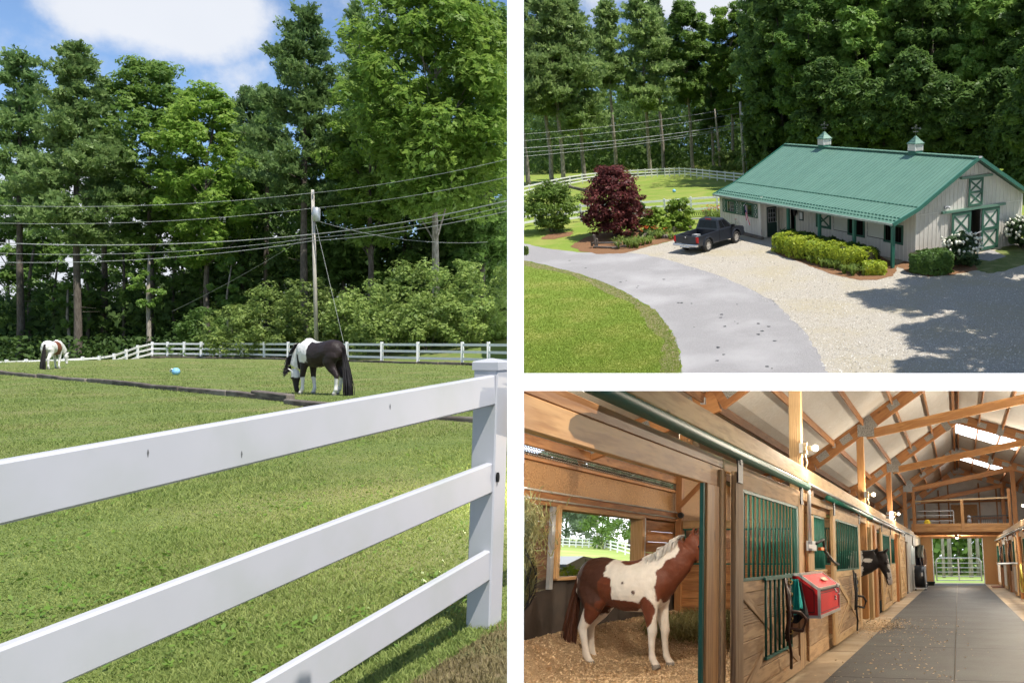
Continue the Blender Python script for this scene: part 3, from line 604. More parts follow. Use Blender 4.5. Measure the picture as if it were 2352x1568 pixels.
def coat_a(P, h):        # black and white, grazing
    L = [(np.where(P[:, 0] > -.12+.1*np.sin(P[:, 2]*4), 1., -1.)*np.minimum(1, np.abs(P[:, 0]+.12)*4), HW)]
    L = [(np.minimum(np.minimum((P[:, 0]-.18)*3, (P[:, 2]-.86)*3), .5), HW), (blob(P, (.05, 0, 1.36), (.22, .12, .12)), HW)]
    L += [(np.minimum((P[:, 0]-.585)*4, (1.06-P[:, 2])*4), HK)]
    L += [((.45-P[:, 2])*4*np.where(P[:, 0] < .7, 1, -1), HW)]
    ax = (P-h['poll']) @ (h['nose']-h['poll'])/np.sum((h['nose']-h['poll'])**2)
    return paint(P, (.020, .012, .011), L, 6., .07)
def coat_b(P, h):        # white with one brown flank, seen from behind
    L = [(blob(P, (.10, -.25, 1.02), (.26, .5, .50)), HBR), (blob(P, (.55, -.1, .4), (.2, .1, .35)), HK)]
    return paint(P, HW, L, 5., .08)
BT = (.125, .033, .014)
def coat_c(P, h):        # chestnut and white in the stall
    L = [(blob(P, (-.47, -.2, 1.16), (.255, .75, .52)), (.06, .022, .013)), (blob(P, (-.20, -.3, 1.02), (.13, .5, .17)), BT), (blob(P, (-.05, -.1, .80), (.40, .4, .085)), BT), (blob(P, (.26, -.25, .98), (.035, .1, .03)), (.10, .06, .05)), (blob(P, (.10, -.25, 1.10), (.022, .1, .02)), (.10, .06, .05)), (blob(P, (.10, -.1, 1.40), (.16, .3, .06)), BT),
         (blob(P, (.78, -.1, 1.05), (.24, .5, .40)), BT), (blob(P, (.97, 0, 1.38), (.18, .5, .20)), BT), (blob(P, (.42, -.15, .74), (.12, .12, .2)), BT), (blob(P, h['poll']+np.array((.05, 0, 0)), (.24, .3, .24)), BT), (blob(P, h['nose'], (.3, .3, .3)), BT), (blob(P, (-.48, -.14, .70), (.12, .2, .17)), BT), (blob(P, (-.80, 0, 1.25), (.05, .05, .1)), BT)]
    return paint(P, (.74, .69, .63), L, 6., .11, 3.)
def coat_d(P, h):        # black with white shoulder patches, looking out of its stall
    L = [(blob(P, (.60, 0, 1.26), (.15, .5, .30)), HW), (blob(P, (.84, -.13, 1.27), (.10, .10, .05)), HW)]
    ax = h['nose']-h['poll']; t = (P-h['poll']) @ ax/(ax @ ax); q = P-h['poll']-t[:, None]*ax
    rq_ = np.linalg.norm(q, axis=1); fr = np.minimum(np.minimum((t-.2)*3, .06-np.abs(q[:, 1])*1.6), 1); fr = np.where((q[:, 0] > .02) & (rq_ < .17) & (t < 1.1), fr, -1)
    L += [(np.minimum(fr*6, .4), (.45, .43, .42)), (np.where((q[:, 0] > -.01) & (rq_ < .17), np.minimum((t-.86)*6, .3), -1), (.40, .37, .37))]
    return paint(P, (.016, .014, .015), L, 7., .22, 1.)
HAIRK = pbr('black_hair', (.012, .010, .010), (.03, .025, .024), 30, .45, stretch=(8, 8, 1))
HAIRW = pbr('white_hair', (.72, .70, .68), (.55, .53, .5), 30, .5, stretch=(8, 8, 1))
HAIRB = pbr('chestnut_hair', (.10, .035, .018), (.05, .02, .012), 30, .45, stretch=(8, 8, 1))
graze = dict(neck=[(.55, 0, 1.16), (.76, .02, .96), (.86, .04, .72)], poll=(.88, .05, .60), nose=(.76, .06, .05), feet=[.05, -.10, -.05, .14], jaw=(-1, 0, 0))
horse(FL, 'black and white horse grazing on the paddock lawn, seen from behind its left flank', (*FL.g(736, 906), 0), rad(157), coat_a, graze, mane=(HAIRK, 1), tail=(HAIRK, 1.35))
walk = dict(neck=[(.55, 0, 1.20), (.84, -.05, 1.05), (1.02, -.10, .85)], poll=(1.10, -.12, .75), nose=(1.12, -.14, .22), feet=[.15, -.15, .1, -.12], jaw=(-1, 0, 0))
horse(FL, 'white horse with a brown flank walking away at the far left of the paddock', (*FL.g(121, 847), 0), rad(105), coat_b, walk, mane=(HAIRW, 1), tail=(HAIRK, 1.25))

# ------------------------------------------------------------------ woods behind the paddock
FAROAK = leafy('far_oak_leaves', (.07, .155, .035), (.205, .305, .07), .4, .5, cut=5)
def LT(kind, px, D, ytop, ycb, wpx, seed, lb, grp, mat, bark=BARK, n=6500, leaf=None, tr=None, lean=(0, 0), **kw):
    x = (px-CX)/FOC*D; z = hL(x, D); H = (CY-ytop)/FOC*D+1.4-z; cbh = max(.5, (CY-ycb)/FOC*D+1.4-z); Rr = wpx/2/FOC*D
    return tree(FL, kind, x, D, z, H, cbh, Rr, seed, lb, grp, mat, bark, int(n*1.35), (leaf or .3)*1.3 if kind != 'pine' else .75, 'L' if px+wpx*.75 > 1165 else None, tr, lean, **kw)
G1 = 'trees in the woods behind the paddock'
LT('pine', 45, 88, 122, 520, 175, 11, 'narrow dark pine at the left end of the woods behind the paddock', G1, PINE, n=7000)
LT('pine', 178, 84, 100, 560, 235, 12, 'broad bright green pine towering left of the oaks, second in the row', G1, leafy('bright_pine', (.11, .20, .06), (.29, .39, .13), .38, .5, cut=5.5), n=11000)
LT('pine', 238, 92, 190, 470, 120, 13, 'slim pine tucked just right of the broad bright pine', G1, PINE, n=4500)
LT('broad', 345, 90, 146, 540, 205, 14, 'tall round oak with glossy leaves between the left pines and a lighter maple', G1, BROAD, n=9000, leaf=.27)
LT('broad', 475, 88, 208, 600, 215, 15, 'light green maple left of the big dark pine', G1, BROADL, n=9000, leaf=.27)
LT('pine', 560, 96, 205, 500, 130, 16, 'small pine whose tip shows left of the big dark pine', G1, PINE, n=4500)
LT('pine', 612, 92, 200, 480, 130, 17, 'ragged pine leaning close to the left of the big dark pine', G1, PINE, n=5000)
LT('pine', 700, 82, 24, 470, 240, 18, 'biggest dark pine rising behind the utility pole', G1, leafy('dark_pine', (.065, .125, .044), (.185, .265, .085), .36, .5, cut=5.5), n=12000)
LT('pine', 825, 96, 8, 420, 130, 19, 'pine peeping out behind the large bright maple', G1, PINE, n=5000)
LT('broad', 850, 80, 150, 560, 190, 20, 'yellow green young maple beside the utility pole', G1, BROADL, n=8500, leaf=.26)
LT('broad', 1000, 72, -60, 470, 390, 21, 'largest bright maple filling the upper right of the paddock woods', G1, BROADL, BARK2, 17000, .30, tr=.30)
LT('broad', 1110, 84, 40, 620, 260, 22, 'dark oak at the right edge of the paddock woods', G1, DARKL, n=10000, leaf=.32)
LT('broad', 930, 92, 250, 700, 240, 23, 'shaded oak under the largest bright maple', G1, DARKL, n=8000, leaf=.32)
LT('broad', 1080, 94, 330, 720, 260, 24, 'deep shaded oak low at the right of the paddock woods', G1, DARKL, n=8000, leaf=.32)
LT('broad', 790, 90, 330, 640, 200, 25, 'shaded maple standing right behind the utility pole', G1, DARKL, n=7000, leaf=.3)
LT('broad', 640, 98, 360, 640, 190, 26, 'shaded oak behind the foot of the big dark pine', G1, FAROAK, n=7000, leaf=.3)
LT('broad', 20, 104, 430, 640, 170, 27, 'low oak half hidden behind the leftmost pine', G1, FAROAK, n=5000, leaf=.3)
LT('broad', 110, 106, 470, 700, 170, 28, 'low leafy tree between the two left pines', G1, FAROAK, n=5000, leaf=.3)
LT('broad', 290, 104, 420, 700, 190, 29, 'low leafy tree behind the slim pine and the oak', G1, FAROAK, n=5000, leaf=.3)
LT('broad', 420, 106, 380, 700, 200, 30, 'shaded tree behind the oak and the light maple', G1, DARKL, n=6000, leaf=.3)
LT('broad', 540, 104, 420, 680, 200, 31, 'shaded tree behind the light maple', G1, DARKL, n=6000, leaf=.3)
# bare trunks of the tall trees standing at the wood's edge, and slim saplings
rr = random.Random(8)
for i, (px, D, yt, w) in enumerate([(68, 92, 560, .2), (127, 92, 600, .15), (160, 88, 660, .15), (200, 90, 620, .18), (283, 90, 580, .17), (341, 86, 585, .21), (400, 92, 560, .17), (467, 92, 570, .18), (478, 94, 570, .14), (522, 84, 600, .11), (580, 96, 560, .15), (1003, 74, 420, .0)]):
    if w == 0: continue
    x = (px-CX)/FOC*D; z = hL(x, D); h = (CY-yt)/FOC*D+1.4-z
    lab = ['second trunk from the left in the paddock woods', 'slim trunk between the two left pines', 'leaning pale trunk at the foot of the broad bright pine', 'thick trunk just right of the broad bright pine', 'straight trunk in front of the slim pine', 'pale stout trunk under the tall round oak', 'thin dark trunk right of the tall round oak', 'dark trunk left of the light maple', 'twin trunk close beside the dark trunk at the light maple', 'short pale broken trunk between maple and big dark pine', 'dark trunk between the broken trunk and the big dark pine'][i]
    t = thing('bare_tree', lab, 'tree trunk', FL, (x, D, z), 0, 'bare trunks at the edge of the woods')
    tm = MB().tube([(0, 0, -.2), (.05, 0, h*.3), (rr.uniform(-.3, .3), 0, h*.65), (rr.uniform(-.5, .5), .1, h)], [w*1.3, w, w*.85, w*.5], 8); obj('trunk', tm.mesh('trunk', smooth=True), BARK2 if i in (2, 5, 9) else BARK, t)
    Q, cen = crown_broad(np.random.default_rng(50+i), h*1.05, h*.55, 1.7, 900, .28); obj('crown', qmesh('crown', Q), [DARKL, FAROAK, BROAD][i % 3], t)
# rhododendron thicket in front of the woods
for i, (px, D, yt, wpx, mt) in enumerate([(470, 76, 715, 130, DARKL), (545, 72, 700, 150, RHODO), (625, 71, 668, 170, RHODO), (700, 70, 650, 150, RHODO), (770, 69, 690, 110, RHODO), (845, 67, 655, 190, RHODO), (935, 66, 622, 200, RHODO), (1035, 65, 612, 200, RHODO), (1125, 64, 618, 170, RHODO), (985, 62, 690, 180, RHODO), (880, 63, 705, 170, RHODO), (1090, 61, 690, 170, RHODO)]):
    x = (px-CX)/FOC*D; z = hL(x, D)-.2; H = (CY-yt)/FOC*D+1.4-z
    lab = ['dark low rhododendron at the left end of the thicket', 'blue green rhododendron second from the left in the thicket', 'rhododendron left of the utility pole', 'rhododendron directly behind the utility pole', 'small rhododendron right of the utility pole', 'round rhododendron left of the tallest one', 'tall rhododendron at the thicket middle under the bright maple', 'tallest rhododendron on the right of the paddock woods', 'rhododendron cut by the white post at the right end of the thicket', 'low rhododendron in front of the thicket middle', 'low rhododendron nearest to the grazing horse', 'low rhododendron on the bank at the right edge'][i]
    shrub(FL, x, D, z, H, wpx/2/FOC*D, 100+i, lab, 'shrub', mt, 'rhododendron', 'rhododendrons in front of the woods', 4200, .17, 'L' if px+wpx > 1150 else None)
# understorey and far-off wood: one mass nobody could count
rs = np.random.default_rng(77); n = 52000
sx = rs.uniform(-1.0, S_L, n); D_ = rs.uniform(88, 128, n); hz = rs.uniform(0, 1, n)**1.25*np.where(sx < -.60, 9.5, 15.)
hz = np.where(sx < -.66, hz*.8, hz)
cl = rs.normal(0, 1, (n, 3))*.8; X = sx*D_; P = np.stack([X, D_, hz+np.array([hL(a, b) for a, b in zip(X, D_)])], 1)+cl
P = P[keep(FL, P, 'L')]
setting('far_wood', qmesh('far_wood', leaves(P, rs.normal(size=(len(P), 3))+np.array([0, -.2, .5]), rs.uniform(.3, .75, len(P)), rs)), leafy('undergrowth_leaves', (.04, .085, .022), (.115, .18, .04), .35, .6, big=.12, cut=4), FL, 'stuff')
n = 14000; sx = rs.uniform(-.95, S_L, n); D_ = rs.uniform(77, 90, n); X = sx*D_
P = np.stack([X, D_, rs.uniform(0, 1, n)**1.8*3.2+np.array([hL(a, b) for a, b in zip(X, D_)])], 1); P = P[keep(FL, P, 'L')]
setting('undergrowth', qmesh('undergrowth', leaves(P, rs.normal(size=(len(P), 3))*.6+np.array([0, 0, .7]), rs.uniform(.12, .3, len(P)), rs)), leafy('fern_leaves', (.025, .06, .014), (.08, .13, .03), .3, .6, big=.15), FL, 'stuff')
# ================================================================== YARD WITH THE WHITE BARN
def sstep(t): t = min(1, max(0, t)); return t*t*(3-2*t)
def hA(x, y):
    k = 1-sstep((x-1-.0*y)/12.)
    return -.060*max(0, y-72)*k + .10*max(0, y-74)*(1-k)
def gA(px, py):
    z = 0.
    for _ in range(60):
        x, y = FA.g(px, py, z); z = z*.5+.5*hA(x, y)
    return (x, y, z)
def wA(px, py, D): v = FA.ray(px, py); t = D/v[1]; return V((float(v[0]*t), float(D), float(v[2]*t+FA.H)))
pts = [FA.g(1184, 868), FA.g(2900, 868)]
LAWN = pbr('yard_lawn', (.20, .27, .034), (.15, .225, .028), 6, .9, .35, c3=(.27, .28, .065), scale3=.5, bscale=70, detail=9)
DD = np.geomspace(pts[0][1], 280, 80); gm = MB(); nS = 90
def sA(D, e): return FA.g(1184, 868)[0] if False else 0
for D in DD:
    # left border is the plane of the white post, carried along the ground
    lo, hi_ = -60., 60.
    for _ in range(40):
        mid = (lo+hi_)/2
        if FA.world([[mid, D, hA(mid, D)]])[0][0]/FA.world([[mid, D, hA(mid, D)]])[0][1] < (1184-CX)/FOC: lo = mid
        else: hi_ = mid
    for j in range(nS): x = lo+(.46*D+6-lo)*j/(nS-1); gm.v.append((x, D, hA(x, D)))
gm.f = [(i*nS+j, i*nS+j+1, (i+1)*nS+j+1, (i+1)*nS+j) for i in range(len(DD)-1) for j in range(nS-1)]
setting('yard_ground', gm, LAWN, FA, smooth=True)
def wob(P, amp, n, seed):
    r = random.Random(seed); out = []; k = len(P)
    for i in range(k):
        a, b = P[i], P[(i+1) % k]
        for j in range(n): t = j/n; out.append((a[0]+(b[0]-a[0])*t+(r.uniform(-amp, amp) if j or amp > .05 else 0), a[1]+(b[1]-a[1])*t+r.uniform(-amp, amp)*(1 if j else .3)))
    return out
def sheet(name, P, z, mat, amp=.06, n=6, seed=1, F=FA):
    bmx = bmesh.new(); vs = [bmx.verts.new((x, y, z)) for x, y in wob(P, amp, n, seed)]; f = bmx.faces.new(vs); bmesh.ops.triangulate(bmx, faces=[f]); me = bpy.data.meshes.new(name); bmx.to_mesh(me); bmx.free(); return setting(name, me, mat, F)
zl = lambda x, y: FA.g(1202.1+.27496*x, 431.2+.27496*y); zr = lambda x, y: FA.g(1750.9+.27496*x, 431.2+.27496*y)
ASPH = pbr('worn_asphalt', (.36, .345, .34), (.235, .225, .222), 42, .9, .6, c3=(.385, .37, .365), scale3=.3, bscale=160, detail=9)
GRAV = pbr('pale_gravel', (.66, .61, .525), (.33, .29, .23), 17, .95, .9, c3=(.43, .375, .265), scale3=.30, bscale=60, detail=12, lo=.28, hi=.60)
MULCH = pbr('pine_straw', (.29, .15, .07), (.15, .075, .035), 22, .95, .8, bscale=60, detail=9)
inner = [zl(-70, 595), zl(0, 605), zl(200, 650), zl(450, 715), zl(650, 780), zl(850, 870), zl(1000, 960), zl(1110, 1030), zl(1200, 1140), zl(1270, 1250), zl(1310, 1400), zl(1330, 1590)]
outer = [zl(-70, 455), zl(0, 465), zl(150, 500), zl(450, 540), zl(850, 545), zl(1000, 555), zl(1200, 600), zl(1450, 675), zl(1650, 740), zl(1850, 825), zl(2100, 950), zr(60, 925), zr(150, 1000), zr(270, 1120), zr(370, 1230), zr(440, 1340), zr(500, 1460), zr(560, 1590)]
sheet('gravel_yard', [zl(760, 560), zl(1050, 490), zl(1290, 432), zl(1560, 405), zl(1700, 330), zl(1640, 240), zr(200, 130), zr(1500, 150), zr(2160, 420), zr(2900, 560), zr(4000, 900), zr(4200, 1590), zr(540, 1590), zr(420, 1340), zr(140, 1010), zl(1850, 840), zl(1200, 612)], .004, GRAV, .10, 8, 3)
sheet('driveway', inner+outer[::-1], .008, ASPH, .07, 6, 4)
sheet('verge', [(x-.02, y) for x, y in inner[1:]]+[(p[0]-.42-.25*(i % 3), p[1]-.18) for i, p in list(enumerate(inner))[:0:-1]], .006, pbr('dry_verge', (.30, .25, .14), (.17, .15, .06), 8, .95, .5, c3=(.12, .15, .04), scale3=2.5, bscale=60), .12, 5, 9)
sheet('mulch_bed', [zl(390, 490), zl(470, 440), zl(600, 385), zl(900, 360), zl(1100, 350), zl(1290, 395), zl(1290, 432), zl(1050, 492), zl(850, 547), zl(640, 556), zl(480, 532)], .012, MULCH, .10, 6, 5)
sheet('mulch_bed', [zl(140, 430), zl(220, 385), zl(420, 365), zl(400, 400), zl(250, 432)], .012, MULCH, .12, 6, 6)
sheet('mulch_bed', [zr(80, 515), zr(150, 565), zr(400, 655), zr(600, 728), zr(800, 772), zr(950, 772), zr(1080, 742), zr(1130, 700), zr(1120, 640), zr(900, 520), zr(300, 420)], .012, MULCH, .08, 6, 7)
sheet('mulch_bed', [zr(1120, 650), zr(1210, 702), zr(1400, 745), zr(1600, 727), zr(1800, 690), zr(1780, 640), zr(1700, 590), zr(1300, 560)], .012, MULCH, .08, 6, 8)
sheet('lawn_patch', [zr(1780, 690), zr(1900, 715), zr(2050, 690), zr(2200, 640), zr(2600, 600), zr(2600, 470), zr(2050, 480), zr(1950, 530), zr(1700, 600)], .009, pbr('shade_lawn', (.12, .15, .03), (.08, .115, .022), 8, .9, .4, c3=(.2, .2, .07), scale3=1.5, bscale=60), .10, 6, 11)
CONC = pbr('old_concrete', (.34, .32, .30), (.25, .235, .22), 6, .9, .2)
setting('threshold_slab', MB().add([(*zr(1750, 590), .016), (*zr(1900, 615), .016), (*zr(2040, 575), .016), (*zr(1900, 515), .016)], [(0, 1, 2, 3)]), CONC, FA)
rs = np.random.default_rng(66); n = 34000; px = rs.uniform(1500, 2420, n); py = rs.uniform(530, 868, n); P = np.array([(*FA.g(a, b), .014) for a, b in zip(px, py)])
GP_ = [zl(760, 560), zl(1050, 490), zl(1290, 432), zl(1560, 405), zl(1700, 395), zr(60, 470), zr(90, 515), zr(150, 565), zr(400, 655), zr(600, 728), zr(800, 772), zr(950, 772), zr(1080, 742), zr(1130, 700), zr(1210, 702), zr(1400, 745), zr(1600, 727), zr(1800, 690), zr(1900, 715), zr(2050, 690), zr(2200, 640), zr(2900, 700), zr(4200, 1590), zr(540, 1590), zr(420, 1340), zr(140, 1010), zl(1850, 840), zl(1200, 612)]
def inpoly(P, poly):
    x, y = P[:, 0], P[:, 1]; c = np.zeros(len(P), bool); k = len(poly)
    for i in range(k):
        (x1, y1), (x2, y2) = poly[i], poly[i-1]
        with np.errstate(divide='ignore', invalid='ignore'): c ^= ((y1 > y) != (y2 > y)) & (x < (x2-x1)*(y-y1)/(y2-y1)+x1)
    return c
P = P[inpoly(P, GP_)]; setting('gravel_stones', qmesh('gravel_stones', leaves(P, rs.normal(0, .35, (len(P), 3))+np.array([0, 0, 1.]), .022*rs.uniform(.5, 1.6, len(P)), rs, .8)), leafy('gravel_stone', (.16, .14, .12), (.80, .77, .70), 0, .9, big=3), FA, 'stuff')
n = 900; r0 = np.random.default_rng(4)                           # dark tar patches on the drive
TAR = pbr('tar_spot', (.045, .045, .05), rough=.8)
tm = MB(); rr = random.Random(4)
for (a, b) in [(860, 778), (810, 790), (950, 835), (960, 820), (1175, 766), (1295, 962), (1322, 962), (1405, 968), (1655, 1060), (1648, 1086), (1425, 1165), (1790, 1135), (1765, 1118), (1960, 1136), (1685, 1158), (1995, 1198), (1962, 1225), (1625, 1335), (1675, 1394), (1620, 1445), (2100, 1280), (2078, 1510), (2035, 1495), (1785, 975), (2100, 975), (385, 610), (520, 672), (2050, 1160)]:
    x, y = zl(a, b); w = rr.uniform(.04, .10); tm.poly([(x+w*rr.uniform(.5, 1.2)*math.cos(k*PI/4), y+w*1.2*rr.uniform(.5, 1.2)*math.sin(k*PI/4), .012) for k in range(8)])
setting('tar_spots', tm, TAR, FA, 'stuff')
# lawn blades at the near left
rs = np.random.default_rng(31); n = 110000; px = rs.uniform(1187, 1575, n); py = 868-268*rs.uniform(0, 1, n)
P = np.array([(*FA.g(a, b), 0) for a, b in zip(px, py)])
from mathutils.geometry import intersect_point_tri_2d
def inpoly(P, poly):
    x, y = P[:, 0], P[:, 1]; c = np.zeros(len(P), bool); k = len(poly)
    for i in range(k):
        (x1, y1), (x2, y2) = poly[i], poly[i-1]
        with np.errstate(divide='ignore', invalid='ignore'): c ^= ((y1 > y) != (y2 > y)) & (x < (x2-x1)*(y-y1)/(y2-y1)+x1)
    return c
P = P[inpoly(P, inner+[FA.g(1150, 900)])]
setting('lawn_blades', qmesh('lawn_blades', blades(FA, P, .035*np.ones(len(P)), .014, rs, 1.0, True)), leafy('lawn_blade', (.165, .25, .028), (.33, .39, .06), .3, .6, big=.5), FA, 'stuff')

# ------------------------------------------------------------------ the barn
O2 = np.array([8.2715, 45.496]); YW = 1.0069; UX = np.array([-math.cos(YW), math.sin(YW)]); VX = np.array([math.sin(YW), math.cos(YW)])
def B(a, b, z): p = O2+a*UX+b*VX; return V((float(p[0]), float(p[1]), float(z)))
ROOF = pbr('green_roof_metal', (.125, .235, .175), (.11, .215, .16), 1.5, .42, .0, spec=.5, rand=.05)
TRIM = pbr('green_trim_metal', (.025, .135, .095), (.022, .12, .085), 3, .4, spec=.5)
GPAINT = pbr('green_paint', (.045, .125, .085), (.035, .105, .07), 5, .5)
SIDE = pbr('cream_siding', (.66, .625, .565), (.60, .565, .51), 2.0, .6, .05, rand=.05, c3=(.52, .49, .44), scale3=.7)
BATT = pbr('cream_batten', (.70, .67, .61), (.65, .62, .56), 3, .6)
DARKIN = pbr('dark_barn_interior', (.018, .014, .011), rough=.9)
bar = thing('barn', 'long white board-and-batten barn with green metal roof, porch and two cupolas', 'barn', FA, tuple(B(9, 5.5, 0)))
L_, HE, VB, HB_, VR, HR, VK, HK, VP = 18.22, 2.5, 1.80, 3.126, 6.279, 5.47, 10.71, 3.077, 2.11
AO = 13.0
def bbox(m, a0, a1, b0, b1, z0, z1):
    return m.add([B(a0, b0, z0), B(a1, b0, z0), B(a1, b1, z0), B(a0, b1, z0), B(a0, b0, z1), B(a1, b0, z1), B(a1, b1, z1), B(a0, b1, z1)], [(0, 3, 2, 1), (4, 5, 6, 7), (0, 1, 5, 4), (1, 2, 6, 5), (2, 3, 7, 6), (3, 0, 4, 7)])
def zroof(b): return HE+(HB_-HE)*b/VB if b < VB else HB_+(HR-HB_)*(b-VB)/(VR-VB) if b < VR else HR+(HK-HR)*(b-VR)/(VK-VR)
# wall core (dark inside showing through open doors) with openings left out of the cladding
def clad_front(b, a0, a1, z1f, holes, fr):
    """vertical boards on a wall of constant b, leaving the holes open"""
    w = .305; n = round((a1-a0)/w); w = (a1-a0)/n
    for i in range(n):
        s, e = a0+i*w, a0+(i+1)*w; zt = z1f; segs = [(0.02, zt)]
        for (h0, h1, z0, z1) in holes:
            if (s+e)/2 > h0 and (s+e)/2 < h1:
                ns = []
                for q0, q1 in segs:
                    if z0 > q0+.03: ns.append((q0, min(z0, q1)))
                    if z1 < q1-.03: ns.append((max(z1, q0), q1))
                segs = ns
        for q0, q1 in segs: part('siding_board', bbox(MB(), s+.006, e-.006, b, b+.025, q0, q1), SIDE, bar)
        if segs: part('batten', bbox(MB(), e-.022, e+.022, b-.016, b+.004, segs[0][0], segs[0][1] if len(segs) == 1 else segs[0][1]), BATT, bar)
core = MB(); bbox(core, .56, L_-.36, VP+.03, VP+.10, 0, 2.9); bbox(core, AO+.05, L_-.36, .38, .45, 0, 2.55)
holesF = [(11.6, 12.15, 0, 2.05), (4.75, 6.25, .98, 1.95), (1.5, 3.05, .93, 1.95)]
clad_front(VP, .52, AO, 2.75, holesF, None)
clad_front(.35, AO, L_-.32, 2.5, [(16.0, 17.1, 1.37, 2.15), (13.9, 15.0, 1.37, 2.15)], None)
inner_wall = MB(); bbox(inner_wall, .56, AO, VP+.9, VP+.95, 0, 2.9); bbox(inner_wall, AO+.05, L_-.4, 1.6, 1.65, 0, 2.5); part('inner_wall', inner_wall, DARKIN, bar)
# gable: boards with sloped tops
nb = 27; w = (10.56-VP)/nb
gh = [(6.2, 7.1, 0, 2.5)]
for i in range(nb):
    s, e = VP+i*w, VP+(i+1)*w; mid = (s+e)/2; zt0, zt1 = zroof(s)-.10, zroof(e)-.10; m = MB()
    op = any(h0 < mid < h1 for h0, h1, _, _ in gh)
    rows = [(.02, 2.60), (2.645, None)]
    for q0, q1 in rows:
        if op and q1: continue
        t0, t1 = (q1, q1) if q1 else (zt0, zt1)
        if s < VR < e and not q1: poly = [B(.5, s+.006, q0), B(.5, e-.006, q0), B(.5, e-.006, t1), B(.5, VR, HR-.1), B(.5, s+.006, t0)]
        else: poly = [B(.5, s+.006, q0), B(.5, e-.006, q0), B(.5, e-.006, t1), B(.5, s+.006, t0)]
        part('siding_board', MB().prism(poly, tuple(B(.525, 0, 0)-B(.5, 0, 0))), SIDE, bar)
        part('batten', MB().prism([B(.482, e-.022, q0), B(.482, e+.022, q0), B(.482, e+.022, t1-.02), B(.482, e-.022, t1-.02)], tuple(B(.502, 0, 0)-B(.482, 0, 0))), BATT, bar)
m = MB(); bbox(m, .475, .53, VP-.0, 10.58, 2.605, 2.64); part('girt_flashing', m, BATT, bar)
for q in ((.47, .56, VP-.05, VP+.07, .02, 2.72), (.47, .56, 10.5, 10.62, .02, 3.0), (AO-.05, AO+.06, .30, .40, .02, 2.5), (L_-.36, L_-.26, .30, .40, .02, 2.5)): part('corner_board', bbox(MB(), *q), BATT, bar)
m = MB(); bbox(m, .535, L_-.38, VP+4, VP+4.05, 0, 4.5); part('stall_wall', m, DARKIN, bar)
m = MB(); m.poly([B(L_-.4, .35, 0), B(L_-.4, 10.5, 0), B(L_-.4, 10.5, zroof(10.5)-.1), B(L_-.4, VR, HR-.1), B(L_-.4, VB, HB_-.1), B(L_-.4, .35, 2.5)]); m.poly([B(.55, 10.55, 0), B(L_-.4, 10.55, 0), B(L_-.4, 10.55, 3), B(.55, 10.55, 3)]); part('rear_wall', m, SIDE, bar)
m = MB(); bbox(m, .53, L_-.4, VP, 10.5, .0, .03); part('floor', m, CONC, bar)
# office side wall with its door (faces along the porch)
nn = 6
for i in range(nn):
    s, e = .38+i*.29, .38+(i+1)*.29
    if .7 < (s+e)/2 < 1.7: part('siding_board', bbox(MB(), AO-.02, AO+.01, s+.006, e-.006, 2.08, 2.7), SIDE, bar)
    else: part('siding_board', bbox(MB(), AO-.02, AO+.01, s+.006, e-.006, .02, 2.7), SIDE, bar); part('batten', bbox(MB(), AO-.04, AO-.018, e-.022, e+.022, .02, 2.6), BATT, bar)
dr = part('door', bbox(MB(), AO-.03, AO+.0, .80, 1.62, .05, 2.0), pbr('dark_green_door', (.022, .05, .042), (.018, .042, .035), 3, .45), bar)
part('door_frame', bbox(bbox(bbox(MB(), AO-.06, AO, .70, .80, .02, 2.1), AO-.06, AO, 1.62, 1.72, .02, 2.1), AO-.06, AO, .80, 1.62, 2.0, 2.1), BATT, dr)
GLASS = pbr('dark_glass', (.02, .025, .03), rough=.06, spec=.8)
part('glazing', bbox(MB(), AO-.036, AO-.028, .92, 1.50, 1.0, 1.86), GLASS, dr)
mu = MB()
for i in range(4): bbox(mu, AO-.05, AO-.034, .91+i*.193, .93+i*.193, .98, 1.88)
for i in range(4): bbox(mu, AO-.052, AO-.035, .91, 1.52, .98+i*.293, 1.0+i*.293)
part('muntins', mu, WHITE, dr); part('handle', MB().sph(tuple(B(AO-.07, 1.55, .98)), .035, 8, 6), GALV, dr)
# porch posts
for a in (.44, 3.62, 6.80, 9.95): board(bar, B(a, .38, 0), B(a, .38, 2.48), .17, .17, TRIM, 'porch_post', up=(float(UX[0]), float(UX[1]), 0), bev=.01)
part('downspout', MB().tube([B(.42, .12, 2.35), B(.40, .25, 2.2), B(.36, .27, 1.9), B(.36, .27, .1)], .04, 8), TRIM, bar)
board(bar, B(.3, .25, 2.44), B(AO, .25, 2.44), .06, .16, BATT, 'porch_beam')
# roof panels between the ribs
def roofstrip(a0, a1, pr):
    m = MB(); P = []
    for b, z in pr: P.append((b, z))
    for (b0, z0), (b1, z1) in zip(P, P[1:]):
        m.add([B(a0, b0, z0), B(a1, b0, z0), B(a1, b1, z1), B(a0, b1, z1), B(a0, b0, z0-.05), B(a1, b0, z0-.05), B(a1, b1, z1-.05), B(a0, b1, z1-.05)], [(0, 1, 2, 3), (7, 6, 5, 4), (0, 4, 5, 1), (2, 6, 7, 3), (1, 5, 6, 2), (3, 7, 4, 0)])
    for f in (.02,):
        for (b0, z0), (b1, z1) in zip(P, P[1:]): m.bar(B(a0+f, b0, z0+.006), B(a0+f, b1, z1+.006), .035, .02)
    return m
npan = 60
for i in range(npan):
    a0, a1 = L_*i/npan, L_*(i+1)/npan
    part('roof_panel', roofstrip(a0+.002, a1-.002, [(-.02, HE-.007), (VB, HB_)]), ROOF, bar)
    part('roof_panel', roofstrip(a0+.002, a1-.002, [(VB+.0, HB_+.02), (VR, HR+.01)]), ROOF, bar)
    if i % 3 == 0: part('roof_panel', roofstrip(a0+.002, L_*(i+3)/npan-.002, [(VR, HR+.01), (VK, HK)]), ROOF, bar)
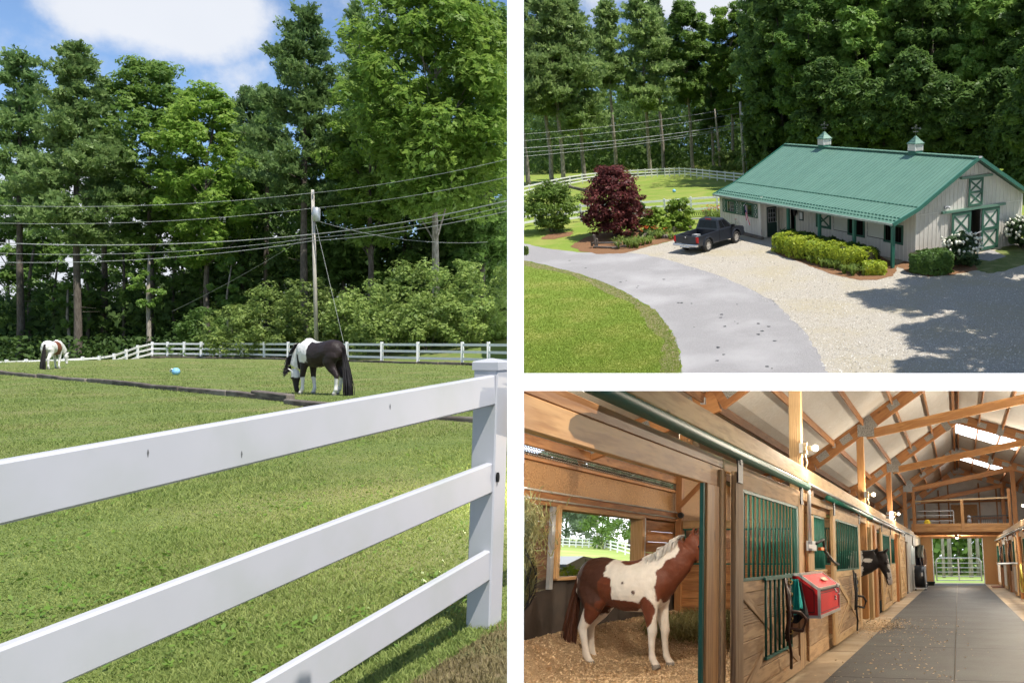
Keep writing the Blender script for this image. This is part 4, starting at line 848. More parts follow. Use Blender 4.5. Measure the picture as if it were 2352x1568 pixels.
m = MB(); m.bar(B(-.03, VR-.12, HR+.02-.03), B(L_+.03, VR-.12, HR+.02-.03), .25, .05, (0, 0, 1)); m.bar(B(-.03, VR+.12, HR-.01), B(L_+.03, VR+.12, HR-.01), .25, .05); part('ridge_cap', m, ROOF, bar)
for (b0, z0, b1, z1) in ((-.05, HE-.07, VB, HB_-.05), (VB, HB_-.05, VR, HR-.03), (VR, HR-.03, VK, HK-.05)):
    for a in (-.02, L_+.02): part('rake_trim', MB().bar(B(a, b0, z0), B(a, b1, z1), .07, .20), TRIM, bar)
part('ridge_end_cap', bbox(MB(), -.07, -.01, VR-.12, VR+.12, HR-.06, HR+.045), WHITE, bar)
m = MB(); m.bar(B(0, -.07, HE-.06), B(L_, -.07, HE-.06), .10, .10); part('gutter', m, pbr('gutter_metal', (.30, .33, .30), (.2, .24, .21), 4, .4), bar)
sg = MB()
for bq in (.22, .52): 
    zq = zroof(bq)+.03
    for i in range(62): sg.bar(B(.1+i*.293, bq, zq), B(.1+i*.293+.17, bq, zq), .03, .06)
for i in range(60): sg.bar(B(.15+i*.30, VB+.02, HB_+.035), B(.15+i*.30+.2, VB+.02, HB_+.035), .05, .05)
o = part('snow_guards', sg, TRIM, bar); o['kind'] = 'stuff'
sg = MB()
for i in range(60): sg.bar(B(.15+i*.30, VR-.27, HR-.10), B(.15+i*.30+.2, VR-.27, HR-.10), .03, .03)
o = part('ridge_vents', sg, TRIM, bar); o['kind'] = 'stuff'
# windows, shutters, sliding panels of the long side
def frame(m, b, a0, a1, z0, z1, w=.10, t=.05): bbox(m, a0, a0+w, b-t, b+.01, z0, z1); bbox(m, a1-w, a1, b-t, b+.01, z0, z1); bbox(m, a0+w, a1-w, b-t, b+.01, z0, z0+w); bbox(m, a0+w, a1-w, b-t, b+.01, z1-w, z1); return m
def xbrace(m, b, a0, a1, z0, z1, w=.055): m.bar(B(a0, b, z0), B(a1, b, z1), w, .03, tuple(VX)+(0,)); m.bar(B(a0, b-.004, z1), B(a1, b-.004, z0), w, .03, tuple(VX)+(0,)); return m
for a0, a1, mull in ((16.0, 17.12, True), (13.88, 15.02, False)):
    f = part('window_frame', frame(MB(), .35, a0-.03, a1+.03, 1.29, 2.2, .11), GPAINT, bar)
    part('window_pane', bbox(MB(), a0+.06, a1-.06, .36, .37, 1.38, 2.1), GLASS, f)
    part('sash', bbox(bbox(MB(), a1-.45, a1-.41, .34, .36, 1.38, 2.1), a0+.1, a0+.13, .34, .36, 1.38, 2.1), WHITE, f)
    if mull:
        g_ = MB()
        for i in range(3): bbox(g_, a0+.2+i*.14, a0+.215+i*.14, .345, .358, 1.4, 2.1)
        for i in range(2): bbox(g_, a0+.1, a0+.6, .344, .357, 1.6+i*.24, 1.615+i*.24)
        part('muntins', g_, WHITE, f)
for a0, a1 in ((17.18, 17.60), (15.56, 15.97), (15.06, 15.46), (13.28, 13.74)):
    s_ = part('shutter', bbox(MB(), a0, a1, .315, .345, 1.3, 2.2), pbr('shutter_ground', (.55, .56, .52), rough=.6), bar)
    mm = frame(MB(), .315, a0, a1, 1.3, 2.2, .06, .02); bbox(mm, a0+.06, a1-.06, .298, .316, 1.72, 1.78); xbrace(mm, .305, a0+.06, a1-.06, 1.36, 1.72, .04); xbrace(mm, .305, a0+.06, a1-.06, 1.78, 2.14, .04); part('cross_brace', mm, GPAINT, s_)
sgn_ = part('name_board', bbox(MB(), 14.5, 16.5, .30, .335, 2.235, 2.385), pbr('sign_green', (.035, .07, .06), rough=.6), bar)
lt = MB(); rr = random.Random(2); a = 16.42
for i in range(26):                                             # the carved letters, too small in the photograph to read
    wd = rr.choice((.05, .06, .045, .07)); h = rr.choice((.085, .095, .08))
    if i not in (6, 13, 17): bbox(lt, a-wd, a, .293, .303, 2.27, 2.27+h)
    a -= wd+.015
    if a < 14.6: break
part('lettering', lt, pbr('sign_letter', (.36, .42, .42), rough=.6), sgn_)
xw = part('stall_window', frame(MB(), VP, 7.85, 9.35, 1.0, 1.98, .15), GPAINT, bar); part('shutter_panel', bbox(MB(), 8.0, 9.2, VP-.02, VP+.02, 1.15, 1.9), SIDE, xw); part('cross_brace', xbrace(MB(), VP-.035, 7.95, 9.25, 1.1, 1.9, .10), GPAINT, xw)
for a0, a1, p0, p1 in ((4.72, 6.27, 6.25, 7.52), (1.47, 3.07, 3.03, 4.40)):
    f = part('stall_window', frame(MB(), VP, a0, a1, .88, 1.98, .12), GPAINT, bar); bars = MB()
    for i in range(6): bars.bar(B(a0+.2+i*.22, VP+.02, 1.0), B(a0+.2+i*.22, VP+.02, 1.9), .02, .02)
    part('grille', bars, pbr('black_iron', (.015, .015, .016), rough=.5), f)
    s_ = part('sliding_panel', bbox(MB(), p0, p1, VP-.075, VP-.045, 1.05, 1.98), pbr('cream_panel', (.60, .585, .52), (.56, .545, .48), 2, .55), bar); part('panel_edge', bbox(bbox(MB(), p0-.012, p1+.012, VP-.08, VP-.04, 1.02, 1.05), p1, p1+.02, VP-.08, VP-.04, 1.05, 1.98), pbr('black_iron', (.015, .015, .016), rough=.5), s_); part('handle', MB().tube([B(p1-.06, VP-.08, 1.30), B(p1-.06, VP-.13, 1.34), B(p1-.06, VP-.13, 1.44), B(p1-.06, VP-.08, 1.48)], .012, 6), GALV, s_)
part('doorway_frame', bbox(bbox(bbox(MB(), 12.13, 12.25, VP-.04, VP+.05, 0, 2.1), 11.5, 11.6, VP-.04, VP+.05, 0, 2.1), 11.6, 12.13, VP-.04, VP+.05, 2.02, 2.1), GPAINT, bar)
# gable doors
def xdoor(nm, a, b0, b1, z0, z1, rows, w=.17):
    d_ = part(nm, MB().prism([B(a+.03, b0, z0), B(a+.03, b1, z0), B(a+.03, b1, z1), B(a+.03, b0, z1)], tuple(B(-.05, 0, 0)-B(0, 0, 0))), pbr('door_cream', (.62, .60, .54), (.56, .54, .48), 2, .6), bar)
    mm = MB(); q = lambda b_0, b_1, z_0, z_1, t=.045: mm.add([B(a-.02-t, b_0, z_0), B(a-.02-t, b_1, z_0), B(a-.02-t, b_1, z_1), B(a-.02-t, b_0, z_1), B(a-.018, b_0, z_0), B(a-.018, b_1, z_0), B(a-.018, b_1, z_1), B(a-.018, b_0, z_1)], [(0, 3, 2, 1), (4, 5, 6, 7), (0, 1, 5, 4), (1, 2, 6, 5), (2, 3, 7, 6), (3, 0, 4, 7)])
    q(b0, b0+w, z0, z1); q(b1-w, b1, z0, z1); q(b0+w, b1-w, z0, z0+w); q(b0+w, b1-w, z1-w, z1)
    hh = (z1-z0-2*w-(rows-1)*w)/rows
    for i in range(rows):
        s0 = z0+w+i*(hh+w)
        if i: q(b0+w, b1-w, s0-w, s0)
        for (x, y), (x2, y2) in (((b0+w, s0), (b1-w, s0+hh)), ((b0+w, s0+hh), (b1-w, s0))): mm.bar(B(a-.03, x, y), B(a-.03, x2, y2), .10, .025 if y < y2 else .03, tuple(UX)+(0,))
    part('cross_brace', mm, GPAINT, d_); return d_
xdoor('barn_door', .42, 4.70, 6.22, .08, 2.48, 2); xdoor('barn_door', .42, 7.10, 8.56, .08, 2.50, 2); xdoor('loft_door', .42, 5.95, 7.10, 2.72, 4.28, 2, .12)
m = MB(); bbox(m, .32, .47, 3.95, 9.02, 2.52, 2.66); part('door_track', m, ROOF, bar); m = MB(); bbox(m, .30, .47, 5.30, 7.78, 4.30, 4.42); part('door_track', m, ROOF, bar)
m = MB(); m.tube([B(.40, 4.25, 2.86), B(.22, 4.25, 2.9), B(.16, 4.3, 2.84)], .05, 8); bbox(m, .38, .47, 4.15, 4.35, 2.78, 2.94); part('floodlight', m, WHITE, bar)
part('rope', MB().tube([B(.36, 6.2, 1.15), B(.36, 6.65, 1.12), B(.36, 7.1, 1.2)], .02, 6), WHITE, bar)
# wall lantern, bulletin board
m = MB().lathe([(.02, .52), (.05, .46), (.16, .36), (.15, .34), (.09, .02), (.03, 0)], 8, tuple(B(11.36, VP-.2, 1.48))); m.tube([B(11.36, VP, 1.55), B(11.36, VP-.03, 2.1), B(11.36, VP-.2, 2.12), B(11.36, VP-.2, 2.0)], .02, 6)
solo('wall_lantern', m, pbr('black_iron', (.015, .015, .016), rough=.5), 'black carriage lantern on the white wall beside the dark doorway', 'lantern', FA, tuple(B(11.36, VP, 1.5)))
bb_ = thing('notice_board', 'small dark framed notice board with white paper on the barn wall', 'notice board', FA, tuple(B(10.9, VP, 1.2)))
part('frame', bbox(MB(), 10.66, 11.12, VP-.05, VP-.018, 1.22, 1.78), pbr('sign_green', (.035, .07, .06), rough=.6), bb_); part('paper', bbox(MB(), 10.74, 11.04, VP-.056, VP-.05, 1.30, 1.73), pbr('paper', (.75, .75, .75), rough=.7), bb_)
fl = MB().sph(tuple(B(12.6, .5, .35)), (.04, .03, .14), 8, 6)
# cupolas
LOUV = pbr('cupola_cream', (.72, .69, .65), (.66, .63, .59), 3, .5)
for a, lb in ((13.79, 'far'), (5.02, 'near')):
    h = .31; sf = lambda m, r, z0, z1, r1=None: m.add([B(a+sx*q*1.0, VR+sy*q*1.0, zz) for zz, q in ((z0, r), (z1, r1 if r1 is not None else r)) for sx, sy in ((-1, -1), (1, -1), (1, 1), (-1, 1))], [(0, 3, 2, 1), (4, 5, 6, 7), (0, 1, 5, 4), (1, 2, 6, 5), (2, 3, 7, 6), (3, 0, 4, 7)])
    c_ = part('cupola', sf(MB(), h*.97, HR-.30, HR+.12), TRIM, bar)
    m = sf(MB(), h*.9, HR+.12, HR+.52); 
    for sx, sy in ((-1, -1), (1, -1), (1, 1), (-1, 1)): m.bar(B(a+sx*h*.93, VR+sy*h*.93, HR+.12), B(a+sx*h*.93, VR+sy*h*.93, HR+.52), .07, .07, tuple(UX)+(0,))
    for i in range(6):
        zz = HR+.16+i*.062
        for s_ in (-1, 1): m.bar(B(a-h*.9, VR+s_*h*.93, zz), B(a+h*.9, VR+s_*h*.93, zz), .05, .035, (0, 0, 1)); m.bar(B(a+s_*h*.93, VR-h*.9, zz), B(a+s_*h*.93, VR+h*.9, zz), .05, .035, (0, 0, 1))
    part('louvres', m, LOUV, c_)
    m = sf(MB(), h*1.2, HR+.52, HR+.56); sf(m, h*1.2, HR+.56, HR+.76, h*.62); sf(m, h*.62, HR+.76, HR+.98, .04); part('cupola_roof', m, ROOF, c_)
    m = MB().tube([B(a, VR, HR+.95), B(a, VR, HR+1.55)], .009, 6); z0 = HR+1.42; m.tube([B(a-.32, VR, z0), B(a+.30, VR, z0)], .013, 6); m.bar(B(a-.42, VR, z0), B(a-.28, VR, z0), .012, .12); m.prism([B(a+.28, VR, z0-.06), B(a+.42, VR, z0), B(a+.28, VR, z0+.06)], tuple(VX*.01)+(0,))
    for s_ in (-1, 1):
        m.tube([B(a, VR, HR+1.22), B(a+s_*.17, VR, HR+1.22)], .01, 6); m.tube([B(a, VR, HR+1.22), B(a, VR+s_*.17, HR+1.22)], .01, 6); m.bar(B(a+s_*.19, VR, HR+1.19), B(a+s_*.19, VR, HR+1.25), .03, .03); m.bar(B(a, VR+s_*.19, HR+1.19), B(a, VR+s_*.19, HR+1.25), .03, .03)
    m.tube([B(a+.08*math.cos(k*PI/8), VR, HR+1.55+.08*math.sin(k*PI/8)) for k in range(17)], .009, 6); m.sph(tuple(B(a, VR, HR+1.55)), .025, 8, 6); part('weathervane', m, pbr('vane_metal', (.16, .16, .15), rough=.5, metal=.4), c_)
# flag by the office window
fg = thing('flag', 'red, white and blue striped flag drooping from a short pole beside the office window', 'flag', FA, tuple(B(14.2, 0, 1.2)))
part('flag_pole', MB().tube([B(14.55, .33, 2.28), B(13.95, -.32, 2.12)], .02, 6), WHITE, fg)
RED, BLU, WHT = pbr('flag_red', (.55, .03, .04), rough=.7), pbr('flag_blue', (.05, .06, .22), rough=.7), pbr('flag_white', (.75, .74, .74), rough=.7)
nu, nv = 27, 14; me_v = []; fs = []; mi = []
for i in range(nu):
    for j in range(nv):
        u_ = i/(nu-1); v_ = j/(nv-1); f = .35+.65*v_; x = 14.02-.05-u_*.42*f; me_v.append(B(x-.12*v_*u_, -.20+.07*math.sin(u_*11+v_*2)*f, 2.15-.85*v_*(1-.1*u_)-.45*u_*v_**.5-.06*u_))
st = MB().add(me_v, [(i*nv+j, i*nv+j+1, (i+1)*nv+j+1, (i+1)*nv+j) for i in range(nu-1) for j in range(nv-1)]); me = st.mesh('cloth', off(fg), True, False)
for mt in (RED, WHT, BLU): me.materials.append(mt)
for k, p in enumerate(me.polygons):
    i, j = divmod(k, nv-1); p.material_index = 2 if (i < 14 and j < 5) else (i//2) % 2
o = bpy.data.objects.new('cloth', me); COL.objects.link(o); o.parent = fg
sm = MB(); rr = random.Random(3)
for i in range(3):
    for j in range(3): q = V(me_v[(2+i*4)*nv+1+j])+V((0, -.012, 0))-V(tuple(VX)+(0,))*.012; sm.sph(tuple(q), .017, 6, 4)
part('stars', sm, WHT, fg)

# ------------------------------------------------------------------ pickup truck
def truck(F, loc, rz):
    t = thing('pickup_truck', 'dark blue crew-cab pickup truck parked on the pale gravel', 'truck', F, loc, rz)
    PAINT = pbr('blue_grey_paint', (.018, .021, .029), (.016, .019, .026), 2, .32, coat=.35, spec=.4); LOWP = PAINT
    BLK = pbr('black_plastic', (.012, .012, .013), rough=.6); CHR = pbr('chrome', (.62, .62, .63), rough=.18, metal=.9); RUB = pbr('tyre_rubber', (.025, .024, .023), (.05, .047, .043), 8, .85)
    RX, FX, WR = -1.55, 1.62, .385
    def arch(x, r, n=9): return [(x+r*math.cos(PI-PI*i/n), .40+r*math.sin(PI-PI*i/n)) for i in range(n+1)]
    b = MB()
    lower = [(-.32, .42)]+[(FX-.5, .40)]+arch(FX, .47)[0:]+[(2.42, .40), (2.52, .55), (2.54, .86), (2.45, .98), (2.0, 1.07), (1.22, 1.13), (-.32, 1.15)]
    for s in (-1, 1): b.prism([(x, s*.84, z) for x, z in lower], (0, s*.06, 0))
    b.add([(1.15, -.84, 1.13), (2.0, -.84, 1.07), (2.45, -.82, .97), (2.45, .82, .97), (2.0, .84, 1.07), (1.15, .84, 1.13)], [(0, 1, 4, 5), (1, 2, 3, 4)])
    b.add([(1.2, -.6, 1.155), (2.0, -.58, 1.10), (2.38, -.5, 1.0), (2.38, .5, 1.0), (2.0, .58, 1.10), (1.2, .6, 1.155)], [(0, 1, 4, 5), (1, 2, 3, 4)])
    b.add([(2.45, -.84, .97), (2.54, -.84, .5), (2.54, .84, .5), (2.45, .84, .97)], [(0, 1, 2, 3)])
    bed = [(-2.62, .52)]+[(RX-.5, .45)]+arch(RX, .47)+[(-.34, .42), (-.34, 1.13), (-2.62, 1.08)]
    for s in (-1, 1):
        b.prism([(x, s*.77, z) for x, z in bed], (0, s*.12, 0))
        for X in (RX, FX):
            A = arch(X, .49); A2 = arch(X, .57)
            for i in range(len(A)-1):
                (x0, z0), (x1, z1), (u0, w0), (u1, w1) = A[i], A[i+1], A2[i], A2[i+1]
                b.add([(x0, s*.88, z0), (x1, s*.88, z1), (u1, s*.88, w1), (u0, s*.88, w0), (x0, s*.945, z0), (x1, s*.945, z1), (u1, s*.925, w1), (u0, s*.925, w0)], [(0, 1, 2, 3), (4, 5, 6, 7), (0, 1, 5, 4), (3, 2, 6, 7)])
    b.box((-2.6, -.78, .62), (-.34, .78, .66)); b.box((-.40, -.86, .60), (-.33, .86, 1.15)); b.box((-2.60, -.82, .46), (2.4, .82, .55))
    base = [(-.34, .87, 1.14), (1.30, .87, 1.13)]; top = [(-.18, .66, 1.76), (.62, .66, 1.76)]; g = MB()
    V8 = [(-.34, -.88, 1.13), (1.30, -.88, 1.12), (1.30, .88, 1.12), (-.34, .88, 1.13), (-.20, -.68, 1.73), (.58, -.67, 1.73), (.58, .67, 1.73), (-.20, .68, 1.73), (-.10, -.58, 1.785), (.48, -.57, 1.785), (.48, .57, 1.785), (-.10, .58, 1.785)]
    b.add(V8, [(0, 1, 5, 4), (2, 3, 7, 6), (3, 0, 4, 7), (1, 2, 6, 5), (4, 5, 9, 8), (5, 6, 10, 9), (6, 7, 11, 10), (7, 4, 8, 11), (8, 9, 10, 11)])
    body = part('body', b, PAINT, t, False, False); bv = body.modifiers.new('b', 'BEVEL'); bv.width = .02; bv.segments = 2; bv.limit_method = 'ANGLE'; bv.angle_limit = rad(35)
    tg = part('tailgate', MB().box((-2.665, -.74, .56), (-2.61, .74, 1.09)), PAINT, t, False, False); bv = tg.modifiers.new('b', 'BEVEL'); bv.width = .018; bv.segments = 2
    part('latch', MB().box((-2.675, -.16, .90), (-2.655, .16, .96)), BLK, tg, False, False); part('badge', MB().lathe([(.055, 0), (.055, .012)], 16, (-2.68, 0, 1.01), 'x'), CHR, tg, False, False)
    for s in (-1, 1): part('tail_light', MB().box((-2.645, s*.74 if s < 0 else .74, .70), (-2.60, s*.905 if s < 0 else .905, 1.05)).box((-2.647, min(s*.745, s*.9), .74), (-2.60, max(s*.745, s*.9), .82)), pbr('tail_red', (.55, .015, .012), (.45, .012, .01), 3, .2), t, False, False)
    bp = part('bumper', MB().box((-2.80, -.90, .46), (-2.62, .90, .62)).box((-2.82, -.35, .40), (-2.68, .35, .48)), CHR, t, False, False); bv = bp.modifiers.new('b', 'BEVEL'); bv.width = .035; bv.segments = 3
    part('number_plate', MB().box((-2.812, -.17, .49), (-2.80, .17, .60)), pbr('plate', (.6, .6, .58), rough=.5), t, False, False)
    part('front_bumper', MB().box((2.45, -.88, .42), (2.62, .88, .62)), BLK, t, False, False)
    part('brake_light', MB().box((-.23, -.19, 1.735), (-.175, .19, 1.775)), pbr('tail_red', (.55, .015, .012)), t, False, False)
    def pane(nm, q, lift, par=None):
        q = [V(p) for p in q]; n_ = (q[1]-q[0]).cross(q[2]-q[0]).normalized()*lift; m = MB().prism([p+n_ for p in q], tuple(-n_*.6)); return part(nm, m, GLASS2, t, False, False)
    GLASS2 = pbr('truck_glass', (.008, .009, .011), rough=.12, spec=.25)
    lp = lambda a_, b_, f: tuple(V(a_).lerp(V(b_), f))
    def face(p0, p1, p2, p3, u0, u1, v0, v1): e = lambda u, v: V(p0).lerp(V(p1), u).lerp(V(p3).lerp(V(p2), u), v); return [e(u0, v0), e(u1, v0), e(u1, v1), e(u0, v1)]
    pane('rear_window', face(V8[3], V8[0], V8[4], V8[7], .08, .92, .15, .9), .006)
    fr_ = MB(); 
    for u in (.36, .64): a_, b_, c_, d_ = face(V8[3], V8[0], V8[4], V8[7], u-.01, u+.01, .15, .9); fr_.prism([p+V((-.012, 0, 0)) for p in (a_, b_, c_, d_)], (.01, 0, 0))
    part('window_divider', fr_, BLK, t, False, False)
    pane('windscreen', face(V8[1], V8[2], V8[6], V8[5], .06, .94, .08, .93), .006)
    for s in (0, 1):
        a_, b_, c_, d_ = (V8[0], V8[1], V8[5], V8[4]) if s == 0 else (V8[3], V8[2], V8[6], V8[7]); sg_ = 1 if s == 0 else -1
        pane('rear_side_window', face(a_, b_, c_, d_, .13, .43, .14, .88), .006*sg_); pane('front_side_window', face(a_, b_, c_, d_, .48, .86, .14, .88), .006*sg_)
        y = -.905 if s == 0 else .905
        for x in (.02, .80): part('door_handle', MB().box((x, min(y, y*.985), 1.0), (x+.16, max(y, y*.985)+.0, 1.03)), CHR if False else BLK, t, False, False)
        sm_ = MB()
        for x in (.42, -.30, 1.18): sm_.box((x-.004, min(y*.9955, y*1.001), .5), (x+.004, max(y*.9955, y*1.001), 1.12))
        part('door_gap', sm_, BLK, t, False, False)
        part('mirror', MB().box((1.02, min(y*1.0, y*1.22), 1.12), (1.14, max(y*1.0, y*1.22), 1.30)), BLK, t, False, False)
        for X in (RX, FX):
            yy = y*.86; w_ = .13; sgn = -1 if y < 0 else 1
            ty = part('wheel', MB().lathe([(.24, .0), (.245, -w_), (.345, -w_), (WR, -w_*.7), (WR, w_*.7), (.345, w_), (.245, w_), (.24, .001)], 28, (X, yy, WR), 'y'), RUB, t, True, False)
            rm_ = MB().lathe([(.245, -.02*sgn), (.245, .10*sgn), (.225, .115*sgn), (.21, .05*sgn), (.05, .05*sgn)], 24, (X, yy, WR), 'y')
            for k in range(6):
                a0 = k*PI/3; d_ = V((math.cos(a0), 0, math.sin(a0))); rm_.bar(V((X, yy+.095*sgn, WR))+d_*.03, V((X, yy+.105*sgn, WR))+d_*.225, .055, .03, (0, 1, 0))
            rm_.lathe([(.05, .05*sgn), (.05, .115*sgn), (.01, .12*sgn)], 12, (X, yy, WR), 'y'); part('rim', rm_, pbr('alloy', (.62, .58, .53), rough=.4, metal=.3), ty, False, False)
        part('mud_flap', MB().box((RX-.52, min(y, y*.74), .22), (RX-.49, max(y, y*.74), .55)), BLK, t, False, False)
    part('bed_liner', MB().box((-2.58, -.765, .662), (-.41, .765, .69)), BLK, t, False, False)
    part('cargo', MB().box((-1.2, .2, .69), (-.8, .6, .9)).bar((-1.4, .1, .72), (-.6, .5, .8), .12, .1), pbr('cargo_grey', (.3, .3, .3), rough=.7), t, False, False)
    cu = bpy.data.curves.new('txt', 'FONT'); cu.body = 'FRONTIER'; cu.size = .085; cu.extrude = .003; to = bpy.data.objects.new('t_', cu); COL.objects.link(to); dg = bpy.context.evaluated_depsgraph_get(); dg.update(); me = bpy.data.meshes.new_from_object(to.evaluated_get(dg)); bpy.data.objects.remove(to)
    me.materials.clear(); o = obj('lettering', me, CHR, tg, MX.Translation((-2.668, .70, .615)) @ MX.Rotation(rad(-90), 4, 'Z') @ MX.Rotation(rad(90), 4, 'X'))
    return t
truck(FA, (-1.62, 54.45, .01), rad(57))

# ------------------------------------------------------------------ yard planting
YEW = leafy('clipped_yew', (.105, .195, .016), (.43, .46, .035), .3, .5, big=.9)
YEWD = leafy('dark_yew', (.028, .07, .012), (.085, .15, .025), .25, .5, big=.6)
MAPLE = leafy('purple_maple_leaves', (.055, .014, .018), (.22, .06, .05), .35, .5, big=.6, cut=9, thr=.44)
BUSH = leafy('bright_bush_leaves', (.12, .24, .025), (.33, .43, .06), .42, .45, big=.7, cut=10, thr=.42)
def hedge(name, lb, F, spine, w, h, mat, n, leaf, seed, cat='hedge', group=None):
    """clipped hedge: a bulging row of leafy mounds along a line"""
    rs = np.random.default_rng(seed); o = thing(name, lb, cat, F, tuple(spine[0]), 0, group); S_ = [np.array(p) for p in spine]; seg = [np.linalg.norm(b-a) for a, b in zip(S_, S_[1:])]; tot = sum(seg)
    u = rs.uniform(0, tot, n); th = rs.uniform(-.12, PI+.12, n); P = []; Nn = []
    for ui, t in zip(u, th):
        i = 0; q = ui
        while i < len(seg)-1 and q > seg[i]: q -= seg[i]; i += 1
        a, b = S_[i], S_[i+1]; c = a+(b-a)*q/seg[i]; dr = (b-a)/seg[i]; nrm = np.array([dr[1], -dr[0], 0]); e = (1-max(0, 1-(min(ui, tot-ui)+.02)/(w*.42))**2)**.5*.88+.12
        bul = 1+.09*math.sin(ui*2.6+seed)+.05*math.sin(ui*6.3+t*2)+.04*math.sin(ui*13+t*5); ct, st_ = math.cos(t), math.sin(t); sx = math.copysign(abs(ct)**.55, ct); sz = math.copysign(abs(st_)**.6, st_)
        P.append(c+nrm*sx*w/2*bul*e+np.array([0, 0, h*.30+sz*h*.70*bul*(.75+.25*e)])+rs.normal(0, .035, 3)); Nn.append(nrm*ct+np.array([0, 0, st_+.15]))
    P = np.array(P); P[:, 2] = np.maximum(P[:, 2], .03); Q = leaves(P-np.array(spine[0]), np.array(Nn)+rs.normal(0, .5, (n, 3)), leaf*rs.uniform(.6, 1.3, n), rs, .5); obj('foliage', qmesh('foliage', Q), mat, o)
    core = MB(); k = [V(p) for p in spine]; core.tube([V((0, 0, h*.45))+p for p in k], [(w*.33, h*.38)]*len(k), 10, ref=(0, 0, 1)); part('branches', core, pbr('twigs', (.035, .035, .014), rough=.95), o); return o
g0 = lambda x, y: np.array([*FA.g(x, y), 0.])
hedge('hedge', 'long clipped yellow-green hedge along the porch front', FA, [g0(1795, 574), g0(1850, 590), g0(1910, 604), g0(1975, 617), g0(2000, 622)], 1.7, 1.05, YEW, 15000, .085, 1)
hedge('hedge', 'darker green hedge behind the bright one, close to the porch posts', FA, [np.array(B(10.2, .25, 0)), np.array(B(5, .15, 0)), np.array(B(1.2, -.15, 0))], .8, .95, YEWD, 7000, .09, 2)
hedge('hedge', 'small round yellow-green shrub at the near end of the long hedge', FA, [g0(1982, 629), g0(2034, 629)], .95, .66, YEW, 3500, .07, 3, 'shrub')
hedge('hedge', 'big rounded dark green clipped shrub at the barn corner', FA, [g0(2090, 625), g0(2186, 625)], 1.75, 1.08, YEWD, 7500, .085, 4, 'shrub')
HYD = leafy('hydrangea_leaves', (.035, .075, .025), (.09, .15, .05), .3, .5)
for i, (px, py, R_, H_, lb) in enumerate([(2206, 608, 1.12, 1.62, 'white flowering hydrangea between the round shrub and the barn doors'), (2347, 570, 1.05, 1.75, 'white flowering hydrangea cut by the right edge, beyond the barn doors')]):
    o = shrub(FA, *FA.g(px, py), 0, H_, R_, 300+i, lb, 'hydrangea', HYD, 'hydrangea', 'hydrangeas by the gable', 4500, .10)
    rs = np.random.default_rng(9+i); m = MB()
    for k in range(95):
        t = rs.uniform(.35, 1); a = rs.uniform(0, 2*PI); rr_ = R_*(1.02-.25*max(0, t-.6)**1.2*2)*min(1, .7+t*.4)*rs.uniform(.85, 1.05)*(1 if rs.random() < .7 else rs.uniform(.2, .9)); zz = H_*t*1.0 if rr_ > R_*.6 else H_*rs.uniform(.9, 1.06)
        m.sph((rr_*math.cos(a), rr_*math.sin(a), zz), (.075, .075, .085), 7, 5, .25, random.Random(k))
    q = part('flower_heads', m, pbr('hydrangea_white', (.78, .75, .68), (.6, .6, .45), 20, .7), o, True, False); q['kind'] = 'stuff'
mp_ = shrub(FA, *FA.g(1416, 543), 0, 4.55, 2.3, 320, 'purple leaved Japanese maple in the mulch bed', 'tree', MAPLE, 'maple_tree', None, 17000, .115, None, .55, lambda t: (np.sin(PI*(.18+.74*t))**.75)*(1.0-.22*t), 9, csz=.20)
LB = leafy('yellow_green_bush', (.09, .18, .026), (.25, .345, .065), .42, .5, big=.5, cut=9, thr=.43)
shrub(FA, *FA.g(1270, 533), 0, 3.35, 2.15, 321, 'wide vase-shaped green bush left of the purple maple', 'bush', LB, 'bush', None, 12000, .10, 'A', .6, lambda t: (.35+.65*np.minimum(1, t*2.2))*np.cos(np.maximum(0, t-.35)*2.1)**.7, 12, rxy=(1.02, .9), csz=.2)
shrub(FA, *FA.g(1508, 537), 0, 1.75, 1.05, 322, 'round bright green bush with big leaves between the maple and the truck', 'bush', BUSH, 'bush', 'bright bushes', 3200, .12)
shrub(FA, *FA.g(1562, 527), 0, 2.05, 1.15, 323, 'taller bright green bush just left of the truck', 'bush', BUSH, 'bush', 'bright bushes', 3600, .12)
shrub(FA, *FA.g(1482, 530), 0, 1.9, .75, 324, 'darker bush squeezed between the purple maple and the round bright bush', 'bush', leafy('mid_bush', (.05, .12, .02), (.13, .2, .035), .4, .5), 'bush', 'bright bushes', 2200, .11)
LILY = leafy('lily_leaves', (.10, .18, .03), (.27, .34, .07), .35, .5, big=.8); LILYD = leafy('iris_leaves', (.045, .10, .03), (.13, .20, .06), .3, .5, big=.8)
ORG = pbr('orange_petals', (.70, .16, .03), (.55, .08, .02), 12, .6); YEL = pbr('yellow_petals', (.75, .6, .05), rough=.6)
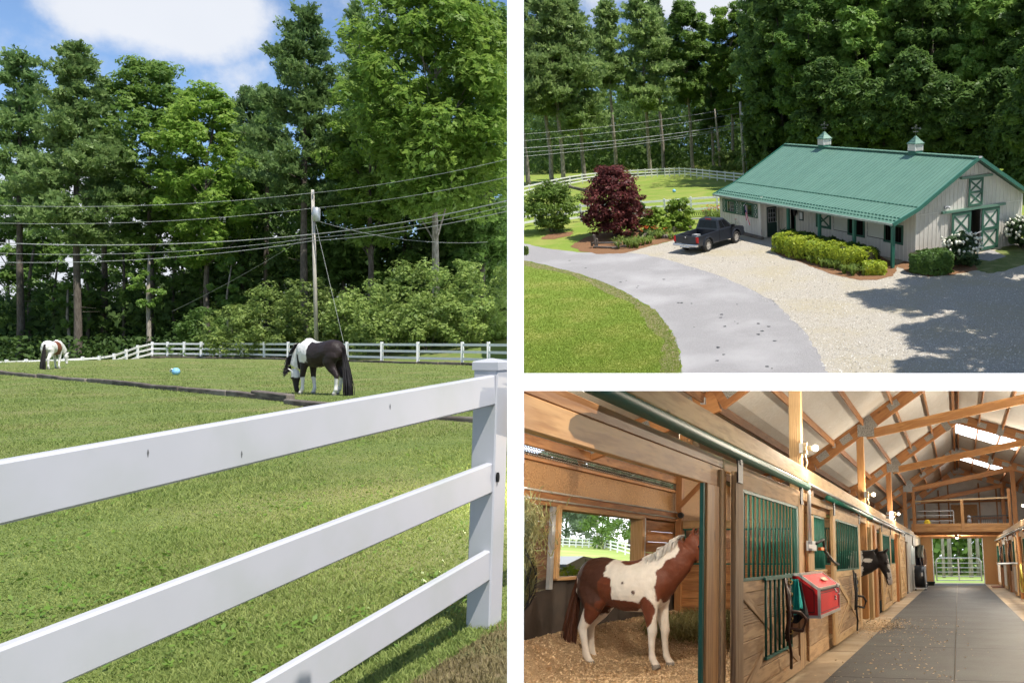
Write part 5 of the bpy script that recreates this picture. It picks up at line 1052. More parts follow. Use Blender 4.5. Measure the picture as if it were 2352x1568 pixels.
def lily(px, py, lb, n, Lh, sp, mat, seed, fl=0, grp='daylily clumps', scatter=.5, nm='daylily'):
    rs = np.random.default_rng(seed); x, y, _ = gA(px, py); o = thing(nm, lb, 'plant', FA, (x, y, 0), 0, grp); P = []
    for i in range(max(1, n//22)): c = rs.normal(0, scatter, 2); P += tuft(rs, (c[0], c[1], 0), 22, Lh, sp, .02)
    obj('leaves', qmesh('leaves', np.array(P)), mat, o)
    if fl:
        m = MB(); st_ = MB()
        for i in range(fl):
            c = rs.normal(0, scatter*.9, 2); h = Lh*rs.uniform(.85, 1.25); st_.tube([(c[0], c[1], 0), (c[0]+.05, c[1], h)], .008, 4, False)
            for k in range(5): a = k*2*PI/5; m.add([(c[0]+.05, c[1], h), (c[0]+.05+.05*math.cos(a-.4), c[1]+.05*math.sin(a-.4), h+.05), (c[0]+.05+.10*math.cos(a), c[1]+.10*math.sin(a), h+.06), (c[0]+.05+.05*math.cos(a+.4), c[1]+.05*math.sin(a+.4), h+.05)], [(0, 1, 2, 3)])
        q_ = part('flowers', m, ORG, o, False, False); q_['kind'] = 'stuff'; q_ = part('flower_stalks', st_, LILYD, o, False, False); q_['kind'] = 'stuff'
    return o
lily(1440, 566, 'yellow-green daylily clump spilling over the split rail by the maple', 330, .62, 1.0, LILY, 1, 0, scatter=.55)
lily(1466, 562, 'yellow-green daylily clump nearest the drive beside the split rail', 220, .6, 1.0, LILY, 2, 0, scatter=.35)
lily(1478, 545, 'orange daylilies right under the purple maple', 120, .6, .8, LILYD, 3, 14, scatter=.35)
lily(1505, 546, 'orange daylilies in front of the round bright bush', 130, .55, .9, LILY, 4, 8, scatter=.4)
lily(1548, 548, 'green daylily clump at the end of the bed near the truck tail', 150, .5, 1.0, LILY, 5, 0, scatter=.3)
lily(1525, 545, 'low daylily clump behind the log ends', 120, .5, 1.0, LILY, 6, 2, scatter=.35)
lily(1640, 505, 'orange daylilies at the far corner of the office, behind the truck cab', 240, .85, .8, LILY, 7, 26, scatter=.5)
lily(1662, 512, 'spiky green clump in front of the left office shutters', 200, .95, .7, LILY, 8, 8, scatter=.4)
lily(1686, 520, 'tall spiky iris clump under the office window', 190, 1.05, .65, LILYD, 9, 6, scatter=.3, nm='iris')
lily(1722, 532, 'wide dark spiky clump below the flag', 280, 1.0, .75, LILYD, 10, 9, scatter=.4, nm='iris')
lily(1700, 534, 'arching pale clump with orange flowers in front of the log edging', 120, .8, 1.1, LILY, 11, 8, scatter=.3)
lily(1736, 538, 'small clump with red flowers next to the office corner', 90, .7, .6, LILYD, 12, 10, scatter=.2)
for i, (px, py, nn_) in enumerate([(1800, 574, 160), (1822, 582, 160), (1848, 592, 170), (1872, 602, 170), (1895, 610, 170), (1918, 618, 170), (1952, 628, 220), (1972, 632, 120)]):
    lily(px, py, ['grassy lily clump at the far end of the hedge bed', 'second grassy lily clump along the hedge foot', 'third grassy lily clump along the hedge foot', 'grassy lily clump at the middle of the hedge foot', 'fifth grassy lily clump along the hedge foot', 'sixth grassy lily clump along the hedge foot', 'largest grassy lily clump near the small round shrub', 'last grassy lily clump touching the small round shrub'][i], nn_, .55, .75, LILY, 30+i, 0, 'lilies along the hedge foot', .26)
tb = thing('flower_tub', 'tub of red and orange flowers at the office corner', 'flower pot', FA, (*FA.g(1742, 541), 0)); part('tub', MB().lathe([(.16, 0), (.2, .28), (.22, .3), (.18, .3)], 14), pbr('brown_tub', (.10, .06, .04), rough=.8), tb, True, False)
m = MB(); rr = random.Random(6)
for i in range(26): m.sph((rr.gauss(0, .15), rr.gauss(0, .15), .34+rr.uniform(0, .22)), .055, 6, 4)
part('blooms', m, pbr('red_bloom', (.55, .06, .03), (.7, .2, .05), 9, .6), tb, True, False)
ed = thing('log_edging', 'dark log lying in front of the lilies at the office', 'log', FA, (*FA.g(1715, 545), 0)); board(ed, (*FA.g(1696, 537), .1), (*FA.g(1752, 551), .1), .22, .2, TIMB, 'log', bev=.04)
for i, (px, py) in enumerate([(1750, 548), (1698, 538)]):
    f_ = thing('small_flag', ['small stick flag by the office corner', 'small stick flag in front of the truck wheel'][i], 'flag', FA, (*FA.g(px, py), 0), 0, 'small stick flags'); part('stick', MB().tube([(0, 0, 0), (0, 0, .62)], .008, 5), WHITE, f_, False, False)
    for k in range(5): part('stripe', MB().box((-.02, .0+k*.045, .22), (-.015, .045+k*.045, .6)), [RED, WHT][k % 2], f_, False, False)
    part('canton', MB().box((-.024, .0, .44), (-.012, .11, .602)), BLU, f_, False, False)
# split rail corner and logs by the maple
sr = thing('split_rail', 'weathered split-rail fence corner in the maple bed', 'fence', FA, (*FA.g(1370, 568), 0))
gz = lambda x, y, z: (*FA.g(1202.1+.18333*x, 378.9+.18333*y), z)
for p, q in (((905, 1040, 0), (900, 1040, .85)), ((925, 1035, 0), (930, 1035, .6)), ((1170, 1040, 0), (1172, 1040, .35))): board(sr, gz(*p), gz(*q), .14, .12, TIMB, 'post', up=(1, 0, 0), bev=.02)
for p, q in (((860, 1035, .28), (1215, 1030, .30)), ((880, 1045, .10), (1200, 1050, .08)), ((900, 1020, .45), (885, 950, .40)), ((1110, 1055, .06), (1290, 1050, .2)), ((1180, 1030, .18), (1240, 1025, .22))): board(sr, gz(*p), gz(*q), .13, .11, TIMB, 'rail', bev=.03)
sr2 = thing('split_rail', 'short leaning rail among the daylilies right of the maple', 'fence', FA, gz(1500, 930, 0)); board(sr2, gz(1460, 950, .1), gz(1560, 900, .35), .13, .12, TIMB, 'rail', bev=.03)
lg = thing('log_pair', 'two sawn log ends lying at the edge of the daylily bed', 'log', FA, gz(1770, 925, 0))
for x in (1748, 1785): a_ = V(gz(x, 925, .12)); part('log', MB().tube([a_, a_+V((.35, .55, 0))], .125, 10), TIMB, lg)
sr3 = thing('split_rail', 'long grey rail lying behind the bright bushes and the truck', 'fence', FA, gz(2000, 830, 0)); board(sr3, gz(1880, 835, .25), gz(2110, 820, .25), .12, .12, TIMB, 'rail', bev=.03); board(sr3, gz(1890, 850, 0), gz(1888, 850, .4), .12, .12, TIMB, 'post', up=(1, 0, 0))
# garden bench
bx_, by_, _ = gA(1604, 514); bn = thing('garden_bench', 'rusty metal garden bench on the lawn behind the truck', 'bench', FA, (bx_, by_, 0), rad(8)); IRON = pbr('rusty_iron', (.09, .045, .03), (.04, .03, .025), 12, .8)
part('seat', MB().box((-.6, -.42, .40), (.6, -.02, .44)), pbr('bench_slat', (.3, .3, .27), rough=.7), bn, False, False)
m = MB()
for s in (-1, 1): m.tube([(s*.6, 0, 0), (s*.6, 0, .45), (s*.62, .08, .92)], .025, 6); m.tube([(s*.6, -.42, 0), (s*.6, -.42, .6), (s*.6, 0, .62)], .022, 6)
part('side_frame', m, IRON, bn, False, False); m = MB()
for zz in (.5, .9): m.tube([(-.62, .02+(zz-.45)*.15, zz), (.62, .02+(zz-.45)*.15, zz)], .02, 6)
for k in range(7): m.tube([(-.5+k*.16+.07*math.cos(a*PI/4), .05, .7+.14*math.sin(a*PI/4)) for a in range(9)], .014, 5, False)
part('backrest', m, IRON, bn, False, False)

# fences of the yard
def vfence(lb, pts, F, grp=None, ph=1.35, hs=(.35, .76, 1.18), pw=.14, first=True):
    o = thing('rail_fence', lb, 'fence', F, tuple(pts[0]), 0, grp)
    for i, p in enumerate(pts):
        if i or first: board(o, V(p)-V((0, 0, .1)), V(p)+V((0, 0, ph)), pw, pw, WHITE2, 'post', up=(0, 1, 0))
        if i < len(pts)-1:
            for h in hs: board(o, V(p)+V((0, 0, h)), V(pts[i+1])+V((0, 0, h)), .05, .15, WHITE2, 'rail')
    return o
z4 = lambda x, y: gA(1202.1+.18333*x, 378.9+.18333*y)
pf = [z4(x, y) for x, y in [(-20, 425), (85, 398), (255, 352), (425, 300), (590, 262), (742, 232), (905, 210), (1058, 193), (1200, 181), (1345, 172), (1440, 166), (1530, 161), (1610, 156), (1680, 152), (1775, 149), (1832, 146), (1895, 143), (1955, 141), (2025, 146), (2098, 153), (2175, 162), (2250, 172), (2335, 184), (2430, 197), (2530, 210), (2640, 224), (2760, 240)]]
vfence('white rail fence curving along the far side of the yard pasture under the trees', pf, FA, 'yard fences')
vfence('white rail fence from behind the purple maple to the office corner', [gA(1375, 506), gA(1418, 503), gA(1475, 500), gA(1528, 496), gA(1588, 491), gA(1648, 487), gA(1690, 484)], FA, 'yard fences')
vfence('white rail fence crossing behind the vase-shaped bush at the left edge', [gA(1202, 523), gA(1231, 518), gA(1284, 521) if False else gA(1284, 516), gA(1336, 509), gA(1375, 506)], FA, 'yard fences')
tt = thing('timber_edging', 'grey timber retaining edge running down the yard pasture slope', 'timber edging', FA, z4(700, 310)); p0, p1 = V(z4(520, 272)), V(z4(930, 368)); timbers(tt, [p0+V((0, 0, .1)), p0.lerp(p1, .55)+V((0, 0, .1)), p1+V((0, 0, .1))], .3, .4, 3.5)
bl_ = thing('play_ball', 'tiny pale blue ball far out on the yard pasture', 'ball', FA, z4(1890, 345)); part('ball', MB().sph((0, 0, .17), .19, 14, 10), pbr('blue_ball', (.16, .42, .72)), bl_, True, False)

# pole and lines behind the barn
pb_ = V(gA(1710, 412)); PD = pb_.y
up = thing('utility_pole', 'wooden utility pole with a grey transformer behind the far end of the barn', 'utility pole', FA, tuple(pb_)); ptop = wA(1700, 234, PD)
part('pole', MB().tube([pb_, ptop], [.2, .15], 10), POLE, up, True); tq = wA(1707, 266, PD-.3); part('transformer', MB().lathe([(.05, -.55), (.27, -.5), (.27, .42), (.2, .5), (.05, .52)], 12, tuple(tq)), GALV, up, True)
for yy in (246, 259): part('insulator', MB().lathe([(.03, -.2), (.07, -.1), (.05, 0), (.07, .1), (.02, .16)], 8, tuple(wA(1702, yy, PD-.25))), pbr('porcelain', (.4, .4, .42), rough=.3), up, True)
m = MB().tube([wA(1702, 260, PD), wA(1716, 396, PD-4)], .025, 5); solo('guy_wire', m, WIRE, 'guy wire beside the pole behind the barn', 'wire', FA, tuple(pb_))
for lb, y0, y1, y2, r in [('topmost power line strung to the pole behind the barn', 309, 246, 217, .024), ('second power line strung to the pole behind the barn', 324, 260, 229, .024), ('thick bundled cable on the pole behind the barn', 341, 284, 261, .04), ('cable below the thick bundle behind the barn', 351, 290, 266, .026), ('lowest cable on the pole behind the barn', 360, 293, 272, .03)]:
    m = MB(); span(m, wA(1197, y0, 100), wA(1701, y1, PD-.2), r, .35, 14); span(m, wA(1701, y1, PD-.2), wA(1885, y2, PD+4), r, .2, 8); solo('power_line', m, WIRE, lb, 'power line', FA, tuple(pb_), 'power lines behind the barn')

# ------------------------------------------------------------------ woods behind the yard
G2 = 'trees in the woods behind the yard'
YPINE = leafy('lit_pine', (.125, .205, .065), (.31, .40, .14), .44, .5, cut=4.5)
def AT(kind, px, pyb, ytop, ycb, wpx, seed, lb, mat, n=6500, leaf=None, bark=BARK2, D=None, tr=None, side=None, **kw):
    if D is None: x, y, z = gA(px, pyb)
    else:
        v = FA.ray(px, pyb); x = float(v[0]*D/v[1]); y = D; z = hA(x, y)
    top = wA(px, ytop, y); c_ = wA(px, ycb, y); H = top.z-z; Rr = (1.3 if kind == 'pine' else 1.08)*wpx/2/FOC*FA.world([[x, y, z+H*.6]])[0][1]
    return tree(FA, kind, x, y, z, H, max(1., c_.z-z), Rr, seed, lb, G2, mat, bark, int(n*1.2), (leaf or .34)*1.35 if kind != 'pine' else .95, side or ('A' if px-wpx*.75 < 1200 else None), tr, **kw)
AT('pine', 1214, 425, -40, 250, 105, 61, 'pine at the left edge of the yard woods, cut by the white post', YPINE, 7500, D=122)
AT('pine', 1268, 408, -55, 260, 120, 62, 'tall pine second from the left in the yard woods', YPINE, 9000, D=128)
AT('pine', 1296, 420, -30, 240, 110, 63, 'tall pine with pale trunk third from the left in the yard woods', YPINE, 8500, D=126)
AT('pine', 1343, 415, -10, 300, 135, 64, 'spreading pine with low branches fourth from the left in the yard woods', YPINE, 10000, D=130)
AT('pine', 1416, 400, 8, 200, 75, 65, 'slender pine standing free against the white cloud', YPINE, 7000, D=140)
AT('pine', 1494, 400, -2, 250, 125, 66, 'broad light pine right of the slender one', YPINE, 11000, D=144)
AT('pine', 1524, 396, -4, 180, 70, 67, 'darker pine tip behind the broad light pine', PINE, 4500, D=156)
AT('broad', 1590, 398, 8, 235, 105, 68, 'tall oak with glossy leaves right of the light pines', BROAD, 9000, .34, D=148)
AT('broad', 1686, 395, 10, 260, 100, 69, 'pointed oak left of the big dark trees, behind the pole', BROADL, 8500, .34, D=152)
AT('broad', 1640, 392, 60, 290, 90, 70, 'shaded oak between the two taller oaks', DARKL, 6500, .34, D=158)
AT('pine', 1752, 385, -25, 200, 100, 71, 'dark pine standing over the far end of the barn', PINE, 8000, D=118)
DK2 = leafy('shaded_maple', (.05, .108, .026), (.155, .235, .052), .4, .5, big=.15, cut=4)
spec = [(1800, 105, -30, 330, 150), (1860, 98, -60, 320, 150), (1925, 104, -40, 330, 150), (1985, 96, -70, 330, 160), (2050, 102, -50, 340, 150), (2110, 94, -60, 345, 160), (2180, 100, -70, 360, 150), (2245, 92, -50, 370, 160), (2310, 96, -70, 380, 160), (2375, 88, -60, 400, 170),
        (1830, 112, 60, 340, 130), (1895, 92, 150, 345, 120), (1960, 90, 170, 350, 120), (2030, 88, 190, 350, 120), (2090, 87, 120, 352, 120), (2160, 86, 180, 365, 120), (2225, 84, 200, 375, 120), (2290, 82, 170, 395, 120), (2345, 78, 200, 430, 120), (1770, 110, 180, 360, 110), (2395, 74, 60, 470, 170), (2440, 70, -40, 470, 170)]
LBL = ['broad tree behind the left cupola', 'tall tree between the two cupolas, left one', 'tall tree midway between the cupolas', 'tall tree between the cupolas, nearer the right one', 'dense tree left of the right cupola', 'tall tree straight behind the right cupola', 'tall tree with thick trunk right of the right cupola', 'tree over the barn gable peak', 'dark tree right of the gable peak', 'large tree at the right edge of the yard woods', 'shaded tree deep behind the left cupola', 'low tree just above the ridge right of the left cupola', 'low tree above the middle of the ridge', 'lower leafy tree above the ridge left of the right cupola', 'lower leafy tree above the right cupola', 'lower leafy tree right of the right cupola', 'lower leafy tree above the near ridge end', 'lower tree right behind the gable slope', 'low dark tree at the right edge beside the barn', 'low tree above the far end of the ridge', 'tree outside the right edge shading the yard corner', 'outermost tree beyond the right edge of the yard']
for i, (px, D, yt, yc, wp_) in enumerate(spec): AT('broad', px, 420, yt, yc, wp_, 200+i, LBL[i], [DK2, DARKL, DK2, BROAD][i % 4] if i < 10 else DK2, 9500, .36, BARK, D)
for i, (px, D, yt) in enumerate([(1870, 96, 175), (1855, 100, 185), (2138, 97, 30), (1655, 140, 330 if False else 250), (1730, 135, 255)]):
    v = FA.ray(px, 400); x = float(v[0]*D/v[1]); z = hA(x, D); h = wA(px, yt, D).z-z
    t = thing('bare_tree', ['pale bare trunk leaning behind the left cupola', 'thin grey trunk beside the pale bare one', 'thick old trunk with dead branches right of the right cupola', 'straight trunk in the shade left of the pole', 'straight trunk in the shade right of the pole'][i], 'tree trunk', FA, (x, D, z), 0, 'bare trunks in the yard woods'); w = (.2, .14, .4, .22, .2)[i]
    m = MB().tube([(.0, 0, -.3), (-.1, 0, h*.4), (-.35, 0, h*.8), (-.5, 0, h)], [w, w*.9, w*.7, w*.35], 8); rr = random.Random(i)
    for k in range(9 if i == 2 else 3): zz = h*rr.uniform(.35, .9); s_ = rr.choice((-1, 1)); m.tube([(-.2, 0, zz), (s_*rr.uniform(.8, 2), -.5, zz+rr.uniform(-.2, .6))], [.06, .015], 4, False)
    obj('trunk', m.mesh('trunk', smooth=True), BARK if i == 2 else BARK2, t)
for i, (px, py, yt, wp_) in enumerate([(1672, 398, 352, 75), (1730, 400, 340, 80), (1785, 385, 335, 75), (1760, 392, 345, 60)]):
    x, y, z = gA(px, py); H = wA(px, yt, y).z-z; shrub(FA, x, y, z, H, wp_/2/FOC*y*1.05, 260+i, ['rhododendron left of the pole foot behind the barn', 'rhododendron around the pole foot behind the barn', 'bright rhododendron rising over the far roof corner', 'rhododendron between the pole and the far roof corner'][i], 'shrub', RHODO, 'rhododendron', 'rhododendrons behind the barn', 4000, .25)
for i, (x, y, H, R_) in enumerate([(18.9, 38.5, 24, 4.2), (19.4, 32.5, 24, 4.4), (12.6, 25.0, 19, 2.4), (21.5, 45.5, 19, 3.0), (17.8, 27.5, 22, 4.0), (23, 35.5, 27, 4.4)]):
    tree(FA, 'broad', x, y, 0, H, 7.5, R_, 280+i, ['roadside tree at the right of the yard, shading the gravel', 'tree nearer the camera at the right of the yard', 'tree close by whose tip shades the drive', 'tree off the barn gable, dappling its wall', 'tall tree at the near right of the yard', 'tallest tree at the right of the yard'][i], 'shade trees right of the yard', BROAD, BARK, 6000, .45, 'A')
rs = np.random.default_rng(78); n = 60000
pxr = rs.uniform(1197, 2480, n); D_ = rs.uniform(112, 175, n); dr_ = np.array([FA.ray(a, 420) for a in pxr]); X = dr_[:, 0]/dr_[:, 1]*D_
D_ = np.where(X < 3, D_+52, D_-8); X = dr_[:, 0]/dr_[:, 1]*D_
hh = rs.uniform(0, 1, n)**1.15*np.where(pxr < 1560, 15, np.where(pxr < 1740, 22, 30)); P = np.stack([X, D_, hh+np.array([hA(a, b) for a, b in zip(X, D_)])], 1)+rs.normal(0, .8, (n, 3)); P = P[keep(FA, P, 'A')]
setting('far_wood', qmesh('far_wood', leaves(P, rs.normal(size=(len(P), 3))+np.array([0, -.2, .5]), rs.uniform(.4, .95, len(P)), rs)), leafy('undergrowth_leaves', (.04, .085, .022), (.115, .18, .04)), FA, 'stuff')
# twig of the near tree at the left edge of the yard view
tw = thing('branch_tip', 'leafy branch tip poking in at the left edge above the drive', 'branch', FA, tuple(wA(1200, 580, 34))); rs = np.random.default_rng(8); c = np.array([tuple(wA(1200+13*rs.random(), 566+20*rs.random(), 34)) for _ in range(150)])-np.array(tuple(wA(1200, 580, 34))); obj('leaves', qmesh('leaves', leaves(c, rs.normal(0, .5, (150, 3))+np.array([.2, -.3, .9]), .06*np.ones(150), rs)), LILY, tw); part('twig', MB().tube([wA(1197, 590, 34), wA(1208, 570, 34)], .01, 4), BARK, tw)
# ================================================================== STABLE AISLE
_before = set(bpy.data.objects)
XW, XB_, XR, YE, YP = -2.05, -5.30, 2.15, 52.0, 16.5
BAYS = [3.2, 12.2, 21.2, 30.4, 39.8, 49.0]
PINEW = wood('fresh_pine', (.56, .30, .115), (.36, .165, .055), (.42, .22, .10), .55, 1.0, .14)
PALEW = wood('pale_pine', (.54, .37, .19), (.34, .205, .09), (.43, .285, .155), .65, 1.0, .14)
GREYW = wood('worn_oak_board', (.47, .31, .17), (.26, .155, .078), (.40, .285, .18), .7, 1.0, .2)
REDW = wood('red_fir', (.47, .225, .085), (.29, .12, .042), (.36, .165, .07), .55, 1.0, .14)
DKW = wood('dark_stall_board', (.22, .115, .058), (.11, .055, .028), (.14, .075, .042), .7, 1.0, .2)
KICK = pbr('dark_kick_board', (.060, .044, .034), (.038, .028, .022), 3, .75, .1)
OSB = pbr('strand_board', (.50, .28, .11), (.30, .15, .055), 28, .6, .1, detail=3, stretch=(1, 1, 1.6), lo=.4, hi=.6, c3=(.40, .22, .09), scale3=5)
INSUL = pbr('insulated_roof_panel', (.60, .585, .55), (.50, .48, .44), 16, .6, .15, c3=(.52, .49, .44), scale3=1.2, bscale=40)
GRILL = pbr('green_grille', (.012, .105, .075), (.012, .085, .06), 4, .5, spec=.3)
PLATE = pbr('truss_plate', (.46, .47, .46), (.22, .22, .21), 85, .45, .4, metal=.3, lo=.46, hi=.54, detail=1)
MAT_ = pbr('rubber_mat', (.056, .057, .057), (.038, .038, .038), 4, .62, .25, c3=(.07, .073, .073), scale3=.8, bscale=60, rand=.10)
SLAB = pbr('barn_slab', (.40, .31, .205), (.30, .225, .145), 3, .7, .1, c3=(.44, .36, .26), scale3=1.1)
SHAV = pbr('wood_shavings', (.66, .49, .31), (.40, .26, .145), 44, .9, .9, detail=8, c3=(.44, .29, .16), scale3=2.2, bscale=70, lo=.32, hi=.66)
IRON2 = pbr('black_iron', (.015, .015, .016), rough=.5)
LEATHER = pbr('dark_leather', (.05, .028, .018), (.03, .018, .012), 8, .5)
STEEL = GALV
UPX = (1, 0, 0)
st = thing('stable_building', 'timber stable interior with stall fronts, trusses, hay loft and insulated roof', 'stable', FB, (0, 0, 0))
fl = setting('floor', MB().add([(XR+.4, 4, 0), (XR+.4, YE+.6, 0), (XW-.02, YE+.6, 0), (XW-.02, 4, 0)], [(0, 1, 2, 3)]), SLAB, FB)
my = [4.0]
while my[-1] < YE-1: my.append(my[-1]+(3.9 if len(my) > 1 else 3.2))
for i in range(len(my)-1):
    for x0, x1 in ((-1.58, -.125), (-.115, 1.36)):
        o = part('rubber_mat', MB().box((x0, my[i]+.006, .001), (x1, min(my[i+1], YE)-.006, .02)), MAT_, fl)
for y in (14.2, 24, 34, 44): part('slab_joint', MB().box((XW+.02, y-.012, .0005), (-1.59, y+.012, .002)), pbr('joint_dark', (.10, .075, .05), rough=.9), fl)
def bd(p, q, w, h, mat, name='board', up=(0, 0, 1), par=None, bev=.006): return board(par or st, p, q, w, h, mat, name, up, bev)
# posts, plate beams
for i, y in enumerate(BAYS[1:]):
    top = 4.52
    bd((XW-.11, y+.08, 0), (XW-.11, y+.08, top), .17, .17, PALEW if i < 1 else PINEW if i < 2 else REDW, 'post', (0, 1, 0))
    if y > 28: bd((2.50, y+.08, 0), (2.50, y+.08, 5.25), .2, .2, REDW, 'post', (0, 1, 0))
for k in range(len(BAYS)-1):
    y0, y1 = BAYS[k], BAYS[k+1]-.01
    bd((XW+.01, y0, 2.535), (XW+.01, y1, 2.535), .06, .19, PALEW, 'plate_beam'); bd((XR-.0, max(y0, 24), 2.535), (XR, max(y1, 24.5), 2.535), .06, .19, PALEW, 'plate_beam')
bd((XW+.01, 49, 2.535), (XW+.01, YE, 2.535), .06, .19, PALEW, 'plate_beam'); bd((XR, 49, 2.535), (XR, YE, 2.535), .06, .19, PALEW, 'plate_beam')
bd((XW-.02, 3.4, 2.105), (XW-.02, 7.74, 2.105), .06, .175, PINEW, 'header'); bd((XW-.02, 3.4, 2.245), (XW-.02, 7.74, 2.245), .055, .10, DKW if False else REDW, 'header')
bd((XW-.02, 7.75, 2.235), (XW-.02, 21.0, 2.235), .055, .11, GREYW, 'header'); bd((XW-.02, 21.3, 2.2), (XW-.02, 38, 2.2), .055, .16, PALEW, 'header')
for y, zz in ((7.0, 2.4), (13.2, 2.4)): bd((XW-.09, y, 2.2), (XW-.09, y, 2.6), .12, .2, PINEW, 'post', (0, 1, 0))
# first stall opening: jamb posts with green channel
bd((XW-.012, 7.38, 0), (XW-.012, 7.38, 2.02), .07, .40, PINEW, 'jamb', (0, 1, 0)); part('channel', MB().box((XW-.028, 7.12, 0), (XW+.004, 7.17, 2.02)), GRILL, st)
bd((XW-.0, 7.66, 0), (XW-.0, 7.66, 2.17), .08, .18, GREYW, 'post', (0, 1, 0))
# ---- stall doors
def grille(par, x, y0, y1, z0, z1, n, mat=GRILL, r=.011):
    m = MB().box((x-.012, y0, z0), (x+.012, y1, z0+.03)).box((x-.012, y0, z1-.03), (x+.012, y1, z1)).box((x-.012, y0, z0), (x+.012, y0+.03, z1)).box((x-.012, y1-.03, z0), (x+.012, y1, z1)); part('grille_frame', m, mat, par)
    for i in range(n): y = y0+.03+(y1-y0-.06)*(i+1)/(n+1); obj('bar', BARM(z1-z0), mat, par, MX.Translation(V((x, y, z0))-off(par)))
BARS = {}
def BARM(h):
    k = round(h, 2)
    if k not in BARS: BARS[k] = MB().tube([(0, 0, 0), (0, 0, h)], .013, 8).mesh('bar', smooth=True)
    return BARS[k]
def stall_door(y0, y1, x, mat, ngr, lower, xb=True, z0=.08, zm=1.19, z1=2.17, sw=.30, thick=.05, guard=None, both=False):
    d = bd((x, y0+sw/2, z0), (x, y0+sw/2, z1), thick, sw, mat, 'stall_door', (0, 1, 0)); P = dict(par=d)
    o3 = d.matrix_basis.inverted()
    def sub(p, q, w, h, m_, nm, up=(0, 0, 1)):
        o = board(st, p, q, w, h, m_, nm, up, .005); o.parent = d; o.matrix_basis = o3 @ o.matrix_basis; return o
    def subm(mb, m_, nm): o = obj(nm, mb.mesh(nm), m_, d, o3.copy()); return o
    sub((x, y1-sw/2, z0), (x, y1-sw/2, z1), thick, sw, mat, 'stile', (0, 1, 0)); sub((x, y0+sw, z1-.07), (x, y1-sw, z1-.07), thick-.004, .14, mat, 'rail'); sub((x, y0+sw, z0+.06), (x, y1-sw, z0+.06), thick-.004, .12, mat, 'rail')
    sub((x-.008, y0+sw, zm-.05), (x-.008, y1-sw, zm-.05), thick-.004, .10, mat, 'rail')
    nb_ = 6; hh = (zm-.10-z0-.12)/nb_
    for i in range(nb_): zz = z0+.12+hh*(i+.5); sub((x-.014, y0+sw-.04, zz), (x-.014, y1-sw+.04, zz), thick*.5, hh-.005, lower, 'plank')
    if not ngr:
        for i in range(4): zz = zm+(z1-.14-zm)*(i+.5)/4; sub((x-.014, y0+sw-.04, zz), (x-.014, y1-sw+.04, zz), thick*.5, (z1-.14-zm)/4-.005, lower, 'plank')
    if xb:
        for (za, zb) in (((z0+.12, zm-.10),) if ngr else ((z0+.12, zm-.10), (zm+.02, z1-.16))):
            sub((x+.006, y0+sw, za), (x+.006, y1-sw, zb), thick*.5, .09, mat, 'cross_brace', (0, 0, 1)); sub((x+.002, y0+sw, zb), (x+.002, y1-sw, za), thick*.5, .09, mat, 'cross_brace', (0, 0, 1))
    if ngr:
        ya, yb = y0+sw, y1-sw; m = MB().box((x-.012, ya, zm), (x+.02, yb, zm+.03)).box((x-.012, ya, z1-.17), (x+.02, yb, z1-.14)).box((x-.012, ya, zm), (x+.02, ya+.04, z1-.14)).box((x-.012, yb-.12, zm), (x+.02, yb, z1-.14)); subm(m, GRILL, 'grille_frame')
        for i in range(ngr): y = ya+(yb-ya)*(i+.6)/ngr; obj('bar', BARM(z1-.14-zm), GRILL, d, o3 @ MX.Translation((x, y, zm)))
    if guard:
        ga, gb, gz_, gn = guard
        m = MB().box((x+.03, ga-.03, zm-.01), (x+.055, gb+.03, zm+.02)).box((x+.03, ga-.03, gz_), (x+.055, gb+.03, gz_+.03)); subm(m, GRILL, 'guard_frame')
        for i in range(gn): y = ga+(gb-ga)*i/(gn-1); obj('bar', BARM(zm-gz_), GRILL, d, o3 @ MX.Translation((x+.042, y, gz_)))
    for y in (y0+.12, y1-.12): subm(MB().box((x+.03, y-.09, z1-.10), (x+.042, y+.09, z1+.10)).lathe([(.03, -.02), (.045, -.02), (.045, .02), (.03, .02)], 10, (x+.03, y, z1+.11), 'x'), IRON2, 'hanger')
    return d
d1 = stall_door(7.76, 11.36, XW+.10, GREYW, 15, GREYW, True, guard=(8.95, 10.35, .42, 7))
d2 = stall_door(14.25, 18.32, XW+.10, PALEW, 13, GREYW, True)
d3 = stall_door(23.6, 27.0, XW+.10, PALEW, 9, PALEW, True, sw=.4); d4 = stall_door(31.0, 34.5, XW+.10, PALEW, 0, PALEW, True, sw=.35)
def pipe(y0, y1, x, z, r, mat, nm='door_track'): part(nm, MB().tube([(x, y0, z), (x, y1, z)], r, 10), mat, st, True)
pipe(3.0, 11.75, XW+.13, 2.33, .052, GRILL); pipe(13.7, 21.0, XW+.13, 2.31, .042, GRILL); pipe(21.1, 35.2, XW+.13, 2.31, .035, STEEL)
# fixed fronts between the doors
def front(y0, y1, gr=None, mat=GREYW, zt=2.02):
    nb_ = 6
    for i in range(nb_): zz = .04+1.16*(i+.5)/nb_; bd((XW, y0, zz), (XW, y1-.01, zz), .04, 1.16/nb_-.004, mat, 'plank', bev=.004)
    if gr:
        a, b, n = gr; f = bd((XW, y0, 1.215), (XW, y1-.01, 1.215), .05, .03, PALEW, 'sill_rail'); o3 = f.matrix_basis.inverted()
        m = MB().box((XW-.012, a, 1.23), (XW+.012, b, 1.255)).box((XW-.012, a, zt-.03), (XW+.012, b, zt)).box((XW-.012, a, 1.23), (XW+.012, a+.03, zt)).box((XW-.012, b-.03, 1.23), (XW+.012, b, zt)); obj('grille_frame', m.mesh('grille_frame'), GRILL, f, o3.copy())
        for i in range(n): y = a+(b-a)*(i+1)/(n+1); obj('bar', BARM(zt-1.23), GRILL, f, o3 @ MX.Translation((XW, y, 1.23)))
        bd((XW, y0, zt+.05), (XW, y1-.01, zt+.05), .045, .10, mat, 'rail')
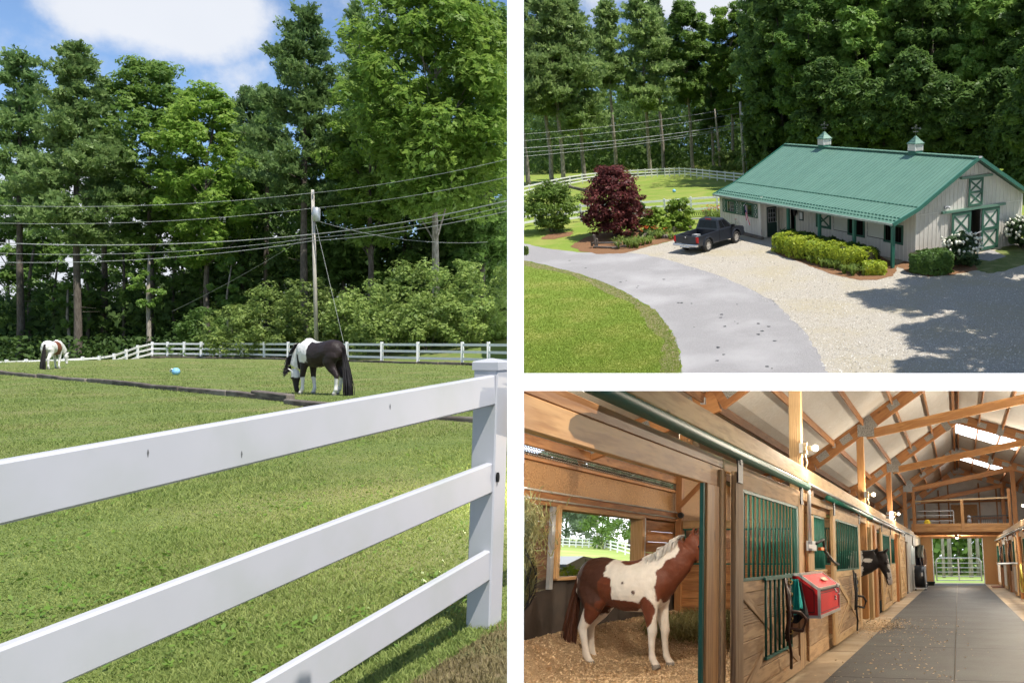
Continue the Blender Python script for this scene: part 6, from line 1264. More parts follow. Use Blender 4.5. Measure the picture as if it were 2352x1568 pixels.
front(11.37, 12.02, (11.4, 12.0, 4)); front(12.36, 14.24, (12.9, 14.1, 7))
bd((XW+.005, 12.6, 1.22), (XW+.005, 12.6, 2.0), .06, .5, PALEW, 'stile', (0, 1, 0))
bd((XW-.0, 21.75, 0), (XW, 21.75, 2.2), .1, .35, PALEW, 'post', (0, 1, 0)); bd((XW+.02, 22.6, 0), (XW+.02, 22.6, 2.2), .1, .5, REDW, 'post', (0, 1, 0))
front(22.9, 23.55, None); front(27.05, 30.3, (27.2, 30.1, 9), PALEW); bd((XW+.03, 30.75, 0), (XW+.03, 30.75, 2.2), .1, .35, REDW, 'post', (0, 1, 0))
part('orange_door', MB().box((XW-.30, 34.6, .03), (XW-.26, 38.2, 2.06)), pbr('orange_stain', (.55, .23, .045), (.45, .17, .03), 3, .5), st)
PWALL = pbr('pale_panel', (.56, .53, .46), (.48, .44, .37), 2.5, .65, c3=(.42, .37, .30), scale3=.9)
part('wall_panel', MB().box((XW-.04, 38.25, 0), (XW+.02, 45.2, 2.44)), PWALL, st); part('wall_panel', MB().box((XW-.04, 46.8, 0), (XW+.02, YE, 2.44)), PALEW if False else PWALL, st); part('wall_panel', MB().box((XW-.04, 45.2, 2.0), (XW+.02, 46.8, 2.44)), PWALL, st); part('wall_panel', MB().box((XW-.04, 34.5, 2.06), (XW+.02, 38.25, 2.44)), PWALL, st)
part('closet_back', MB().box((XW-.9, 45.2, 0), (XW-.86, 46.8, 2.0)), DKW, st)
# ---- first stall
nb_ = 7
for (za, zb, m_, nm, dx, n_) in ((.0, 1.12, KICK, 'kick_panel', 0, 1),): part(nm, MB().box((XB_-.06, 2.5, -.05), (XB_, YP, 1.12)), KICK, st)
for i in range(5):
    z0 = 1.125+i*.187
    for y0, y1 in ((2.5, 11.10), (14.52, YP)): bd((XB_-.02, y0, z0+.09), (XB_-.02, y1, z0+.09), .04, .182, DKW if y0 < 5 else REDW, 'plank')
bd((XB_-.02, 11.1, 2.09), (XB_-.02, 14.5, 2.09), .04, .06, DKW, 'plank')
part('wall_board', MB().box((XB_-.06, 2.5, 2.06), (XB_-.03, YP+14, 2.72)), OSB, st)
for zz, hh, dx in ((2.20, .085, .03), (2.105, .06, .03)):
    bd((XB_+dx, 2.5, zz), (XB_+dx, YP-.05, zz), .05, hh, REDW, 'girt'); pipe(2.5, YP-.1, XB_+.07, zz+hh/2+.01, .014, pbr('white_conduit', (.66, .64, .6), rough=.5), 'conduit')
bd((XB_+.01, 2.5, 2.655), (XB_+.01, YP, 2.655), .05, .05, REDW, 'girt'); bd((XB_+.02, 2.5, 2.87), (XB_+.02, YP, 2.87), .06, .14, REDW, 'girt')
ms = MB()                                                      # expanded-metal vent strip
for i in range(170):
    y = 4+i*.075
    if y > YP: break
    for k in range(3): ms.bar((XB_+.015, y, 2.69+k*.04), (XB_+.015, y+.0375, 2.71+k*.04), .012, .007); ms.bar((XB_+.015, y+.0375, 2.71+k*.04), (XB_+.015, y+.075, 2.69+k*.04), .012, .007)
o = part('vent_mesh', ms, pbr('mesh_metal', (.30, .25, .2), rough=.5), st); o['kind'] = 'stuff'
part('vent_backing', MB().box((XB_-.3, 2.5, 2.68), (XB_-.28, YP, 2.80)), pbr('dark_gap', (.02, .016, .012), rough=.9), st)
# stall window
WF = wood('window_pine', (.58, .36, .17), (.42, .23, .09), None, .55, 1, .1)
w_ = bd((XB_-.03, 11.15, 1.13), (XB_-.03, 14.5, 1.13), .22, .045, WF, 'window_frame'); wi = w_.matrix_basis.inverted()
for p, q, a, b in (((XB_-.03, 11.15, 2.075), (XB_-.03, 14.5, 2.075), .22, .06), ((XB_-.03, 11.15, 1.13), (XB_-.03, 11.15, 2.1), .22, .10), ((XB_-.03, 14.48, 1.13), (XB_-.03, 14.48, 2.1), .22, .12)):
    o = board(st, p, q, a, b, WF, 'window_casing', (0, 0, 1) if p[0:2] != q[0:2] else (0, 1, 0), .005); o.parent = w_; o.matrix_basis = wi @ o.matrix_basis
for y in (11.02, 14.62): pipe_ = part('window_channel', MB().box((XB_, y-.05, 1.0), (XB_+.05, y+.05, 2.1)), STEEL, st)
# partition with grille at the end of the first stall
for i in range(8): zz = .04+1.24*(i+.5)/8; bd((XB_, YP, zz), (XW-.1, YP, zz), .05, 1.24/8-.004, REDW, 'plank')
for x0, x1, n in ((XB_+.12, -3.75, 9), (-3.65, XW-.25, 10)):
    m = MB().box((x0, YP-.02, 1.28), (x1, YP+.02, 1.31)).box((x0, YP-.02, 1.92), (x1, YP+.02, 1.95)); gf = part('grille_frame', m, GRILL, st)
    for i in range(n): obj('bar', BARM(.64), GRILL, gf, MX.Translation((x0+(x1-x0)*(i+.5)/n, YP, 1.3)))
bd((XB_, YP, 2.03), (XW-.1, YP, 2.03), .06, .15, PALEW, 'rail')
bd((XB_+.1, YP-.06, 0), (XB_+.1, YP-.06, 3.0), .12, .16, REDW, 'post', (0, 1, 0)); bd((XB_+.1, YP-.12, 2.35), (XB_+.75, YP-.12, 3.0), .06, .09, REDW, 'brace')
part('sensor', MB().lathe([(.05, -.06), (.06, 0), (.045, .07)], 10, (XB_+.16, YP-.17, 2.2), 'y'), IRON2, st)
# second stall (black horse) and the walls behind the other fronts
for i in range(9): zz = .04+2.0*(i+.5)/9; bd((XB_+.4, YP+.2, zz), (XB_+.4, 39, zz), .05, 2.0/9-.004, REDW, 'plank')
for i in range(8): zz = .04+1.8*(i+.5)/8; bd((XB_+.4, 23.2, zz), (XW-.2, 23.2, zz), .05, 1.8/8-.004, REDW, 'plank'); bd((XB_+.4, 30.5, zz), (XW-.2, 30.5, zz), .05, 1.8/8-.004, REDW, 'plank')
part('grille_frame', MB().box((-3.6, 22.98, 1.2), (-2.3, 23.02, 1.24)), GRILL, st)
for i in range(10): obj('bar', BARM(.9), GRILL, st, MX.Translation((-3.5+i*.13, 23.0, 1.22)))
part('channel', MB().box((XW-.12, 21.42, 0), (XW-.04, 21.55, 2.0)), GRILL, st)
bd((XW-.35, 22.9, 0), (XW-.35, 22.9, 1.1), .5, .04, pbr('pink_board', (.40, .27, .22), (.33, .21, .17), 3, .7), 'kick_panel', (0, 1, 0))
# bedding
def hb(x, y): return .07+.36*sstep((-x-4.45)/.8)+.05*noise.noise((x*1.3, y*.9, 2))+.025*noise.noise((x*5, y*4, 7))
sm_ = MB(); nx_, ny_ = 60, 140; sm_.v = [(XB_+.0+(XW-XB_+.02)*i/nx_, 4+(YP-4)*j/ny_, hb(XB_+(XW-XB_)*i/nx_, 4+(YP-4)*j/ny_)*(1 if i < nx_ else .3)) for i in range(nx_+1) for j in range(ny_+1)]
sm_.f = [(i*(ny_+1)+j, (i+1)*(ny_+1)+j, (i+1)*(ny_+1)+j+1, i*(ny_+1)+j+1) for i in range(nx_) for j in range(ny_)]
setting('bedding', sm_, SHAV, FB, 'stuff', True)
rs = np.random.default_rng(41); n = 42000; X = rs.uniform(XB_+.05, XW-.05, n); Y = 5+(YP-5)*rs.uniform(0, 1, n)**1.0
P = np.stack([X, Y, [hb(a, b)+.012 for a, b in zip(X, Y)]], 1)
setting('shavings', qmesh('shavings', leaves(P, rs.normal(0, .55, (n, 3))+np.array([0, 0, 1.]), rs.uniform(.007, .021, n), rs, .6)), leafy('shaving_flakes', (.46, .30, .16), (.80, .64, .44), .1, .8, big=1.2), FB, 'stuff')
n = 2600; X = rs.normal(XW+.25, .28, n); Y = rs.normal(19.6, 1.0, n); k = X > XW-.4; P = np.stack([X, Y, .006+.05*np.exp(-((X-XW)/.25)**2)*rs.random(n)], 1)[k]
P2 = np.stack([rs.normal(-.9, .55, 500), 10+rs.random(500)**1.3*12, np.full(500, .024)], 1); P = np.concatenate([P, P2])
P[:, 2] = np.where((P[:, 0] > -1.58), np.maximum(P[:, 2], .024), P[:, 2])
setting('spilt_shavings', qmesh('spilt_shavings', leaves(P, rs.normal(0, .3, (len(P), 3))+np.array([0, 0, 1.]), rs.uniform(.008, .03, len(P)), rs, .5)), leafy('shaving_flakes', (.36, .21, .10), (.72, .53, .33)), FB, 'stuff')
pile = MB(); 
setting('stall_bedding', MB().add([(XW-.02, 18.4, .03), (XW-.02, 21.4, .03), (XB_+.4, 23, .06), (XB_+.4, 17, .06)], [(0, 1, 2, 3)]), SHAV, FB)
n = 3500; P = np.stack([rs.uniform(-4.9, -3.2, n), rs.uniform(13.5, 16.3, n), rs.uniform(.12, .42, n)], 1)
setting('loose_hay', qmesh('loose_hay', blades(FB, P, .12*np.ones(n), .012, rs, 1.4)), leafy('hay_stalks', (.17, .165, .06), (.38, .35, .16), .3, .7), FB, 'stuff')
# ---- trusses
def zl_(x): return 4.5+.68*(x+2.05) if x > -3.3 else 3.65+(x+3.3)*.335
def zt_(x): return zl_(x) if x < .2 else 6.03-.33*(x-.2)
def truss(y, dark=False, n=5):
    W_ = REDW
    for (xa, xb) in ((XB_-.2, -3.3), (-3.3, .2), (.2, 6.2)):
        r_ = bd((xa, y, zt_(xa)), (xb, y, zt_(xb)), .09, .34, W_, 'rafter'); L = math.hypot(xb-xa, zt_(xb)-zt_(xa))
        npl = max(2, int(L/.62))
        for i in range(npl):
            big = i % 3 == 2; w, h = (.22, .36) if big else (.30, .17)
            obj('truss_plate', PLM(w, h), PLATE, r_, MX.Translation((L*(i+.4)/npl, .0485 if True else 0, 0)))
            obj('truss_plate', PLM(w, h), PLATE, r_, MX.Translation((L*(i+.4)/npl, -.0485, 0)))
    part('ridge_plate', MB().box((-.02, y-.06, 5.85), (.42, y-.047, 6.15)), PLATE, st)
    bd((XW+.05, y-.03, 4.30), (2.55, y-.03, 5.18), .06, .22, PINEW if y < 35 else REDW, 'tie_beam'); part('truss_plate', MB().box((XW-.15, y-.075, 4.25), (XW+.25, y-.062, 4.55)), PLATE, st)
PLS = {}
def PLM(w, h):
    if (w, h) not in PLS: PLS[(w, h)] = MB().box((-w/2, -.003, -h/2), (w/2, .003, h/2)).mesh('truss_plate')
    return PLS[(w, h)]
for y in BAYS[1:]: truss(y)
for k in range(len(BAYS)-1):
    y0, y1 = BAYS[k]+.05, BAYS[k+1]-.05
    if k == 0: y0 = 5
    for x in [-5.0, -4.25]+[-3.5+i*.72 for i in range(6)]+[.14, .28]+[.95+i*.75 for i in range(4)]:
        if x < -3.4 and k > 3: continue
        bd((x, y0, zt_(x)+.09), (x, y1, zt_(x)+.09), .04, .15, REDW if x > -3 else DKW, 'purlin', (0, 0, 1))
        if x > -3.6:
            for yy in (y0+.03, y1-.03): part('hanger', MB().box((x-.035, yy-.03, zt_(x)+.0), (x+.035, yy+.03, zt_(x)+.10)), GALV, st)
# roof sheets, one per bay and purlin field
xs = [XB_-.35, -4.25, -3.3, -2.42, -1.34, -.26, .2]
SKYL = glow('skylight_glow', (.95, .98, 1.0), 5)  # panes glow themselves, standing in for daylight that cannot reach them
for k in range(len(BAYS)-1):
    y0, y1 = (BAYS[k] if k else 4), BAYS[k+1]
    for a, b in zip(xs, xs[1:]): part('roof_panel', MB().add([(a, y0+.004, zt_(a)+.19), (b-.004, y0+.004, zt_(b)+.19), (b-.004, y1-.004, zt_(b)+.19), (a, y1-.004, zt_(a)+.19), (a, y0, zt_(a)+.23), (b, y0, zt_(b)+.23), (b, y1, zt_(b)+.23), (a, y1, zt_(a)+.23)], [(0, 1, 2, 3), (4, 5, 6, 7), (0, 1, 5, 4), (1, 2, 6, 5), (2, 3, 7, 6), (3, 0, 4, 7)]), INSUL, st)
    for a, b in ((.2, .95), (.95, 1.7), (1.7, 2.45), (2.45, 4.2), (4.2, 6.3)):
        segs = [(y0, y1)]
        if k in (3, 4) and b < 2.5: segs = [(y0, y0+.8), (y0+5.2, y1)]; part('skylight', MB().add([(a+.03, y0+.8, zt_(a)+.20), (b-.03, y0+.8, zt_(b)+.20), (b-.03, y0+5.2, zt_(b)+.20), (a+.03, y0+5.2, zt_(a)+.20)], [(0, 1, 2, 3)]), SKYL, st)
        for p, q in segs: part('roof_panel', MB().add([(a, p+.004, zt_(a)+.19), (b-.004, p+.004, zt_(b)+.19), (b-.004, q-.004, zt_(b)+.19), (a, q-.004, zt_(a)+.19), (a, p, zt_(a)+.23), (b, p, zt_(b)+.23), (b, q, zt_(b)+.23), (a, q, zt_(a)+.23)], [(0, 1, 2, 3), (4, 5, 6, 7), (0, 1, 5, 4), (1, 2, 6, 5), (2, 3, 7, 6), (3, 0, 4, 7)]), INSUL, st)
part('roof_panel', MB().add([(a, y, zt_(a)+.2) for y in (49, 52.3) for a in (XB_, -3.3, .2, 6.3)], [(0, 1, 5, 4), (1, 2, 6, 5), (2, 3, 7, 6)]), INSUL, st)
# ---- loft at the far end
YL = 43.6
bd((XW-.05, YL, 2.80), (2.6, YL, 2.80), .12, .40, PINEW, 'loft_beam')
for i in range(16): bd((XW, YL+.5+i*.52, 2.66), (XR+.3, YL+.5+i*.52, 2.66), .05, .24, REDW, 'joist')
part('loft_deck', MB().box((XW-.1, YL, 2.79), (2.7, YE, 2.83)), REDW, st)
bd((XW, YL-.02, 4.05), (2.6, YL-.02, 4.18), .06, .07, PALEW, 'loft_rail')
for x in (-1.95, .32, 2.5): bd((x, YL-.01, 2.6), (x, YL-.01, 4.1 if x == .32 else 4.6), .14, .14, REDW if x != .32 else PINEW, 'post', (0, 1, 0))
part('gable_panel', MB().prism([(XB_, YE, 2.83), (6.2, YE, 2.83), (6.2, YE, zt_(6.2)+.19), (.2, YE, 6.2), (-3.3, YE, zt_(-3.3)+.19), (XB_, YE, 3.19)], (0, .08, 0)), pbr('white_insulation', (.66, .65, .62), (.58, .57, .54), 3, .7, .2), st)
for x in (-1.7, -.35, 1.35, 2.3, -.9): bd((x, YE-.06, 2.83), (x, YE-.06, zt_(x)-.1), .08, .14, REDW, 'stud', (0, 1, 0))
for zz in (3.55, 4.5): bd((XW-.5, YE-.1, zz), (3, YE-.1, zz+.05), .05, .12, REDW, 'girt')
part('loft_hatch', MB().box((-.22, YE-.16, 2.85), (1.22, YE-.13, 4.35)), OSB, st)
part('end_wall', MB().box((XB_, YE, 0), (-1.36, YE+.08, 2.8)).box((1.36, YE, 0), (6.2, YE+.08, 2.8)).box((-1.36, YE, 2.48), (1.36, YE+.08, 2.8)), OSB, st)
for x in (-1.40, 1.35): part('door_edge', MB().box((x, YE-.03, 0), (x+.05, YE+.1, 2.5)), STEEL, st)
for p in ((-.9, 3.2), (-1.6, 3.2)): pass
lg_ = thing('pipe_gate', 'grey pipe gate leaning on the loft left of the post', 'gate', FB, (-1.0, YL+.4, 2.83)); m = MB()
for zz in (3.15, 3.4, 3.62): m.tube([(-1.75, YL+.4, zz), (-.1, YL+.4, zz)], .02, 6)
m.tube([(-.1, YL+.4, 2.85), (-.1, YL+.4, 3.62)], .022, 6); part('rails', m, STEEL, lg_)
tr_ = thing('hay_rack', 'dark slatted trough standing on the loft edge', 'hay rack', FB, (1.6, YL+.5, 2.83)); m = MB()
for i in range(18): m.bar((.85+i*.088, YL+.3, 2.9), (.83+i*.088, YL+.45, 3.32), .035, .02, (1, 0, 0))
m.bar((.75, YL+.45, 3.34), (2.45, YL+.45, 3.38), .05, .05); m.bar((.8, YL+.3, 2.9), (2.4, YL+.3, 2.92), .04, .04)
part('slats', m, pbr('rack_black', (.03, .028, .026), rough=.6), tr_)
solo('feed_sack', MB().sph((-1.35, YL+.2, 3.02), (.16, .12, .18), 10, 7, .12, random.Random(3)), pbr('yellow_sack', (.70, .50, .03), rough=.6), 'yellow sack on the loft edge', 'sack', FB, (-1.35, YL+.2, 2.83))
solo('blower', MB().lathe([(.10, 0), (.12, .1), (.08, .22), (.11, .3), (.05, .38)], 10, (.62, YL+.2, 3.0)), pbr('grey_metal', (.2, .2, .21), rough=.4), 'small grey metal can standing on the loft beside its middle post', 'can', FB, (.62, YL+.2, 2.83))
# ---- right side
for y0, y1 in ((28, 30.3), (34.2, 36.0), (41.0, 43.6), (46.9, 50.2)): stall_door(y0, y1, XR-.09, PALEW, 5 if y0 > 29 else 5, pbr('white_door', (.62, .6, .56), (.55, .52, .47), 3, .6), True, sw=.22)
for y in (30.6, 33.6, 36.5, 40.2, 44.2, 46.4, 50.6): bd((XR, y, 0), (XR, y, 2.3), .12, .28, REDW, 'post', (0, 1, 0))
for y0, y1 in ((24, 28), (30.7, 34.1), (36.1, 40.9), (43.7, 46.8), (50.3, YE)):
    for i in range(5): zz = .04+1.16*(i+.5)/5; bd((XR+.03, y0, zz), (XR+.03, y1, zz), .04, 1.16/5-.004, REDW, 'plank')
bd((XR+.02, 24, 2.22), (XR+.02, YE, 2.22), .055, .16, PALEW, 'header'); part('door_track', MB().tube([(XR-.14, 24, 2.33), (XR-.14, YE-1, 2.33)], .035, 8), STEEL, st, True)
part('back_wall', MB().box((XB_-.06, YP, -.05), (XB_-.02, YE, 3.1)), OSB, st); part('stall_wall', MB().box((5.6, 3, 0), (5.7, YE, 4.3)), DKW, st)
rw = part('stall_wall', MB().box((XR+.2, 3, 0), (XR+.26, 26, 2.4)), DKW, st)
bt = thing('boot_scraper_mat', 'brown doormat lying by the far right stall', 'mat', FB, (1.85, 47, 0)); part('mat', MB().box((1.55, 45.6, .003), (2.1, 48.2, .03)), pbr('doormat', (.20, .10, .07), rough=.95), bt)
solo('saddle_rack', MB().tube([(XR-.1, 33.4, 1.22), (XR-.75, 33.2, 1.2), (XR-.75, 34.5, 1.2), (XR-.1, 34.6, 1.22)], .03, 8), STEEL, 'steel saddle rack sticking out of the nearest right stall front', 'rack', FB, (XR, 34, 1.2))
hs_ = MB().tube([(XR-.12+.02*math.sin(a*.7), 31.6+.5*math.cos(a*.35), .75+.45*math.sin(a*.35)) for a in range(40)], .03, 6); solo('hose', hs_, pbr('yellow_hose', (.55, .50, .10), rough=.5), 'coiled yellow green hose hanging at the right edge of the aisle', 'hose', FB, (XR, 31.6, .4))
for i, y in enumerate((45.2, 37.4)):
    m = MB(); rr = random.Random(i)
    for k in range(5): m.tube([(XR-.1, y+rr.uniform(-.15, .15), 1.95), (XR-.16, y+rr.uniform(-.3, .3), 1.5), (XR-.1, y+rr.uniform(-.2, .2), .9+rr.uniform(0, .3))], .03, 6)
    solo('halter', m, LEATHER, ['leather tack hanging on the far right stall front', 'dark strap hanging beside the nearer right stall opening'][i], 'tack', FB, (XR, y, 1), 'tack on the right stall fronts')
# ---- gate and the ground beyond
gt = thing('pipe_gate', 'closed grey tubular gate across the far doorway', 'gate', FB, (0, YE+1.6, 0)); m = MB(); yg = YE+1.6
m.tube([(-1.26, yg, .12), (-1.26, yg, 1.2), (-1.18, yg, 1.36), (-1.05, yg, 1.40), (1.05, yg, 1.40), (1.18, yg, 1.36), (1.26, yg, 1.2), (1.26, yg, .12)], .035, 8); part('gate_frame', m, STEEL, gt, True)
for zz in (.16, .38, .62, .86, 1.12): part('rail', MB().tube([(-1.26, yg, zz), (1.26, yg, zz)], .024, 8), STEEL, gt, True)
part('upright', MB().box((-.04, yg-.02, .12), (.04, yg+.02, 1.40)), STEEL, gt)
def hB(x, y): return max(0, -x-12)*.055 if y < 51 else max(0, -x-12)*.055+max(0, y-60)*.012
gm = MB(); xs_ = [-110, -80, -60, -45, -35, -28, -22, -17, -12, -9, -7, XB_-.08, XB_+.05, 0, 6, 14, 30]; ys_ = [8, 12, 16, 20, 25, 30, 36, 42, 48, YE, 56, 60, 66, 72, 80, 92, 105, 120, 150, 192]
for y in ys_:
    for x in xs_: gm.v.append((x, y, hB(x, y)-.03))
k = len(xs_)
for i in range(len(ys_)-1):
    for j in range(k-1):
        if ys_[i+1] <= YE and xs_[j] >= XB_-.1: continue
        gm.f.append((i*k+j, i*k+j+1, (i+1)*k+j+1, (i+1)*k+j))
setting('field', gm, pbr('field_grass', (.30, .38, .07), (.23, .31, .05), 3, .9, .2, c3=(.38, .40, .11), scale3=.15, bscale=30), FB, smooth=True)
setting('dirt_strip', MB().add([(-2.4, YE+.02, .0), (2.4, YE+.02, .0), (2.2, YE+2.6, .0), (-2.2, YE+2.4, .0)], [(0, 1, 2, 3)]), pbr('dry_hay_ground', (.45, .37, .23), (.33, .25, .15), 8, .9, .4), FB)
# added glowing sheet standing for the sky over the fields, to light them
SKYM = bpy.data.materials.new('field_sky'); SKYM.use_nodes = True; t = SKYM.node_tree; t.nodes.clear(); e = N(t, 'ShaderNodeEmission'); e.inputs[1].default_value = 1.9; nn = N(t, 'ShaderNodeTexNoise'); nn.inputs['Scale'].default_value = .035; nn.inputs['Detail'].default_value = 5; tcn = N(t, 'ShaderNodeTexCoord'); t.links.new(tcn.outputs['Object'], nn.inputs['Vector']); mx = N(t, 'ShaderNodeMix', data_type='RGBA'); mr_ = N(t, 'ShaderNodeMapRange'); mr_.inputs[1].default_value = .42; mr_.inputs[2].default_value = .6; t.links.new(nn.outputs['Fac'], mr_.inputs[0]); t.links.new(mr_.outputs[0], mx.inputs[0]); mx.inputs[6].default_value = (.62, .76, .95, 1); mx.inputs[7].default_value = (.98, .98, 1, 1); t.links.new(mx.outputs[2], e.inputs[0]); o = N(t, 'ShaderNodeOutputMaterial'); t.links.new(e.outputs[0], o.inputs[0])
sk = MB()
prof = [(31, 7.0), (52, 10.6), (80, 13.5), (120, 20), (190, 33)]
for y, z in prof: sk.v += [(-108, y, z), (31, y, z)]
sk.v += [(-108, 191, -1), (31, 191, -1)]
sk.f += [(2*i, 2*i+1, 2*i+3, 2*i+2) for i in range(5)]
b_ = len(sk.v); sk.v += [(-108, 20, -2), (-108, 190, -2), (31, 20, -2), (31, 190, -2)]; sk.f += [(b_, b_+1, 8, 6, 4, 2, 0), (b_+2, 1, 3, 5, 7, 9, b_+3)]
setting('sky', sk, SKYM, FB)
# trees behind the gate and across the field
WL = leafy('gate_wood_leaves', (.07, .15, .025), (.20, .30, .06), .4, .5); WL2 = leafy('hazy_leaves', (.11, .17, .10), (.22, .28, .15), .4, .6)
for i, (x, y, w) in enumerate([(-1.05, 66, .10), (-.62, 69, .15), (.85, 67, .14), (1.45, 70, .13), (.05, 74, .09), (2.6, 72, .12)]):
    t_ = thing('bare_tree', ['first pale trunk from the left seen through the far doorway', 'second pale trunk from the left seen through the far doorway', 'thick pale trunk right of centre in the far doorway', 'grey trunk at the right in the far doorway', 'thin dark trunk in the middle of the far doorway', 'trunk half hidden by the right doorway edge'][i], 'tree trunk', FB, (x, y, hB(x, y)), 0, 'trunks beyond the gate')
    obj('trunk', MB().tube([(0, 0, -.2), (.03, 0, 3), (.08, 0, 8.5)], [w*1.2, w, w*.8], 10).mesh('trunk', smooth=True), BARK2 if i != 4 else BARK, t_)
rs = np.random.default_rng(90); n = 15000; P = np.stack([rs.uniform(-7, 9, n), rs.uniform(71, 88, n), rs.uniform(0, 1, n)**.8*9.5], 1)
setting('gate_wood', qmesh('gate_wood', leaves(P, rs.normal(size=(n, 3))+np.array([0, 0, .6]), rs.uniform(.15, .42, n), rs)), WL, FB, 'stuff')
for i, (px, D, zt, R_, k_, m_) in enumerate([(1298, 140, 15, 4.2, 'broad', WL2), (1345, 150, 9, 4.5, 'broad', WL2), (1395, 138, 17, 5.5, 'broad', WL2), (1445, 132, 18, 7, 'broad', WL2), (1485, 128, 17, 6, 'broad', WL2), (1262, 136, 18, 6, 'broad', WL2)]):
    x = FB.ony(px, 1260, D)[0]; tree(FB, k_, x, D, hB(x, D), zt, zt*.35, R_, 400+i, ['tall hazy tree left in the stall window view', 'hazy tree behind the gap in the stall window view', 'hazy oak right of the gap in the stall window view', 'broad hazy tree at the right in the stall window view', 'hazy tree behind the right window casing', 'hazy tree behind the left window casing'][i], 'hazy trees across the field', m_, BARK, 3500, .55)
for i, (px, D, H, R_) in enumerate([(1388, 116, 5.4, 4.0), (1340, 134, 6.0, 5.0), (1300, 136, 4.5, 6), (1430, 126, 6.2, 4.5)]):
    x = FB.ony(px, 1262, D)[0]; shrub(FB, x, D, hB(x, D), H, R_, 420+i, ['small round tree at the field fence in the stall window view', 'low scrub left of the round tree in the window view', 'dark scrub at the left of the window view', 'pale green scrub right of the round tree in the window view'][i], 'shrub', [WL, WL2, WL2, WL][i], 'shrub', 'scrub across the field', 1800, .22)
fpts = [(FB.ony(px, 1268, D)[0], D) for px, D in ((1262, 116), (1277, 116.5), (1292, 117), (1307, 117.5), (1322, 118), (1337, 118.5), (1352, 119), (1367, 119.5))]; vfence('low white fence across the field in the stall window view', [(x, y, hB(x, y)-.05) for x, y in fpts], FB, 'field fences')
fpts = [(FB.ony(px, 1268, D)[0], D) for px, D in ((1388, 119), (1402, 112), (1418, 104), (1436, 96), (1456, 88), (1480, 80))]; vfence('white fence slanting nearer at the right of the stall window view', [(x, y, hB(x, y)-.05) for x, y in fpts], FB, 'field fences')
m = MB()
for z0, z1 in ((9.2, 7.6), (8.2, 6.5), (7.6, 5.2)): m.tube([(FB.ony(1372, 1250, 88)[0], 88, z0-1), (FB.ony(1475, 1250, 60)[0], 60, z1)], .03, 5)
solo('power_line', m, WIRE, 'power lines crossing the stall window view', 'power line', FB, (-30, 70, 6)); x = FB.ony(1371, 1250, 122)[0]
solo('utility_pole', MB().tube([(x, 122, 0), (x, 122, 12)], .16, 8), POLE, 'far utility pole in the stall window view', 'utility pole', FB, (x, 122, 0))
hedge('hedge', 'yellow green hedge just outside the stall window', FB, [np.array((-7.3, 12.5, 0)), np.array((-7.3, 17, 0)), np.array((-7.3, 21, 0))], 1.0, 1.12, YEW, 2600, .09, 12)
car = thing('parked_car', 'dark grey car parked outside the stall window', 'car', FB, (-10.2, 22.4, 0)); b = MB(); cy = 22.4
pr = [(-2.2, .35), (2.15, .3), (2.25, .65), (2.1, .82), (1.15, .95), (.35, 1.38), (-.6, 1.45), (-1.6, 1.25), (-2.2, .95)]
b.prism([(-11.05, cy+y, z) for y, z in pr[:5]+[(-2.2, .95)]], (1.7, 0, 0)); b.prism([(-10.9, cy+y, z) for y, z in ((1.15, .94), (.35, 1.38), (-.6, 1.45), (-1.6, 1.25), (-2.1, .94))], (1.4, 0, 0)); part('body', b, pbr('car_grey', (.16, .17, .17), (.14, .15, .15), 2, .35, coat=.4), car)
part('side_window', MB().prism([(-9.49, cy+y, z) for y, z in ((.95, .97), (.3, 1.32), (-.5, 1.38), (-.5, .97))], (-.02, 0, 0)), pbr('car_glass', (.10, .14, .12), rough=.1, spec=.7), car)
part('mirror', MB().sph((-9.3, cy+.85, 1.03), (.09, .1, .08), 8, 6), IRON2, car)
for y in (-1.4, 1.4): part('wheel', MB().lathe([(.2, -.1), (.33, -.1), (.33, .1), (.2, .1)], 20, (-9.42, cy+y, .33), 'x'), pbr('tyre_rubber', (.025, .024, .023)), car)
# ---- horses of the stable
stand = dict(neck=[(.55, 0, 1.22), (.80, .0, 1.42), (.93, .02, 1.58)], poll=(.98, .03, 1.68), nose=(1.30, .12, 1.24), feet=[.05, .02, -.10, .10], fdy=(.10, .04, .12, .0), jaw=(-.75, -.1, -.55))
horse(FB, 'chestnut and white horse standing in the first stall', (-4.16, 11.0, .07), rad(-12), coat_c, stand, mane=(HAIRW, -1), tail=(HAIRB, 1.05), k=.93, vox=.016)
look = dict(neck=[(.55, 0, 1.18), (.84, .0, 1.25), (1.02, 0, 1.32)], poll=(1.13, 0, 1.40), nose=(1.27, -.04, .78), feet=[.0, .0, 0, 0], jaw=(-.95, 0, -.2))
horse(FB, 'black horse with white shoulder patch looking out of its stall', (-2.80, 20.0, .03), rad(-4), coat_d, look, mane=(HAIRK, 1), tail=(HAIRK, .9), k=1.04, vox=.016)
# ---- things along the fronts
tk = thing('tack_trunk', 'red wall-hung tack trunk with aluminium edges', 'trunk', FB, (XW+.2, 11.5, .72)); TRED = pbr('trunk_red', (.62, .018, .02), (.52, .014, .016), 2, .5, spec=.25); ALU = pbr('aluminium', (.60, .59, .56), (.5, .49, .46), 6, .35, metal=.6)
ya, yb = 10.62, 12.42; sec = [(XW+.03, .73), (-1.62, .73), (-1.62, 1.04), (-1.86, 1.21), (XW+.03, 1.21)]
part('case', MB().prism([(x, ya, z) for x, z in sec], (0, yb-ya, 0)), TRED, tk)
m = MB(); e_ = lambda p, q, w=.03: m.bar(p, q, w, w)
for y in (ya, yb):
    for (x0, z0), (x1, z1) in zip(sec, sec[1:]+sec[:1]): e_((x0, y, z0), (x1, y, z1))
for x, z in sec[1:4]: e_((x, ya, z), (x, yb, z), .034)
part('edge_trim', m, ALU, tk)
